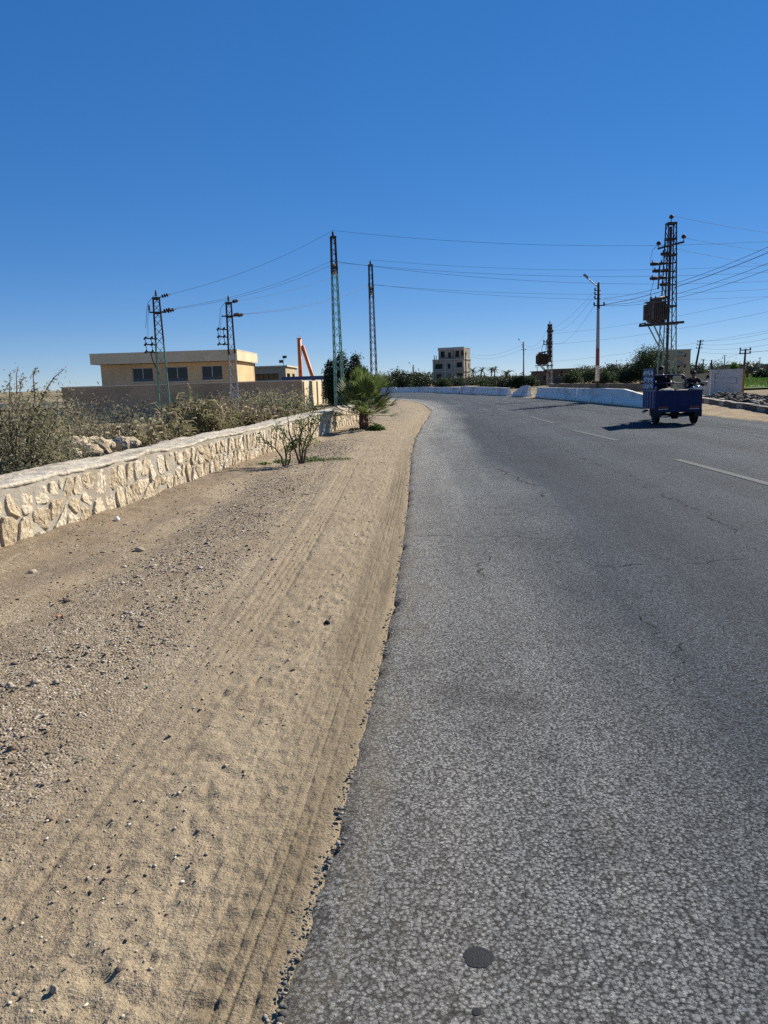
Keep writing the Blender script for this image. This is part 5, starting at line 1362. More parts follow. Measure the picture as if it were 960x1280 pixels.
# ---- green field far right
t = NT('crop field'); co = t.co(); 
c = t.ramp(t.noise(t.scale(co, (0.02, 0.12, 1)), 1.0, 6, .6), [(.35, (0.035, 0.06, 0.016)), (.5, (0.065, 0.115, 0.025)), (.65, (0.12, 0.17, 0.045))])
M['field'] = t.done(c, .95, t.bump(t.noise(co, 3, 6, .7), .15), .1)
fx, fy = np.meshgrid(np.linspace(0, 1, 24), np.linspace(62, 190, 40))
FXx = gx(912, 60, 0) / 60 * fy * .98 + fx * 120
o = np_mesh('crop_field', np.stack([FXx, fy, -0.02 + .10 * fbm(FXx * .4, fy * .4, 160, 3)], -1).reshape(-1, 3), grid_faces(40, 24), M['field'], None, True); o['kind'] = 'structure'

# ================================================================== VEGETATION
def leaf_cloud(name, C, size, mat, parent, up=0.2, aspect=0.45, dirs=None, rnd=None):
    """many folded leaves (two quads sharing a rib) centred at C"""
    C = np.asarray(C, float); n = len(C)
    size = np.broadcast_to(np.asarray(size, float), (n,)) * rng.uniform(.6, 1.35, n)
    d = rng.normal(0, 1, (n, 3)) if dirs is None else np.asarray(dirs) + rng.normal(0, .35, (n, 3))
    d[:, 2] += up; d /= np.linalg.norm(d, axis=1)[:, None] + 1e-9
    o = rng.normal(0, 1, (n, 3)); o -= d * (o * d).sum(1)[:, None]; o /= np.linalg.norm(o, axis=1)[:, None] + 1e-9
    nn = np.cross(d, o)
    L = size[:, None]; w = L * aspect * 0.5
    a = C - d * L * .5; b = C + d * L * .5; m1 = C + o * w + nn * w * .35; m2 = C - o * w + nn * w * .35
    v = np.stack([a, m1, b, m2], 1).reshape(-1, 3)
    i = np.arange(n)[:, None] * 4
    f = np.concatenate([i + np.array([[0, 1, 2]]), i + np.array([[0, 2, 3]])], 0)
    r = rng.uniform(0, 1, n) if rnd is None else np.clip(rnd, 0, 1)
    return np_mesh(name, v, f, mat, parent, False, {'rnd': np.repeat(r, 4)})


def clump_points(n, cl, rad, k):
    """cl (K,3) clump centres, gaussian leaves about them"""
    idx = rng.integers(0, len(cl), n)
    P = cl[idx] + rng.normal(0, 1, (n, 3)) * (np.asarray(rad)[idx] if np.ndim(rad) else rad)[:, None] if np.ndim(rad) else cl[idx] + rng.normal(0, 1, (n, 3)) * rad
    return P, idx


def tree(name, x, y, z, H, W, label, mat, cat='tree', group=None, n=1600, leaf=.22, K=26, trunk_h=.3, lobes=None, tr=.10, lo=.12, fill=0.0):
    r = empty(name, (x, y, z), label, cat, group)
    if lobes is None: lobes = [(0, 0, H * .58, W * .5, H * .44)]
    cl = []
    for i in range(K):
        lx_, ly_, lz_, rw_, rh_ = lobes[i % len(lobes)]
        th, ph_ = rng.uniform(0, 6.28), math.acos(rng.uniform(-0.85, 1)); q_ = rng.uniform(.45, 1.0) ** .6
        cl.append((lx_ + rw_ * q_ * math.sin(ph_) * math.cos(th), ly_ + rw_ * q_ * math.sin(ph_) * math.sin(th), max(lo * H, lz_ + rh_ * q_ * math.cos(ph_))))
    cl = np.array(cl); rad = rng.uniform(.08, .15, K) * W * (1.0 if len(lobes) == 1 else .6)
    n = int(n * (2.2 if fill == 0 else 1)); P, idx = clump_points(n, cl, rad, K); P[:, 2] = np.where(P[:, 2] < .05 * H, rng.uniform(.05, .25, n) * H, P[:, 2])
    if fill:
        nf_ = int(n * fill); li = rng.integers(0, len(lobes), nf_); lb_ = np.array(lobes)[li]
        th_ = rng.uniform(0, 6.28, nf_); q_ = rng.uniform(0, 1, nf_) ** .4; cz_ = rng.uniform(-1, 1, nf_); sz_ = np.sqrt(1 - cz_ ** 2)
        tp_ = 1.0 - .3 * np.clip(cz_ * q_, 0, 1)
        P[:nf_] = lb_[:, :3] + np.stack([lb_[:, 3] * q_ * sz_ * np.cos(th_) * tp_, lb_[:, 3] * q_ * sz_ * np.sin(th_) * tp_, lb_[:, 4] * q_ * cz_], -1)
    ct = rng.uniform(-.22, .22, K)
    leaf_cloud('crown', P, leaf, mat, r, .2, .55, None, .5 + ct[idx] + rng.normal(0, .2, n))
    m = MB(); th = trunk_h * H
    m.tube([(0, 0, -.2), (.02 * W, 0, th * .5), (0, .02 * W, th)], [tr * 1.25, tr, tr * .8], 7)
    for i in range(min(9, K)):
        c = Vector(cl[i]); b0 = Vector((0, 0, th * rng.uniform(.6, 1.0)))
        m.tube([b0, b0.lerp(c, .5) + Vector((0, 0, .06 * H)), c], [tr * .6, tr * .35, tr * .12], 5)
    m.build('trunk', M['trunk'], r, True)
    return r


def date_palm(x, y, z, H, label, spread=2.2, nf=22, group='date palms beyond the road', tilt=0.0, seed=0):
    r = empty('date_palm', (x, y, z), label, 'palm tree', group); rs = random.Random(seed)
    top = Vector((tilt, 0, H)); m = MB()
    m.tube([(0, 0, -.2), Vector((tilt * .4, 0, H * .5)), top], [.22, .17, .15], 8); m.build('trunk', M['palm_trunk'], r, True)
    m = MB(); vs, fs, rn = [], [], []
    for i in range(nf):
        az = 2 * math.pi * i / nf + rs.uniform(-.2, .2); el = rs.uniform(-.25, 1.25)
        L = spread * rs.uniform(.8, 1.1); pts = []
        for k in range(7):
            s_ = k / 6; e = el - 1.25 * s_ ** 1.5
            if k == 0: p = top.copy()
            else: p = pts[-1] + Vector((math.cos(az) * math.cos(e), math.sin(az) * math.cos(e), math.sin(e))) * (L / 6)
            pts.append(p)
        for k in range(1, 7):
            for q in range(3):
                base = pts[k - 1].lerp(pts[k], q / 3); dr = (pts[k] - pts[k - 1]).normalized(); sd = dr.cross(Vector((0, 0, 1))).normalized()
                ll = spread * .24 * (1 - .55 * abs(k / 6 - .45))
                for sg in (-1, 1):
                    tip = base + (sd * sg * .8 + dr * .55 + Vector((0, 0, -.15))).normalized() * ll
                    b = len(vs); vs += [base - dr * .04, base + dr * .06, tip]; fs.append((b, b + 1, b + 2)); rn += [rs.random()] * 3
    np_mesh('crown', [tuple(v) for v in vs], fs, M['leaf_date'], r, False, {'rnd': rn})
    return r


# ---- fan palm beside the stone wall
pp = at(455, 537, 0.0); palm = empty('fan_palm', (pp.x, pp.y, 0.02), 'bushy young fan palm with a stout brown trunk at the end of the wall', 'palm tree')
m = MB(); rs = random.Random(5); ht = 0.55
m.tube([(0, 0, -.1), (0, 0, .08), (.01, 0, .3), (.02, 0, ht)], [.18, .185, .15, .09], 14)
for i in range(70):
    a = rs.uniform(0, 6.28); z = rs.uniform(0, .5); rr = .19 - .12 * z
    p = Vector((rr * .9 * math.cos(a), rr * .9 * math.sin(a), z)); m.tube([p, p + Vector((.05 * math.cos(a), .05 * math.sin(a), .10))], [.028, .012], 5)
m.build('trunk', M['palm_trunk'], palm)


def fan(vs, fs, rn, base, d, L, petiole, rs, nl=22, arc=2.5, droop=.25):
    d = d.normalized(); sd = d.cross(Vector((0, 0, 1)))
    if sd.length < .05: sd = Vector((1, 0, 0))
    sd.normalize(); up = sd.cross(d)
    hub = base + d * petiole - Vector((0, 0, .12 * petiole * petiole))
    w = .014
    for off in (sd * w, up * w):
        b = len(vs); vs += [base - off, base + off, hub + off * .6, hub - off * .6]; fs.append((b, b + 1, b + 2)); fs.append((b, b + 2, b + 3)); rn += [.75] * 4
    col = rs.uniform(-.2, .2)
    for k in range(nl):
        a = (k / (nl - 1) - .5) * arc; ll = L * (1 - .30 * abs(k / (nl - 1) - .5) * 2) * rs.uniform(.88, 1.06)
        dr = d * math.cos(a) + sd * math.sin(a) + up * (.12 * math.cos(a * 3) + .08)
        dr.normalize(); cr = dr.cross(up).normalized() * (L * .045)
        fold = up * (L * .016) * (1 if k % 2 else -1)
        p1 = hub + dr * ll * .55 + fold; p2 = hub + dr * ll - Vector((0, 0, droop * ll * rs.uniform(.1, .6)))
        b = len(vs); vs += [hub, p1 - cr, p1 + cr, p2]; fs.append((b, b + 1, b + 2)); fs.append((b + 1, b + 3, b + 2)); rn += [max(0, min(1, .45 + col + rs.uniform(-.18, .18)))] * 4


lv, lf, lr = [], [], []; dv, df, dr_ = [], [], []
for i in range(44):
    a = i * 2.399; el = rs.uniform(.55, 1.5) if i % 3 else rs.uniform(.0, .6)
    d = Vector((math.cos(a) * math.cos(el), math.sin(a) * math.cos(el), math.sin(el)))
    fan(lv, lf, lr, Vector((.02, 0, ht - .05)) + Vector((d.x, d.y, 0)) * .06, d, rs.uniform(.60, .84), rs.uniform(.65, 1.3) * (0.8 + .3 * math.sin(el)), rs, 26, 2.8, .15)
for i in range(10):
    a = rs.uniform(0, 6.28); el = rs.uniform(-.45, .3)
    d = Vector((math.cos(a) * math.cos(el), math.sin(a) * math.cos(el), math.sin(el)))
    fan(dv, df, dr_, Vector((.02, 0, ht - .12)), d, rs.uniform(.2, .3), rs.uniform(.25, .42), rs, 12, 1.6, .9)
np_mesh('crown', [tuple(v) for v in lv], lf, M['leaf_palm'], palm, False, {'rnd': lr})
palm.scale = (.80, .84, .90)
np_mesh('dead_fronds', [tuple(v) for v in dv], df, M['leaf_dead'], palm, False, {'rnd': dr_})


def weed(px, py, w, h, n, leaf, mat, label, name='weed', cat='weed', d=0.5):
    p = at(px, py, 0.02); r = empty(name, (p.x, p.y, verge_z(p.x, p.y) if p.x > -4.5 else 0), label, cat)
    th = rng.uniform(0, 6.28, n); q = np.sqrt(rng.uniform(0, 1, n)); z = h * (1 - q ** 2) * rng.uniform(.1, 1, n)
    P = np.stack([w * q * np.cos(th), w * d * q * np.sin(th), z + .01], -1)
    leaf_cloud('leaves', P, leaf, M[mat], r, .6, .35)
    m = MB()
    for i in range(12):
        a = random.uniform(0, 6.28); m.tube([(0, 0, -.02), (w * .6 * math.cos(a), w * d * .6 * math.sin(a), h * .6)], [.006, .003], 4)
    m.build('stems', M['twig'], r)
    return r
weed(470, 538, .30, .22, 420, .10, 'leaf_bright', 'bright green weed tuft beside the fan palm trunk')
weed(443, 537, .20, .08, 120, .07, 'leaf_palm', 'small dull green weed at the left foot of the fan palm')
weed(466, 510, .75, .55, 500, .16, 'leaf_dead', 'pale dry bush in the verge beyond the fan palm', 'dry_bush', 'bush')
weed(473, 503, .9, .35, 300, .16, 'leaf_olive', 'low olive bush at the far end of the verge behind the palm', 'low_bush', 'bush')
for (px, py, w, h, n, lb) in ((352, 577, .22, .09, 170, 'low green weeds at the left stem of the bare shrub'), (392, 577, .30, .09, 230, 'low green weeds spreading right of the bare shrub'), (425, 576, .28, .04, 110, 'thin trail of green weeds on the sand toward the road'), (330, 581, .16, .05, 70, 'few weeds in the dark soil left of the bare shrub')):
    weed(px, py, w, h, n, .05, 'leaf_bright' if px < 410 else 'leaf_palm', lb)


# ---- bare shrubs with a few leaves
def branchy(px, py, H, W, stems, label, leafn, seed, leafmat='leaf_tree', lean=0.0, depth_n=3):
    p = at(px, py, 0.02); rs = random.Random(seed)
    r = empty('bare_shrub', (p.x, p.y, verge_z(p.x, p.y) - .01), label, 'shrub'); m = MB(); tips = []
    def grow(a, d, L, rad, lev):
        mid = a + d * L * .5 + Vector((rs.uniform(-.1, .1), rs.uniform(-.1, .1), rs.uniform(-.02, .06))) * L; b = a + d * L + Vector((0, 0, rs.uniform(-.05, .1) * L))
        m.tube([a, mid, b], [rad, rad * .8, rad * .55], 5)
        tips.append((b, lev)); tips.append((mid, lev))
        if lev < depth_n:
            for _ in range(rs.choice((2, 2, 3))):
                nd = (d + Vector((rs.uniform(-.75, .75), rs.uniform(-.6, .6), rs.uniform(-.25, .5)))).normalized()
                grow(b if rs.random() < .6 else mid, nd, L * rs.uniform(.5, .72), rad * .55, lev + 1)
    for dx, dz, L in stems: grow(Vector((dx * .12, 0, 0)), Vector((dx, rs.uniform(-.3, .3), dz)).normalized(), L * H, .022, 0)
    m.build('branches', M['twig'], r)
    ct = [t_ for t_ in tips if t_[1] >= 1]; C, dd = [], []
    for i in range(leafn):
        b, lv_ = rs.choice(ct); C.append(tuple(b + Vector((rs.gauss(0, .035), rs.gauss(0, .035), rs.gauss(0, .035)))))
    leaf_cloud('leaves', C, .055, M[leafmat], r, .1, .45)
    return r
branchy(377, 580, 1.0, .8, ((-.28, 1, .62), (-.02, 1, .55), (.35, 1, .55), (.15, .95, .42)), 'taller bare shrub of several dark stems with sparse leaves on the verge', 560, 3, 'leaf_palm')
branchy(357, 581, .74, .6, ((-.35, 1, .50), (0.0, 1, .42), (.28, 1, .38)), 'smaller bare shrub left of the taller one on the verge', 340, 8, 'leaf_palm')

# ---- dark evergreen behind the tall green pole
yt = 51.0; xt = gx(428, yt, 0); sc_ = yt / 960
lob = []
for px, pt_, pb_, wpx in ((413, 447, 508, 13), (428, 436, 506, 17), (444, 440, 500, 14), (455, 458, 505, 13), (421, 462, 510, 18), (438, 470, 512, 20), (450, 480, 514, 16)):
    zt_, zb_ = atd(px, pt_, yt).z, atd(px, pb_, yt).z; lob.append((gx(px, yt, 2) - xt, rng.uniform(-.5, .5), (zt_ + zb_) / 2 + .1, wpx * sc_ * .78, (zt_ - zb_) / 2 * 1.02))
tree('evergreen_tree', xt, yt, -.2, 4.3, 2.2, 'dense dark evergreen tree with pointed lobes behind the tall green pole', M['leaf_dark'], n=26000, leaf=.13, K=110, fill=.75, lobes=lob, tr=.14, trunk_h=.25, lo=.08)

# ---- brush and reeds behind the stone wall
def shrub(x, y, z, H, W, Dp_, label, mat, n, leaf, K, seed, twigs=14, twig_leaf=None, name='shrub'):
    r = empty(name, (x, y, z), label, 'shrub'); rs = random.Random(seed); m = MB(); cl, tl = [], []
    for i in range(K):
        th = rs.uniform(0, 6.28); q = rs.uniform(.1, 1) ** .6; zz = H * rs.uniform(.08, .78)
        k = (1 - (zz / H) ** 2 * .55); c = Vector((W * .5 * q * k * math.cos(th), Dp_ * .5 * q * k * math.sin(th), zz)); cl.append(c)
        m.tube([Vector((c.x * .25, c.y * .25, -.1)), c * .6 + Vector((0, 0, .06)), c + Vector((0, 0, .05))], [.02, .012, .005], 4)
    for i in range(twigs):
        th = rs.uniform(0, 6.28); L = H * rs.uniform(.75, 1.1); sp = rs.uniform(.15, .75)
        a = Vector((W * .25 * math.cos(th) * rs.random(), Dp_ * .25 * math.sin(th) * rs.random(), H * .3)); pts = [a]
        for k in range(1, 6): pts.append(a + Vector((math.cos(th) * sp * (k / 5) ** 1.4 * W * .5, math.sin(th) * sp * (k / 5) ** 1.4 * Dp_ * .5, (L - a.z) * (1 - (1 - k / 5) ** 1.6))) + Vector((rs.uniform(-.03, .03), rs.uniform(-.03, .03), 0)))
        m.tube(pts, [.012, .011, .009, .008, .006, .004], 4)
        for k in range(44):
            f_ = rs.uniform(.45, 1.0) * 5; i0 = min(4, int(f_)); tl.append(pts[i0].lerp(pts[i0 + 1], f_ - i0) + Vector((rs.gauss(0, .03), rs.gauss(0, .03), rs.gauss(0, .03))))
    m.build('branches', M['twig'], r)
    cl = np.array([tuple(c) for c in cl]); P, idx = clump_points(n, cl, .085 * W, K); P[:, 2] = np.abs(P[:, 2])
    ct = rng.uniform(-.22, .22, K); leaf_cloud('foliage', P, leaf, M[mat], r, .35, .3, None, .5 + ct[idx] + rng.normal(0, .2, n))
    if tl: leaf_cloud('twig_leaves', [tuple(p) for p in tl], leaf * .8, M[twig_leaf or mat], r, .2, .4)
    return r


def reeds(x, y, z, H, W, Dp_, label, n, seed, green=.5, plumes=8, blade=.022):
    r = empty('reed_clump', (x, y, z), label, 'reeds', 'reed clumps behind the stone wall')
    vs, fs, rn = [], [], []; ps, pf, pr = [], [], []; sv, sf, sr = [], [], []
    rs = random.Random(seed)
    def ribbon(VS, FS, RN, pts, w, c):
        b = len(VS)
        d = (pts[-1] - pts[0]); sd = d.cross(Vector((rs.uniform(-1, 1), rs.uniform(-1, 1), .3))).normalized()
        for k, p in enumerate(pts):
            ww = w * (1 - (k / (len(pts) - 1)) ** 2 * .92); VS += [p - sd * ww, p + sd * ww]; RN += [c, c]
        for k in range(len(pts) - 1):
            FS.append((b + 2 * k, b + 2 * k + 1, b + 2 * k + 3)); FS.append((b + 2 * k, b + 2 * k + 3, b + 2 * k + 2))
    for i in range(n):
        th = rs.uniform(0, 6.28); q = math.sqrt(rs.random()); bx, by = W * .5 * q * math.cos(th), Dp_ * .5 * q * math.sin(th)
        h = H * rs.uniform(.5, 1.0) * (1 - .28 * q); ln = Vector((rs.gauss(0, .12), rs.gauss(0, .12), 1)).normalized()
        base = Vector((bx, by, -.05)); dead = rs.random() > green
        VS, FS, RN = (sv, sf, sr) if dead else (vs, fs, rn)
        stalk = [base + ln * (h * k / 3) + Vector((ln.x, ln.y, 0)) * (.25 * h * (k / 3) ** 2) for k in range(4)]
        ribbon(VS, FS, RN, stalk, .008, rs.uniform(.3, .8))
        for k in range(6):
            s_ = rs.uniform(.2, .98); p = base.lerp(stalk[3], s_); a = rs.uniform(0, 6.28); L = h * rs.uniform(.16, .34)
            o_ = Vector((math.cos(a), math.sin(a), 0))
            ribbon(VS, FS, RN, [p, p + o_ * L * .35 + Vector((0, 0, L * .5)), p + o_ * L * .8 + Vector((0, 0, L * .5)), p + o_ * L * 1.1 + Vector((0, 0, L * .2))], blade, rs.random())
        if i < plumes:
            tp = stalk[3] + Vector((0, 0, .0)); a = rs.uniform(0, 6.28); bend = Vector((math.cos(a), math.sin(a), 0)) * .06
            for k in range(46):
                s_ = rs.random(); p = tp + Vector((0, 0, .30 * s_)) + bend * (s_ * 2.2) ** 2 * .5
                ps_ = p + Vector((rs.gauss(0, .028), rs.gauss(0, .028), -.02)) * (1.2 - s_ * .6)
                ribbon(ps, pf, pr, [p, p.lerp(ps_, .6) + Vector((0, 0, .03)), ps_ + Vector((0, 0, .02))], .009, rs.random())
    np_mesh('foliage', [tuple(v) for v in vs], fs, M['leaf_reed'], r, False, {'rnd': rn})
    if sv: np_mesh('dead_stalks', [tuple(v) for v in sv], sf, M['leaf_straw'], r, False, {'rnd': sr})
    if ps: np_mesh('seed_heads', [tuple(v) for v in ps], pf, M['plume'], r, False, {'rnd': pr})
    return r


GZ0 = -0.38
shrub(gx(6, 10.6, 0), 10.8, GZ0, 2.1, 2.35, 2.0, 'big dusty olive shrub nearest behind the stone wall, at the left edge', 'leaf_olive', 25000, .060, 90, 21, 30, 'leaf_grey')
shrub(gx(-70, 12.5, 0), 12.4, GZ0, 2.1, 2.0, 2.2, 'tall olive shrub half out of view past the left edge', 'leaf_olive', 7000, .06, 60, 22, 16, 'leaf_olive')
shrub(gx(88, 15.5, 0), 15.5, GZ0, 1.72, 2.3, 1.8, 'brownish olive shrub behind the big one, before the boundary wall', 'leaf_grey', 7500, .055, 60, 23, 12, 'leaf_grey')
shrub(gx(130, 19.0, 0), 19.0, GZ0, 1.62, 2.4, 1.6, 'grey-green shrub between the brownish one and the reeds', 'leaf_olive', 6500, .07, 60, 24, 10, 'leaf_grey')
shrub(gx(325, 36, 0), 36.0, GZ0, 1.6, 3.0, 2.2, 'dark grey-green shrub before the boundary wall, right of the grey short pole', 'leaf_olive', 4200, .12, 44, 25, 10, 'leaf_grey', 'dark_shrub')
shrub(gx(354, 33, 0), 33.0, GZ0, 1.65, 2.6, 2.2, 'green shrub at the right end of the boundary wall', 'leaf_olive', 4200, .12, 44, 26, 8, 'leaf_olive')
shrub(gx(286, 33, 0), 33.0, GZ0, 1.5, 2.4, 1.8, 'pale straw-coloured shrub at the foot of the grey short pole', 'leaf_grey', 3200, .11, 40, 27, 12, 'leaf_grey')
shrub(gx(392, 29, 0), 29.0, GZ0, 1.15, 1.7, 1.2, 'small green shrub leaning over the far stretch of the stone wall', 'leaf_reed', 1800, .09, 26, 28, 5, 'leaf_reed')
for (px, y, H, W, n, gr, pl, lb) in (
    (176, 18.5, 1.30, 1.5, 150, .3, 12, 'dry straw reed clump with feathery heads left of the green-footed pole'),
    (207, 20.5, 1.38, 1.5, 170, .75, 9, 'greener reed clump at the foot of the green-footed pole'),
    (240, 23.5, 1.95, 2.0, 260, .6, 16, 'tallest reed clump, reaching above the boundary wall'),
    (268, 26.5, 1.55, 1.9, 210, .45, 12, 'mixed green and straw reed clump right of the tallest one'),
    (302, 27.5, 1.35, 2.0, 210, .25, 14, 'straw-coloured reed clump below the grey short pole'),
    (335, 28.5, 1.22, 2.0, 200, .22, 12, 'short straw reed clump in front of the dark shrub'),
    (366, 29.5, 1.10, 1.9, 180, .4, 8, 'short reed clump near the sunlit end wall')):
    reeds(gx(px, y, 0), y, GZ0, H, W, 1.4, lb, n, int(px), gr, pl, .016 + .0004 * y)
# low dead grass filling the ground behind the wall
vs, fs, rn = [], [], []
for i in range(9000):
    y = rng.uniform(9, 40); x0_ = wall_x_at(min(y, 28)) - .95
    x = x0_ - abs(rng.normal(0, 2.2)) - .1
    h = rng.uniform(.10, .42); a = rng.uniform(0, 6.28); w = .008 + .0004 * y
    b = len(vs); vs += [(x - w, y, GZ0), (x + w, y, GZ0), (x + .3 * h * math.cos(a), y + .3 * h * math.sin(a), GZ0 + h)]; fs.append((b, b + 1, b + 2)); rn += [rng.random()] * 3
o = np_mesh('dry_grass', vs, fs, M['leaf_straw'], None, False, {'rnd': rn}); o['kind'] = 'stuff'; o['label'] = 'low dead grass on the ground behind the stone wall'; o['category'] = 'grass'
# pale boulders dumped behind the wall
for i, (px, py, y, r_, lb) in enumerate(((100, 562, 12.2, .20, 'left pale limestone boulder behind the wall by the big shrub'), (118, 562, 12.4, .24, 'pale limestone boulder right of the left one behind the wall'), (92, 569, 11.6, .12, 'small pale boulder in front of the boulder pair'), (114, 568, 11.8, .13, 'flat pale boulder in front of the boulder pair'), (150, 558, 13.4, .17, 'single pale boulder further along behind the wall'), (163, 556, 14.0, .14, 'smaller pale boulder beside the single one, under the reeds'), (137, 559, 13.0, .10, 'little pale boulder between the pair and the single one'))):
    o = stone(px, py, r_ * 1.15, lb, M['rock'], 'boulder', 'boulder', .8); p = atd(px, py - 3, y); o.location = (p.x, p.y, p.z - r_ * .1); o.scale = (1.5, 1.4, 1.25); o.data.polygons.foreach_set('use_smooth', np.zeros(len(o.data.polygons), bool))
    for v_ in o.data.vertices: v_.co *= 1 + .30 * float(vnoise(np.array(v_.co.x * 9 + i), np.array(v_.co.y * 9 + v_.co.z * 13), 201)); o['group'] = 'boulders behind the stone wall'
# earth the boulders sit on
bx, by = np.meshgrid(np.linspace(0, 1, 60), np.linspace(9, 30, 80))
BX = np.interp(by, [9, 28, 30], [wall_x_at(9), wall_x_at(28), wall_x_at(30)]) - .70 - bx * 4.0
BZ = -0.40 + 0.62 * np.exp(-((bx - .10) / .22) ** 2) * (.55 + .8 * vnoise(by * .5, bx * 2, 170)) * sm(9, 11.5, by) * (1 - sm(15, 20, by)) + .05 * fbm(BX * 2, by * 2, 171, 3)
o = np_mesh('earth_mound', np.stack([BX, by, BZ], -1).reshape(-1, 3), grid_faces(80, 60)[:, ::-1], M['dirt'], None, True); o['kind'] = 'structure'

# ---- trees across the road
TG = 'trees beyond the road'
def T(px, y, pt_, wpx, label, mat='leaf_tree', n=1500, name='tree', **kw):
    x = gx(px, y, 1); H = max(1.2, atd(px, pt_, y).z + .2)
    return tree(name, x, y, -.2, H, wpx * y / 960, label, M[mat], 'tree', TG, n, kw.pop('leaf', .0020 * y), kw.pop('K', 44), **kw)
T(813, 92, 438.5, 41, 'big round dark green tree left of the tall transformer pole', 'leaf_tree', 5200, K=60, leaf=.17)
T(839, 80, 462, 26, 'low green bush-like tree between the round tree and the beige house', 'leaf_tree', 1500)
T(497, 128, 467.5, 34, 'dark bushy tree right behind the fan palm at the bend', 'leaf_dark', 2200)
T(524, 140, 471, 30, 'dark bushy tree left of the apartment block', 'leaf_dark', 1700)
T(477, 120, 472, 26, 'dark tree hidden partly by the fan palm crown', 'leaf_dark', 1300)
T(551, 150, 480.5, 22, 'bush in front of the left corner of the apartment block', 'leaf_tree', 1000)
T(571, 155, 480.5, 26, 'low scrub tree before the middle of the apartment block', 'leaf_far', 900)
T(588, 160, 480.5, 20, 'low scrub tree before the right corner of the apartment block', 'leaf_far', 900)
T(646, 105, 470.5, 22, 'dark green spiky shrub right of the small palm, beside the barrier gap', 'leaf_dark', 1300)
T(633, 110, 478, 26, 'low dark shrub behind the barrier below the palms', 'leaf_dark', 1000)
T(664, 118, 474, 20, 'scrub tree at the foot of the far street lamp', 'leaf_tree', 900)
T(613, 130, 481, 30, 'low green scrub below the brown house at the bend', 'leaf_tree', 900)
T(731, 140, 458.5, 26, 'olive tree right of the dark brick house', 'leaf_far', 1500)
T(716, 110, 466, 22, 'green bush in front of the dark brick house', 'leaf_tree', 1200)
T(742, 96, 463, 26, 'broad green tree left of the banded lamp pole', 'leaf_tree', 1600)
T(757, 88, 467, 22, 'bright green tree just right of the banded lamp pole', 'leaf_tree', 1600)
T(766, 145, 458, 24, 'pale olive tree behind the bright green one', 'leaf_far', 1400)
T(780, 92, 463.5, 26, 'dark green tree under the date palm', 'leaf_dark', 1700)
T(795, 120, 457, 20, 'dark tree between the date palm and the round tree', 'leaf_dark', 1300)
T(868, 200, 459, 26, 'far dark tree beyond the beige house', 'leaf_far', 1000)
T(903, 230, 458, 36, 'far bluish tree above the whitewashed wall', 'leaf_far', 1100)
T(917, 150, 454.5, 12, 'small bright green tree peeping over the whitewashed wall', 'leaf_bright', 700)
T(951, 110, 464.5, 17, 'round dark green tree in the field at the right edge', 'leaf_dark', 1100)
T(940, 240, 457, 26, 'far dark tree behind the field, left of the round one', 'leaf_far', 900)
date_palm(gx(592, 230, 0), 230, -.2, atd(592, 463, 230).z, 'date palm nearest the apartment block, leaning left', 2.2, 22, tilt=-.2, seed=1)
date_palm(gx(600, 232, 0), 232, -.2, atd(600, 463, 232).z, 'date palm second from the apartment block', 2.2, 22, tilt=.6, seed=2)
date_palm(gx(614.5, 235, 0), 235, -.2, atd(614, 461.5, 235).z, 'left palm of the tight pair above the brown house', 2.0, 22, seed=3)
date_palm(gx(618.5, 236, 0), 236, -.2, atd(618, 461.5, 236).z, 'right palm of the tight pair above the brown house', 2.0, 22, seed=4)
date_palm(gx(630, 170, 0), 170, -.2, atd(633, 466.5, 170).z, 'palm with a bent heavy crown between the pair and the far street lamp', 1.9, 24, tilt=.7, seed=5)
date_palm(gx(783, 150, 0), 150, -.2, atd(783, 458, 150).z, 'lone date palm standing above the dark trees right of the banded lamp', 1.8, 24, seed=6)
date_palm(gx(934, 120, 0), 120, -.2, atd(935, 454.5, 120).z, 'date palm on the edge of the green field', 1.1, 22, seed=7)
date_palm(gx(664, 220, 0), 220, -.2, atd(664, 470, 220).z, 'short distant palm right of the far street lamp', 1.8, 20, seed=8)
# the far tree belt that reads as one mass
P, S_, RN = [], [], []
for i in range(42000):
    a = rng.uniform(-.62, .56); y = rng.uniform(285, 380); x = a * y
    hmax = (2.6 if (a < .09 or a > .2) else 1.6) + 2.2 * float(vnoise(np.array(x * .035), np.array(1.0), 180)) + 1.4 * float(vnoise(np.array(x * .12), np.array(4.0), 181))
    if a < -.28: hmax *= .0
    if hmax <= .3: continue
    P.append((x, y, hmax * rng.uniform(0, 1) ** 1.3 * .95)); S_.append(rng.uniform(.5, .95)); RN.append(np.clip(.5 + 1.0 * float(vnoise(np.array(x * .1), np.array(y * .1), 182)) + rng.normal(0, .12), 0, 1))
o = leaf_cloud('far_tree_belt', P, S_, M['leaf_far'], None, .2, .8, None, np.array(RN)); o['kind'] = 'stuff'; o['label'] = 'far belt of dusty trees along the horizon'; o['category'] = 'trees'

# crops standing in the field: one mass nobody could count
yy_ = rng.uniform(64, 180, 14000); xx_ = gx(914, 60, 0) / 60 * yy_ + rng.uniform(0, 1, 14000) * (yy_ * .16)
kp = (vnoise(xx_ * .05, yy_ * .22, 210) > -.12)
o = leaf_cloud('crops', np.stack([xx_, yy_, rng.uniform(0.02, .32, 14000)], -1)[kp], .30, M['leaf_bright'], None, .8, .4, None, (.35 + .9 * vnoise(xx_ * .12, yy_ * .4, 211) + rng.normal(0, .15, 14000))[kp]); o['kind'] = 'stuff'; o['label'] = 'low green crops growing in the field beyond the ochre-footed pole'; o['category'] = 'crops'

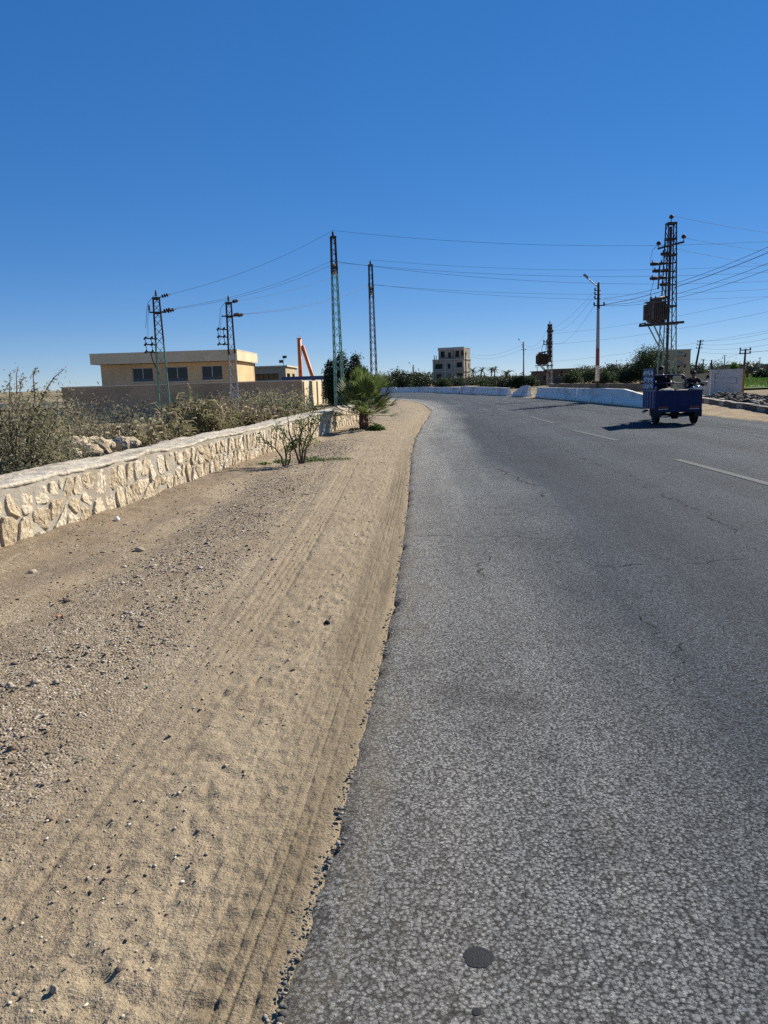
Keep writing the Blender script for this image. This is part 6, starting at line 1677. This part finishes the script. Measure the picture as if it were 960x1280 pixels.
# ================================================================== CARGO TRICYCLE AND PEOPLE
hd = R(7.0)                         # heading, clockwise from +Y
rc = atd(847.5, 515, 22.0)
TR = Vector((rc.x, rc.y, 0.035)); trz = math.pi / 2 - hd     # local +x = forward
trike = empty('cargo_tricycle', TR, 'dark blue motor cargo tricycle driving away on the road, loaded bed and red tail lights', 'tricycle', None, trz)
M['blue'] = simple('dark blue paint', (0.008, 0.017, 0.075), 0.5, 0.25, 3, 0.002, 30, 0.3, dirt=(0.03, 0.034, 0.06), dsc=2.2)
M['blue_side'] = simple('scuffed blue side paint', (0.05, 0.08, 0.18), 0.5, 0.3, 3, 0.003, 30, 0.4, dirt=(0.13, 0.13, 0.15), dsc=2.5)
M['black_part'] = simple('black frame', (0.018, 0.018, 0.02), 0.55, 0.2, 4, 0)
M['tyre'] = simple('tyre rubber', (0.022, 0.021, 0.021), 0.85, 0.2, 8, 0.003, 60, 0.2)
t = NT('red lamp'); M['red_lamp'] = t.done((0.22, 0.018, 0.022), 0.3, None, 0.5)
M['chrome'] = simple('worn chrome', (0.5, 0.5, 0.5), 0.3, 0.1, 3, 0, metal=0.9)
BW, BL, ZB, ZT = 1.28, 1.62, 0.44, 0.95
m = MB()
m.box((BL / 2, 0, ZB + .02), (BL, BW, 0.04)); m.box((BL - .02, 0, (ZB + ZT) / 2), (.03, BW, ZT - ZB))
m.build('bed', M['blue'], trike)
for sy in (-1, 1):
    m = MB(); m.box((BL / 2, sy * (BW / 2 - .015), (ZB + ZT) / 2 + .01), (BL - .04, .03, ZT - ZB))
    for k in range(5): m.box((.12 + k * (BL - .24) / 4, sy * (BW / 2 + .012), (ZB + ZT) / 2), (.05, .025, ZT - ZB - .03))
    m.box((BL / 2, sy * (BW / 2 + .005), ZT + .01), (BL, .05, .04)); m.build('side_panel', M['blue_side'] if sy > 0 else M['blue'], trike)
m = MB(); m.box((-.015, 0, (ZB + ZT) / 2 - .04), (.03, BW, ZT - ZB + .10)); m.box((-.03, 0, ZT - .0), (.035, BW + .02, .045)); m.box((-.03, 0, ZB - .04), (.03, BW, .05))
for y_ in (-.42, 0, .42): m.box((-.032, y_, (ZB + ZT) / 2), (.015, .04, ZT - ZB - .1))
tg = m.build('tailgate', M['blue'], trike)
for sy in (-1, 1):
    m = MB(); m.box((-.05, sy * .43, ZB + .05), (.05, .26, .075)); o = m.build('tail_light', M['red_lamp'], trike)
    m = MB(); m.box((-.048, sy * .43, ZB + .005), (.052, .27, .014)); m.build('reflector_strip', M['chrome'], o)
    m = MB(); m.box((-.02, sy * .55, ZB - .12), (.012, .20, .2)); m.build('mud_flap', M['black_part'], trike)
    m = MB(); cz, Rr_ = .275, .275
    prof = [(Rr_ - .10, -.06), (Rr_ - .03, -.07), (Rr_ - .005, -.05), (Rr_, -.02), (Rr_, .02), (Rr_ - .005, .05), (Rr_ - .03, .07), (Rr_ - .10, .06)]
    wpos = (.36, sy * .53, cz)
    m.lathe(prof, 28, wpos, (0, 1, 0))
    for k in range(28):
        a = 2 * math.pi * k / 28; m.box((wpos[0] + math.cos(a) * Rr_, wpos[1] + (.03 if k % 2 else -.03), cz + math.sin(a) * Rr_), (.025, .055, .012), M=Matrix.Rotation(-a + math.pi / 2, 3, 'Y'))
    wh = m.build('wheel', M['tyre'], trike)
    m = MB(); m.lathe([(.17, -.045), (.16, -.05), (.06, -.03), (.05, .03), (.16, .05), (.17, .045)], 18, wpos, (0, 1, 0)); m.build('rim', M['chrome'], wh)
m = MB(); m.tube([(.36, -.5, .275), (.36, .5, .275)], .035, 8); m.lathe([(.05, -.12), (.12, -.08), (.13, .08), (.05, .12)], 14, (.36, 0, .27), (0, 1, 0)); m.build('rear_axle', M['black_part'], trike)
for sy in (-.3, .3):
    m = MB(); m.bar((.05, sy, ZB - .06), (2.3, sy * .6, ZB - .04), .05, .08); m.build('frame_rail', M['black_part'], trike)
    m = MB()
    for k in range(4): m.bar((.02 + .05 * k, sy * 1.15, ZB - .10 - .018 * k), (.70 - .05 * k, sy * 1.15, ZB - .10 - .018 * k), .05, .014)
    m.build('leaf_spring', M['black_part'], trike)
m = MB(); m.box((1.0, .44, ZB - .13), (.5, .16, .2)); m.tube([(1.9, .2, .3), (1.2, .3, .26), (.75, .36, .27)], .045, 8); m.build('silencer', M['black_part'], trike)
m = MB(); m.prism([(1.1, .58, .36), (1.15, .98 - .28, .30), (1.45, .98 - .28, .30), (1.5, .58, .36)], (0, 0, .03)); m.build('footboard', M['black_part'], trike)
# guard hoop behind the driver and side rails
m = MB(); hoop = []
for k in range(17):
    a = math.pi * k / 16; hoop.append((BL + .03, -(BW / 2 - .04) * max(-1, min(1, math.cos(a) * 1.18)), ZT + .44 * min(1, math.sin(a) * 1.5)))
m.tube(hoop, .024, 8); m.tube([(BL + .03, -BW / 2 + .05, ZT + .2), (BL + .03, BW / 2 - .05, ZT + .2)], .016, 6); m.build('guard_hoop', M['blue'], trike, True)
# tall side board with pale scroll pattern along the left of the bed
M['scroll'] = simple('pale scroll paint', (0.85, 0.86, 0.88), 0.6, 0.1, 5, 0)
m = MB(); m.box((BL * .55, BW / 2 - .0, ZT + .33), (BL * .86, .025, .60)); m.bar((BL * .12, BW / 2, ZT), (BL * .12, BW / 2, ZT + .64), .04); m.bar((BL * .98, BW / 2, ZT), (BL * .98, BW / 2, ZT + .64), .04)
m.bar((BL * .12, BW / 2, ZT + .64), (BL * .98, BW / 2, ZT + .64), .035); sb = m.build('side_board', M['blue'], trike)
m = MB(); rs = random.Random(4)
for i in range(7):
    for j in range(3):
        cx0, cz0 = BL * (.19 + .12 * i), ZT + .14 + .19 * j; pts = []; a0 = rs.uniform(0, 6.28); sg = rs.choice((-1, 1))
        for k in range(9):
            a = a0 + sg * k * .55; rr = .075 * (1 - .07 * k); pts.append((cx0 + rr * math.cos(a), BW / 2 + .016, cz0 + rr * math.sin(a)))
        m.tube(pts, .015, 5)
        pts2 = [(x, BW / 2 - .016, z) for x, _, z in pts]; m.tube(pts2, .015, 5)
m.build('scroll_pattern', M['scroll'], sb)
# motorcycle front half
m = MB(); m.box((2.05, 0, .80), (.55, .34, .10), top=(.5, .28)); m.build('seat', M['black_part'], trike)
m = MB(); m.lathe([(.03, -.26), (.12, -.2), (.155, -.02), (.15, .14), (.08, .24), (.02, .26)], 14, (2.50, 0, .90), (1, 0, .15)); m.build('fuel_tank', simple('bright blue tank', (.03, .09, .28), .35, .1, 2, 0, spec=.5), trike, True)
m = MB(); m.box((2.35, 0, .46), (.5, .3, .34)); m.lathe([(.1, 0), (.12, .02), (.12, .2), (.09, .24)], 12, (2.45, 0, .55), (.4, 0, 1)); m.bar((2.0, 0, .45), (2.75, 0, 1.02), .06, .08); m.build('engine', M['black_part'], trike)
m = MB(); fw = (3.02, 0, .275)
m.lathe([(.19, -.05), (.25, -.055), (.272, -.03), (.275, .0), (.272, .03), (.25, .055), (.19, .05)], 28, fw, (0, 1, 0)); wh = m.build('wheel', M['tyre'], trike)
m = MB(); m.lathe([(.2, -.03), (.19, -.035), (.04, -.05), (.04, .05), (.19, .035), (.2, .03)], 18, fw, (0, 1, 0)); m.build('rim', M['chrome'], wh)
for sy in (-.09, .09):
    m = MB(); m.tube([(3.02, sy, .275), (2.82, sy, .75), (2.72, sy, 1.02)], .026, 8); m.build('fork', M['chrome'], trike, True)
m = MB(); arc = [(3.02 + .31 * math.cos(a), 0, .275 + .31 * math.sin(a)) for a in (0.5 + k * .2 for k in range(10))]
for i in range(9): m.bar(arc[i], arc[i + 1], .13, .012)
m.build('mudguard', M['blue'], trike)
m = MB(); m.tube([(2.60, -.50, 1.16), (2.66, -.34, 1.16), (2.72, -.1, 1.06), (2.72, .1, 1.06), (2.66, .34, 1.16), (2.60, .50, 1.16)], .016, 8); m.tube([(2.58, -.52, 1.16), (2.63, -.38, 1.16)], .024, 8); m.tube([(2.58, .52, 1.16), (2.63, .38, 1.16)], .024, 8); m.build('handlebar', M['black_part'], trike, True)
for sy in (-1, 1):
    m = MB(); m.tube([(2.68, sy * .32, 1.16), (2.70, sy * .40, 1.30)], .008, 5); m.lathe([(.03, -.012), (.065, -.008), (.06, .012)], 12, (2.69, sy * .42, 1.33), (1, 0, 0)); m.build('mirror', M['black_part'], trike)
m = MB(); m.lathe([(.04, -.12), (.09, -.06), (.10, .02), (.09, .04)], 14, (2.86, 0, .98), (1, 0, 0)); m.build('headlight', M['chrome'], trike, True)
m = MB(); m.box((2.74, 0, 1.12), (.14, .22, .08), M=Matrix.Rotation(.5, 3, 'Y')); m.build('dashboard', M['black_part'], trike)
m = MB(); m.box((2.62, -.36, .84), (.16, .10, .30), M=Matrix.Rotation(-.2, 3, 'Y')); m.build('side_fairing', simple('grey fairing', (.22, .24, .27), .5, .1, 3, 0), trike)

TM = Matrix.Translation(TR) @ Matrix.Rotation(trz, 4, 'Z')
# cargo: pale sacks lying in the bed
M['sack'] = simple('pale woven sack', (0.40, 0.36, 0.29), 0.9, 0.2, 6, 0.01, 50, 0.1)
M['dark_cloth'] = simple('dark cloth', (0.02, 0.02, 0.024), 0.9, 0.3, 6, 0.008, 30, 0.1)
import bmesh
def lump(name, loc, size, mat, label, cat, rz=0.0, seed=0):
    bm = bmesh.new(); bmesh.ops.create_icosphere(bm, subdivisions=3, radius=1.0)
    for v in bm.verts:
        c = v.co; f_ = (abs(c.x) ** 2.6 + abs(c.y) ** 2.6 + abs(c.z) ** 2.6) ** (-1 / 2.6)
        k = f_ * (1 + .22 * float(vnoise(np.array(c.x * 2 + seed), np.array(c.y * 2 + c.z * 3), 190))); v.co = Vector((c.x * size[0], c.y * size[1], c.z * size[2])) * k
    me = bpy.data.meshes.new(name); bm.to_mesh(me); bm.free(); o = link_mesh(name, me, mat, None, True)
    o.location = TM @ Vector(loc); o.rotation_euler = (0, 0, trz + rz); return tag(o, label, cat, 'load in the tricycle bed')
lump('sack', (.36, .26, .76), (.30, .26, .27), M['sack'], 'pale bulging sack just inside the tailgate, left of the load', 'sack', .2, 1)
lump('sack', (.62, -.22, .72), (.28, .32, .26), M['sack'], 'pale sack lower in the middle of the tricycle bed', 'sack', -.3, 2)
lump('cloth_bundle', (1.15, -.10, .74), (.34, .34, .28), M['dark_cloth'], 'dark cloth bundle against the guard hoop in the bed', 'bundle', .1, 3)
lump('sack', (.34, -.42, .66), (.24, .16, .24), M['sack'], 'small greyish sack in the right rear corner of the bed', 'sack', 0, 4)


def skin_mesh(name, J, E, mat, parent, root=0, lv=2):
    """J {key: (pos, radius)}; E edges by key -> skin modifier body"""
    keys = list(J); ix = {k: i for i, k in enumerate(keys)}
    me = bpy.data.meshes.new(name); me.from_pydata([J[k][0] for k in keys], [(ix[a], ix[b]) for a, b in E], []); me.update()
    o = link_mesh(name, me, mat, parent)
    sk = o.modifiers.new('Skin', 'SKIN'); sk.use_smooth_shade = True
    for i, k in enumerate(keys):
        rr = J[k][1]; sv_ = me.skin_vertices[0].data[i]; sv_.radius = rr if isinstance(rr, tuple) else (rr, rr); sv_.use_root = (i == root)
    sb_ = o.modifiers.new('Sub', 'SUBSURF'); sb_.levels = lv; sb_.render_levels = lv
    return o


M['skin'] = simple('brown skin', (0.20, 0.105, 0.065), 0.6, 0.1, 8, 0)
M['hair'] = simple('black hair', (0.012, 0.010, 0.009), 0.7, 0.2, 20, 0.004, 60)
M['shirt_dark'] = simple('dark jacket cloth', (0.014, 0.015, 0.020), 0.9, 0.25, 6, 0.006, 25, 0.1)
M['trousers'] = simple('dark trousers cloth', (0.025, 0.025, 0.03), 0.9, 0.25, 6, 0.006, 25, 0.1)
M['eye'] = simple('dark eye', (0.01, 0.008, 0.007), 0.2, 0.1, 4, 0, 1, 0.5)


def sitter(loc, yaw, label, lean, arms, look=0.0, sc=1.0, feet=(.45, -.42), shirt='shirt_dark', tilt=0.0, group=None):
    """seated figure: hips at loc, facing local +x"""
    r = empty('person', TM @ Vector(loc), label, 'person', None, trz + yaw); r.scale = (sc, sc, sc)
    cl_, sl_ = math.cos(lean), math.sin(lean)
    up = lambda z, x=0.0, y=0.0: (x * cl_ + z * sl_, y, z * cl_ - x * sl_)
    J = {'pelvis': ((0, 0, .06), (.15, .13)), 'waist': (up(.22), (.14, .11)), 'chest': (up(.40), (.165, .115)), 'collar': (up(.53), (.11, .08)), 'neck': (up(.60, .01), .055), 'skull': (up(.69, .02), (.075, .085)), 'crown': (up(.79, .03), (.07, .085))}
    E = [('pelvis', 'waist'), ('waist', 'chest'), ('chest', 'collar'), ('collar', 'neck'), ('neck', 'skull'), ('skull', 'crown')]
    S, SE = {'w0': ((0, 0, .04), (.165, .145)), 'w1': (up(.22), (.158, .128)), 'w2': (up(.40), (.18, .13)), 'w3': (up(.525), (.115, .085))}, [('w0', 'w1'), ('w1', 'w2'), ('w2', 'w3')]
    Tr, TE = {'p': ((0, 0, .04), (.16, .14))}, []
    for s_, key in ((1, 'l'), (-1, 'r')):
        el, hn = arms[0 if s_ > 0 else 1]
        sh = up(.49, 0, s_ * .19)
        J.update({'s' + key: (sh, .06), 'e' + key: (el, .043), 'w' + key: (hn, .03)}); E += [('collar', 's' + key), ('s' + key, 'e' + key), ('e' + key, 'w' + key)]
        S.update({'s' + key: (sh, .075), 'e' + key: (el, .056), 'c' + key: (tuple(Vector(el).lerp(Vector(hn), .85)), .043)}); SE += [('w3', 's' + key), ('s' + key, 'e' + key), ('e' + key, 'c' + key)]
        # palm, four fingers of unequal length and a thumb, curled forward and down around the grip
        d = (Vector(hn) - Vector(el)).normalized(); sd = d.cross(Vector((0, 0, 1))).normalized(); dn = Vector((0, 0, -1))
        palm_ = Vector(hn) + d * .055; J['m' + key] = (tuple(palm_), (.034, .018)); E.append(('w' + key, 'm' + key))
        for q, (of_, ln_) in enumerate(((-.027, .060), (-.009, .070), (.009, .066), (.027, .052))):
            k0 = palm_ + d * .035 + sd * of_; k1 = k0 + d * ln_ * .45 + dn * .012; k2 = k1 + d * ln_ * .1 + dn * ln_ * .45
            J['f%s%da' % (key, q)] = (tuple(k0), .010); J['f%s%db' % (key, q)] = (tuple(k1), .009); J['f%s%dc' % (key, q)] = (tuple(k2), .008)
            E += [('m' + key, 'f%s%da' % (key, q)), ('f%s%da' % (key, q), 'f%s%db' % (key, q)), ('f%s%db' % (key, q), 'f%s%dc' % (key, q))]
        t0 = palm_ - d * .01 + sd * (s_ * .035); t1 = t0 + sd * (s_ * .02) + d * .035 + dn * .01
        J['t' + key + 'a'] = (tuple(t0), .012); J['t' + key + 'b'] = (tuple(t1), .010); E += [('m' + key, 't' + key + 'a'), ('t' + key + 'a', 't' + key + 'b')]
        hp, kn, ft = (0.02, s_ * .09, .05), (.40, s_ * .17, .08), (feet[0], s_ * .17, feet[1])
        J.update({'h' + key: (hp, .085), 'k' + key: (kn, .06), 'a' + key: (ft, .04), 'o' + key: ((ft[0] + .15, ft[1], ft[2] - .05), (.042, .03))}); E += [('pelvis', 'h' + key), ('h' + key, 'k' + key), ('k' + key, 'a' + key), ('a' + key, 'o' + key)]
        Tr.update({'h' + key: (hp, .10), 'k' + key: (kn, .075), 'a' + key: (tuple(Vector(kn).lerp(Vector(ft), .9)), .058)}); TE += [('p', 'h' + key), ('h' + key, 'k' + key), ('k' + key, 'a' + key)]
    skin_mesh('body', J, E, M['skin'], r)
    skin_mesh('jacket', S, SE, M[shirt], r)
    skin_mesh('trousers', Tr, TE, M['trousers'], r)
    hc = Vector(up(.735, .03)); q = Matrix.Rotation(look, 3, 'Z')
    m = MB()                                     # hair cap over the back and top of the skull
    for i in range(9):
        for j in range(16):
            pass
    vs = []; fs = []
    for i in range(9):
        th = i / 8 * 1.75
        for j in range(20):
            a = 2 * math.pi * j / 20; back = .5 - .5 * math.cos(a); lim = 1.0 + .75 * back
            tt_ = th / 1.75 * lim; p = Vector((math.sin(tt_) * math.cos(a) * .108, math.sin(tt_) * math.sin(a) * .092, math.cos(tt_) * .118 + .02))
            p *= 1 + .04 * random.uniform(-1, 1); vs.append(hc + q @ p)
    for i in range(8):
        for j in range(20): fs.append((i * 20 + j, i * 20 + (j + 1) % 20, (i + 1) * 20 + (j + 1) % 20, (i + 1) * 20 + j))
    m.add(vs, [f[::-1] for f in fs]); m.build('hair', M['hair'], r, True)
    for s_ in (-1, 1):
        m = MB(); m.lathe([(.004, -.012), (.012, 0), (.004, .012)], 8, hc + q @ Vector((.088, s_ * .032, -.005)), (1, 0, 0)); m.build('eye', M['eye'], r, True)
        m = MB(); m.lathe([(.008, -.03), (.016, -.015), (.018, .01), (.008, .03)], 8, hc + q @ Vector((-.005, s_ * .082, -.015)), (0, .2 * s_, 1)); m.build('ear', M['skin'], r, True)
    m = MB(); m.tube([hc + q @ Vector((.085, 0, .01)), hc + q @ Vector((.112, 0, -.03)), hc + q @ Vector((.088, 0, -.042))], [.009, .015, .008], 7); m.build('nose', M['skin'], r, True)
    m = MB(); m.tube([hc + q @ Vector((.082, -.022, -.068)), hc + q @ Vector((.092, 0, -.066)), hc + q @ Vector((.082, .022, -.068))], .006, 6); m.build('mouth', simple('lips', (.14, .055, .045), .5, .1, 4, 0), r, True)
    return r
sitter((2.02, .0, .84), 0.0, 'driver in dark clothes sitting upright at the front of the cargo tricycle', .16, (((.30, .30, .22), (.54, .40, .34)), ((.30, -.30, .22), (.54, -.40, .34))), -.75, .98, (.42, -.40))

# ---- oncoming motorcycle beyond the tricycle, with its rider
yM = 27.5; MX = gx(866, yM, .8)
TM = Matrix.Translation((MX, yM, .03)) @ Matrix.Rotation(-math.pi / 2 - .12, 4, 'Z'); trz = -math.pi / 2 - .12
mc = empty('motorcycle', (MX, yM, .03), 'small blue motorcycle coming the other way, half hidden behind the tricycle bed', 'motorcycle', None, trz)
for x_ in (-.62, .62):
    m = MB(); m.lathe([(.22, -.045), (.275, -.05), (.298, -.025), (.30, 0), (.298, .025), (.275, .05), (.22, .045)], 26, (x_, 0, .30), (0, 1, 0)); wh = m.build('wheel', M['tyre'], mc)
    m = MB(); m.lathe([(.23, -.03), (.22, -.03), (.05, -.05), (.05, .05), (.22, .03), (.23, .03)], 16, (x_, 0, .30), (0, 1, 0)); m.build('rim', M['chrome'], wh)
for sy in (-.09, .09):
    m = MB(); m.tube([(.62, sy, .30), (.46, sy, .72), (.38, sy, 1.0)], .025, 8); m.build('fork', M['chrome'], mc, True)
m = MB(); m.lathe([(.03, -.24), (.11, -.18), (.15, 0), (.14, .12), (.07, .22), (.02, .24)], 14, (.12, 0, .84), (1, 0, .1)); m.build('fuel_tank', M['blue_side'], mc, True)
m = MB(); m.box((-.36, 0, .78), (.66, .26, .10), top=(.6, .2)); m.build('seat', M['black_part'], mc)
m = MB(); m.box((.08, 0, .46), (.42, .26, .36)); m.bar((-.6, 0, .62), (.4, 0, .86), .06, .08); m.bar((-.62, .08, .30), (.0, .08, .36), .04, .06); m.bar((-.62, -.08, .30), (.0, -.08, .36), .04, .06); m.build('engine', M['black_part'], mc)
m = MB(); m.tube([(-.85, -.16, .42), (-.3, -.16, .34), (.25, -.14, .32)], .04, 8); m.build('exhaust', M['chrome'], mc, True)
m = MB(); m.lathe([(.05, -.10), (.10, -.05), (.105, .03), (.09, .05)], 16, (.53, 0, .90), (1, 0, -.05)); m.build('headlight', M['chrome'], mc, True)
m = MB(); m.tube([(.22, -.40, 1.10), (.30, -.26, 1.10), (.38, 0, 1.02), (.30, .26, 1.10), (.22, .40, 1.10)], .016, 8); m.tube([(.20, -.43, 1.10), (.25, -.32, 1.10)], .023, 8); m.tube([(.20, .43, 1.10), (.25, .32, 1.10)], .023, 8); m.build('handlebar', M['black_part'], mc, True)
for sy in (-1, 1):
    m = MB(); m.tube([(.28, sy * .28, 1.10), (.26, sy * .40, 1.26)], .008, 5); m.lathe([(.03, -.01), (.06, -.008), (.055, .01)], 12, (.26, sy * .42, 1.28), (-1, 0, 0)); m.build('mirror', M['black_part'], mc)
m = MB(); arc = [(.62 + .33 * math.cos(a), 0, .30 + .33 * math.sin(a)) for a in (.4 + k * .22 for k in range(10))]
for i in range(9): m.bar(arc[i], arc[i + 1], .12, .012)
m.build('mudguard', M['blue'], mc)
sitter((-.22, .0, .80), 0.0, 'rider in dark clothes on the oncoming motorcycle behind the tricycle', .42, (((.34, .34, .22), (.44, .40, .26)), ((.34, -.34, .22), (.44, -.40, .26))), 0.0, .88, (.30, -.46))

# ================================================================== CAMERA, LIGHT, SKY
cam = bpy.data.cameras.new('Camera'); co_ = bpy.data.objects.new('Camera', cam); COL.objects.link(co_)
cam.sensor_fit = 'HORIZONTAL'; cam.sensor_width = 36.0; cam.lens = 36.0 * FPX / 960.0
cam.clip_start = 0.05; cam.clip_end = 9000
co_.matrix_world = Matrix(((CR.x, CU.x, -_f.x, 0), (CR.y, CU.y, -_f.y, 0), (CR.z, CU.z, -_f.z, EYE), (0, 0, 0, 1)))
SC.camera = co_
EL, AZ = R(33), R(45)
Sd = Vector((math.sin(AZ) * math.cos(EL), math.cos(AZ) * math.cos(EL), math.sin(EL)))
sun = bpy.data.lights.new('Sun', 'SUN'); so = bpy.data.objects.new('Sun', sun); COL.objects.link(so)
sun.energy = 5.0; sun.angle = R(0.53); sun.color = (1.0, 0.93, 0.82)
so.rotation_euler = Sd.to_track_quat('Z', 'Y').to_euler()
w = bpy.data.worlds.new('World'); SC.world = w; w.use_nodes = True
nt = w.node_tree; sky = nt.nodes.new('ShaderNodeTexSky'); sky.sky_type = 'NISHITA'; sky.sun_disc = False
sky.sun_elevation = EL; sky.sun_rotation = AZ; sky.altitude = 0; sky.air_density = 0.6; sky.dust_density = 0.0; sky.ozone_density = 8.0
nt.nodes['Background'].inputs[1].default_value = 0.10
hs = nt.nodes.new('ShaderNodeHueSaturation'); hs.inputs['Saturation'].default_value = 1.58; hs.inputs['Hue'].default_value = 0.513

def vscale(src, k):
    nd = nt.nodes.new('ShaderNodeVectorMath'); nd.operation = 'SCALE'; nd.inputs[3].default_value = k; nt.links.new(src, nd.inputs[0]); return nd.outputs[0]
gm = nt.nodes.new('ShaderNodeGamma'); gm.inputs['Gamma'].default_value = 0.50
nt.links.new(vscale(sky.outputs[0], 0.117), gm.inputs['Color']); nt.links.new(vscale(gm.outputs[0], 4.7), hs.inputs['Color']); nt.links.new(hs.outputs[0], nt.nodes['Background'].inputs[0])
SC.view_settings.view_transform = 'Standard'; SC.view_settings.look = 'None'; SC.view_settings.gamma = 1.0
SC.view_settings.use_curve_mapping = False
SC.view_settings.exposure = 0.70
SC.cycles.use_denoising = False

SC.cycles.max_bounces = 6; SC.cycles.transparent_max_bounces = 8
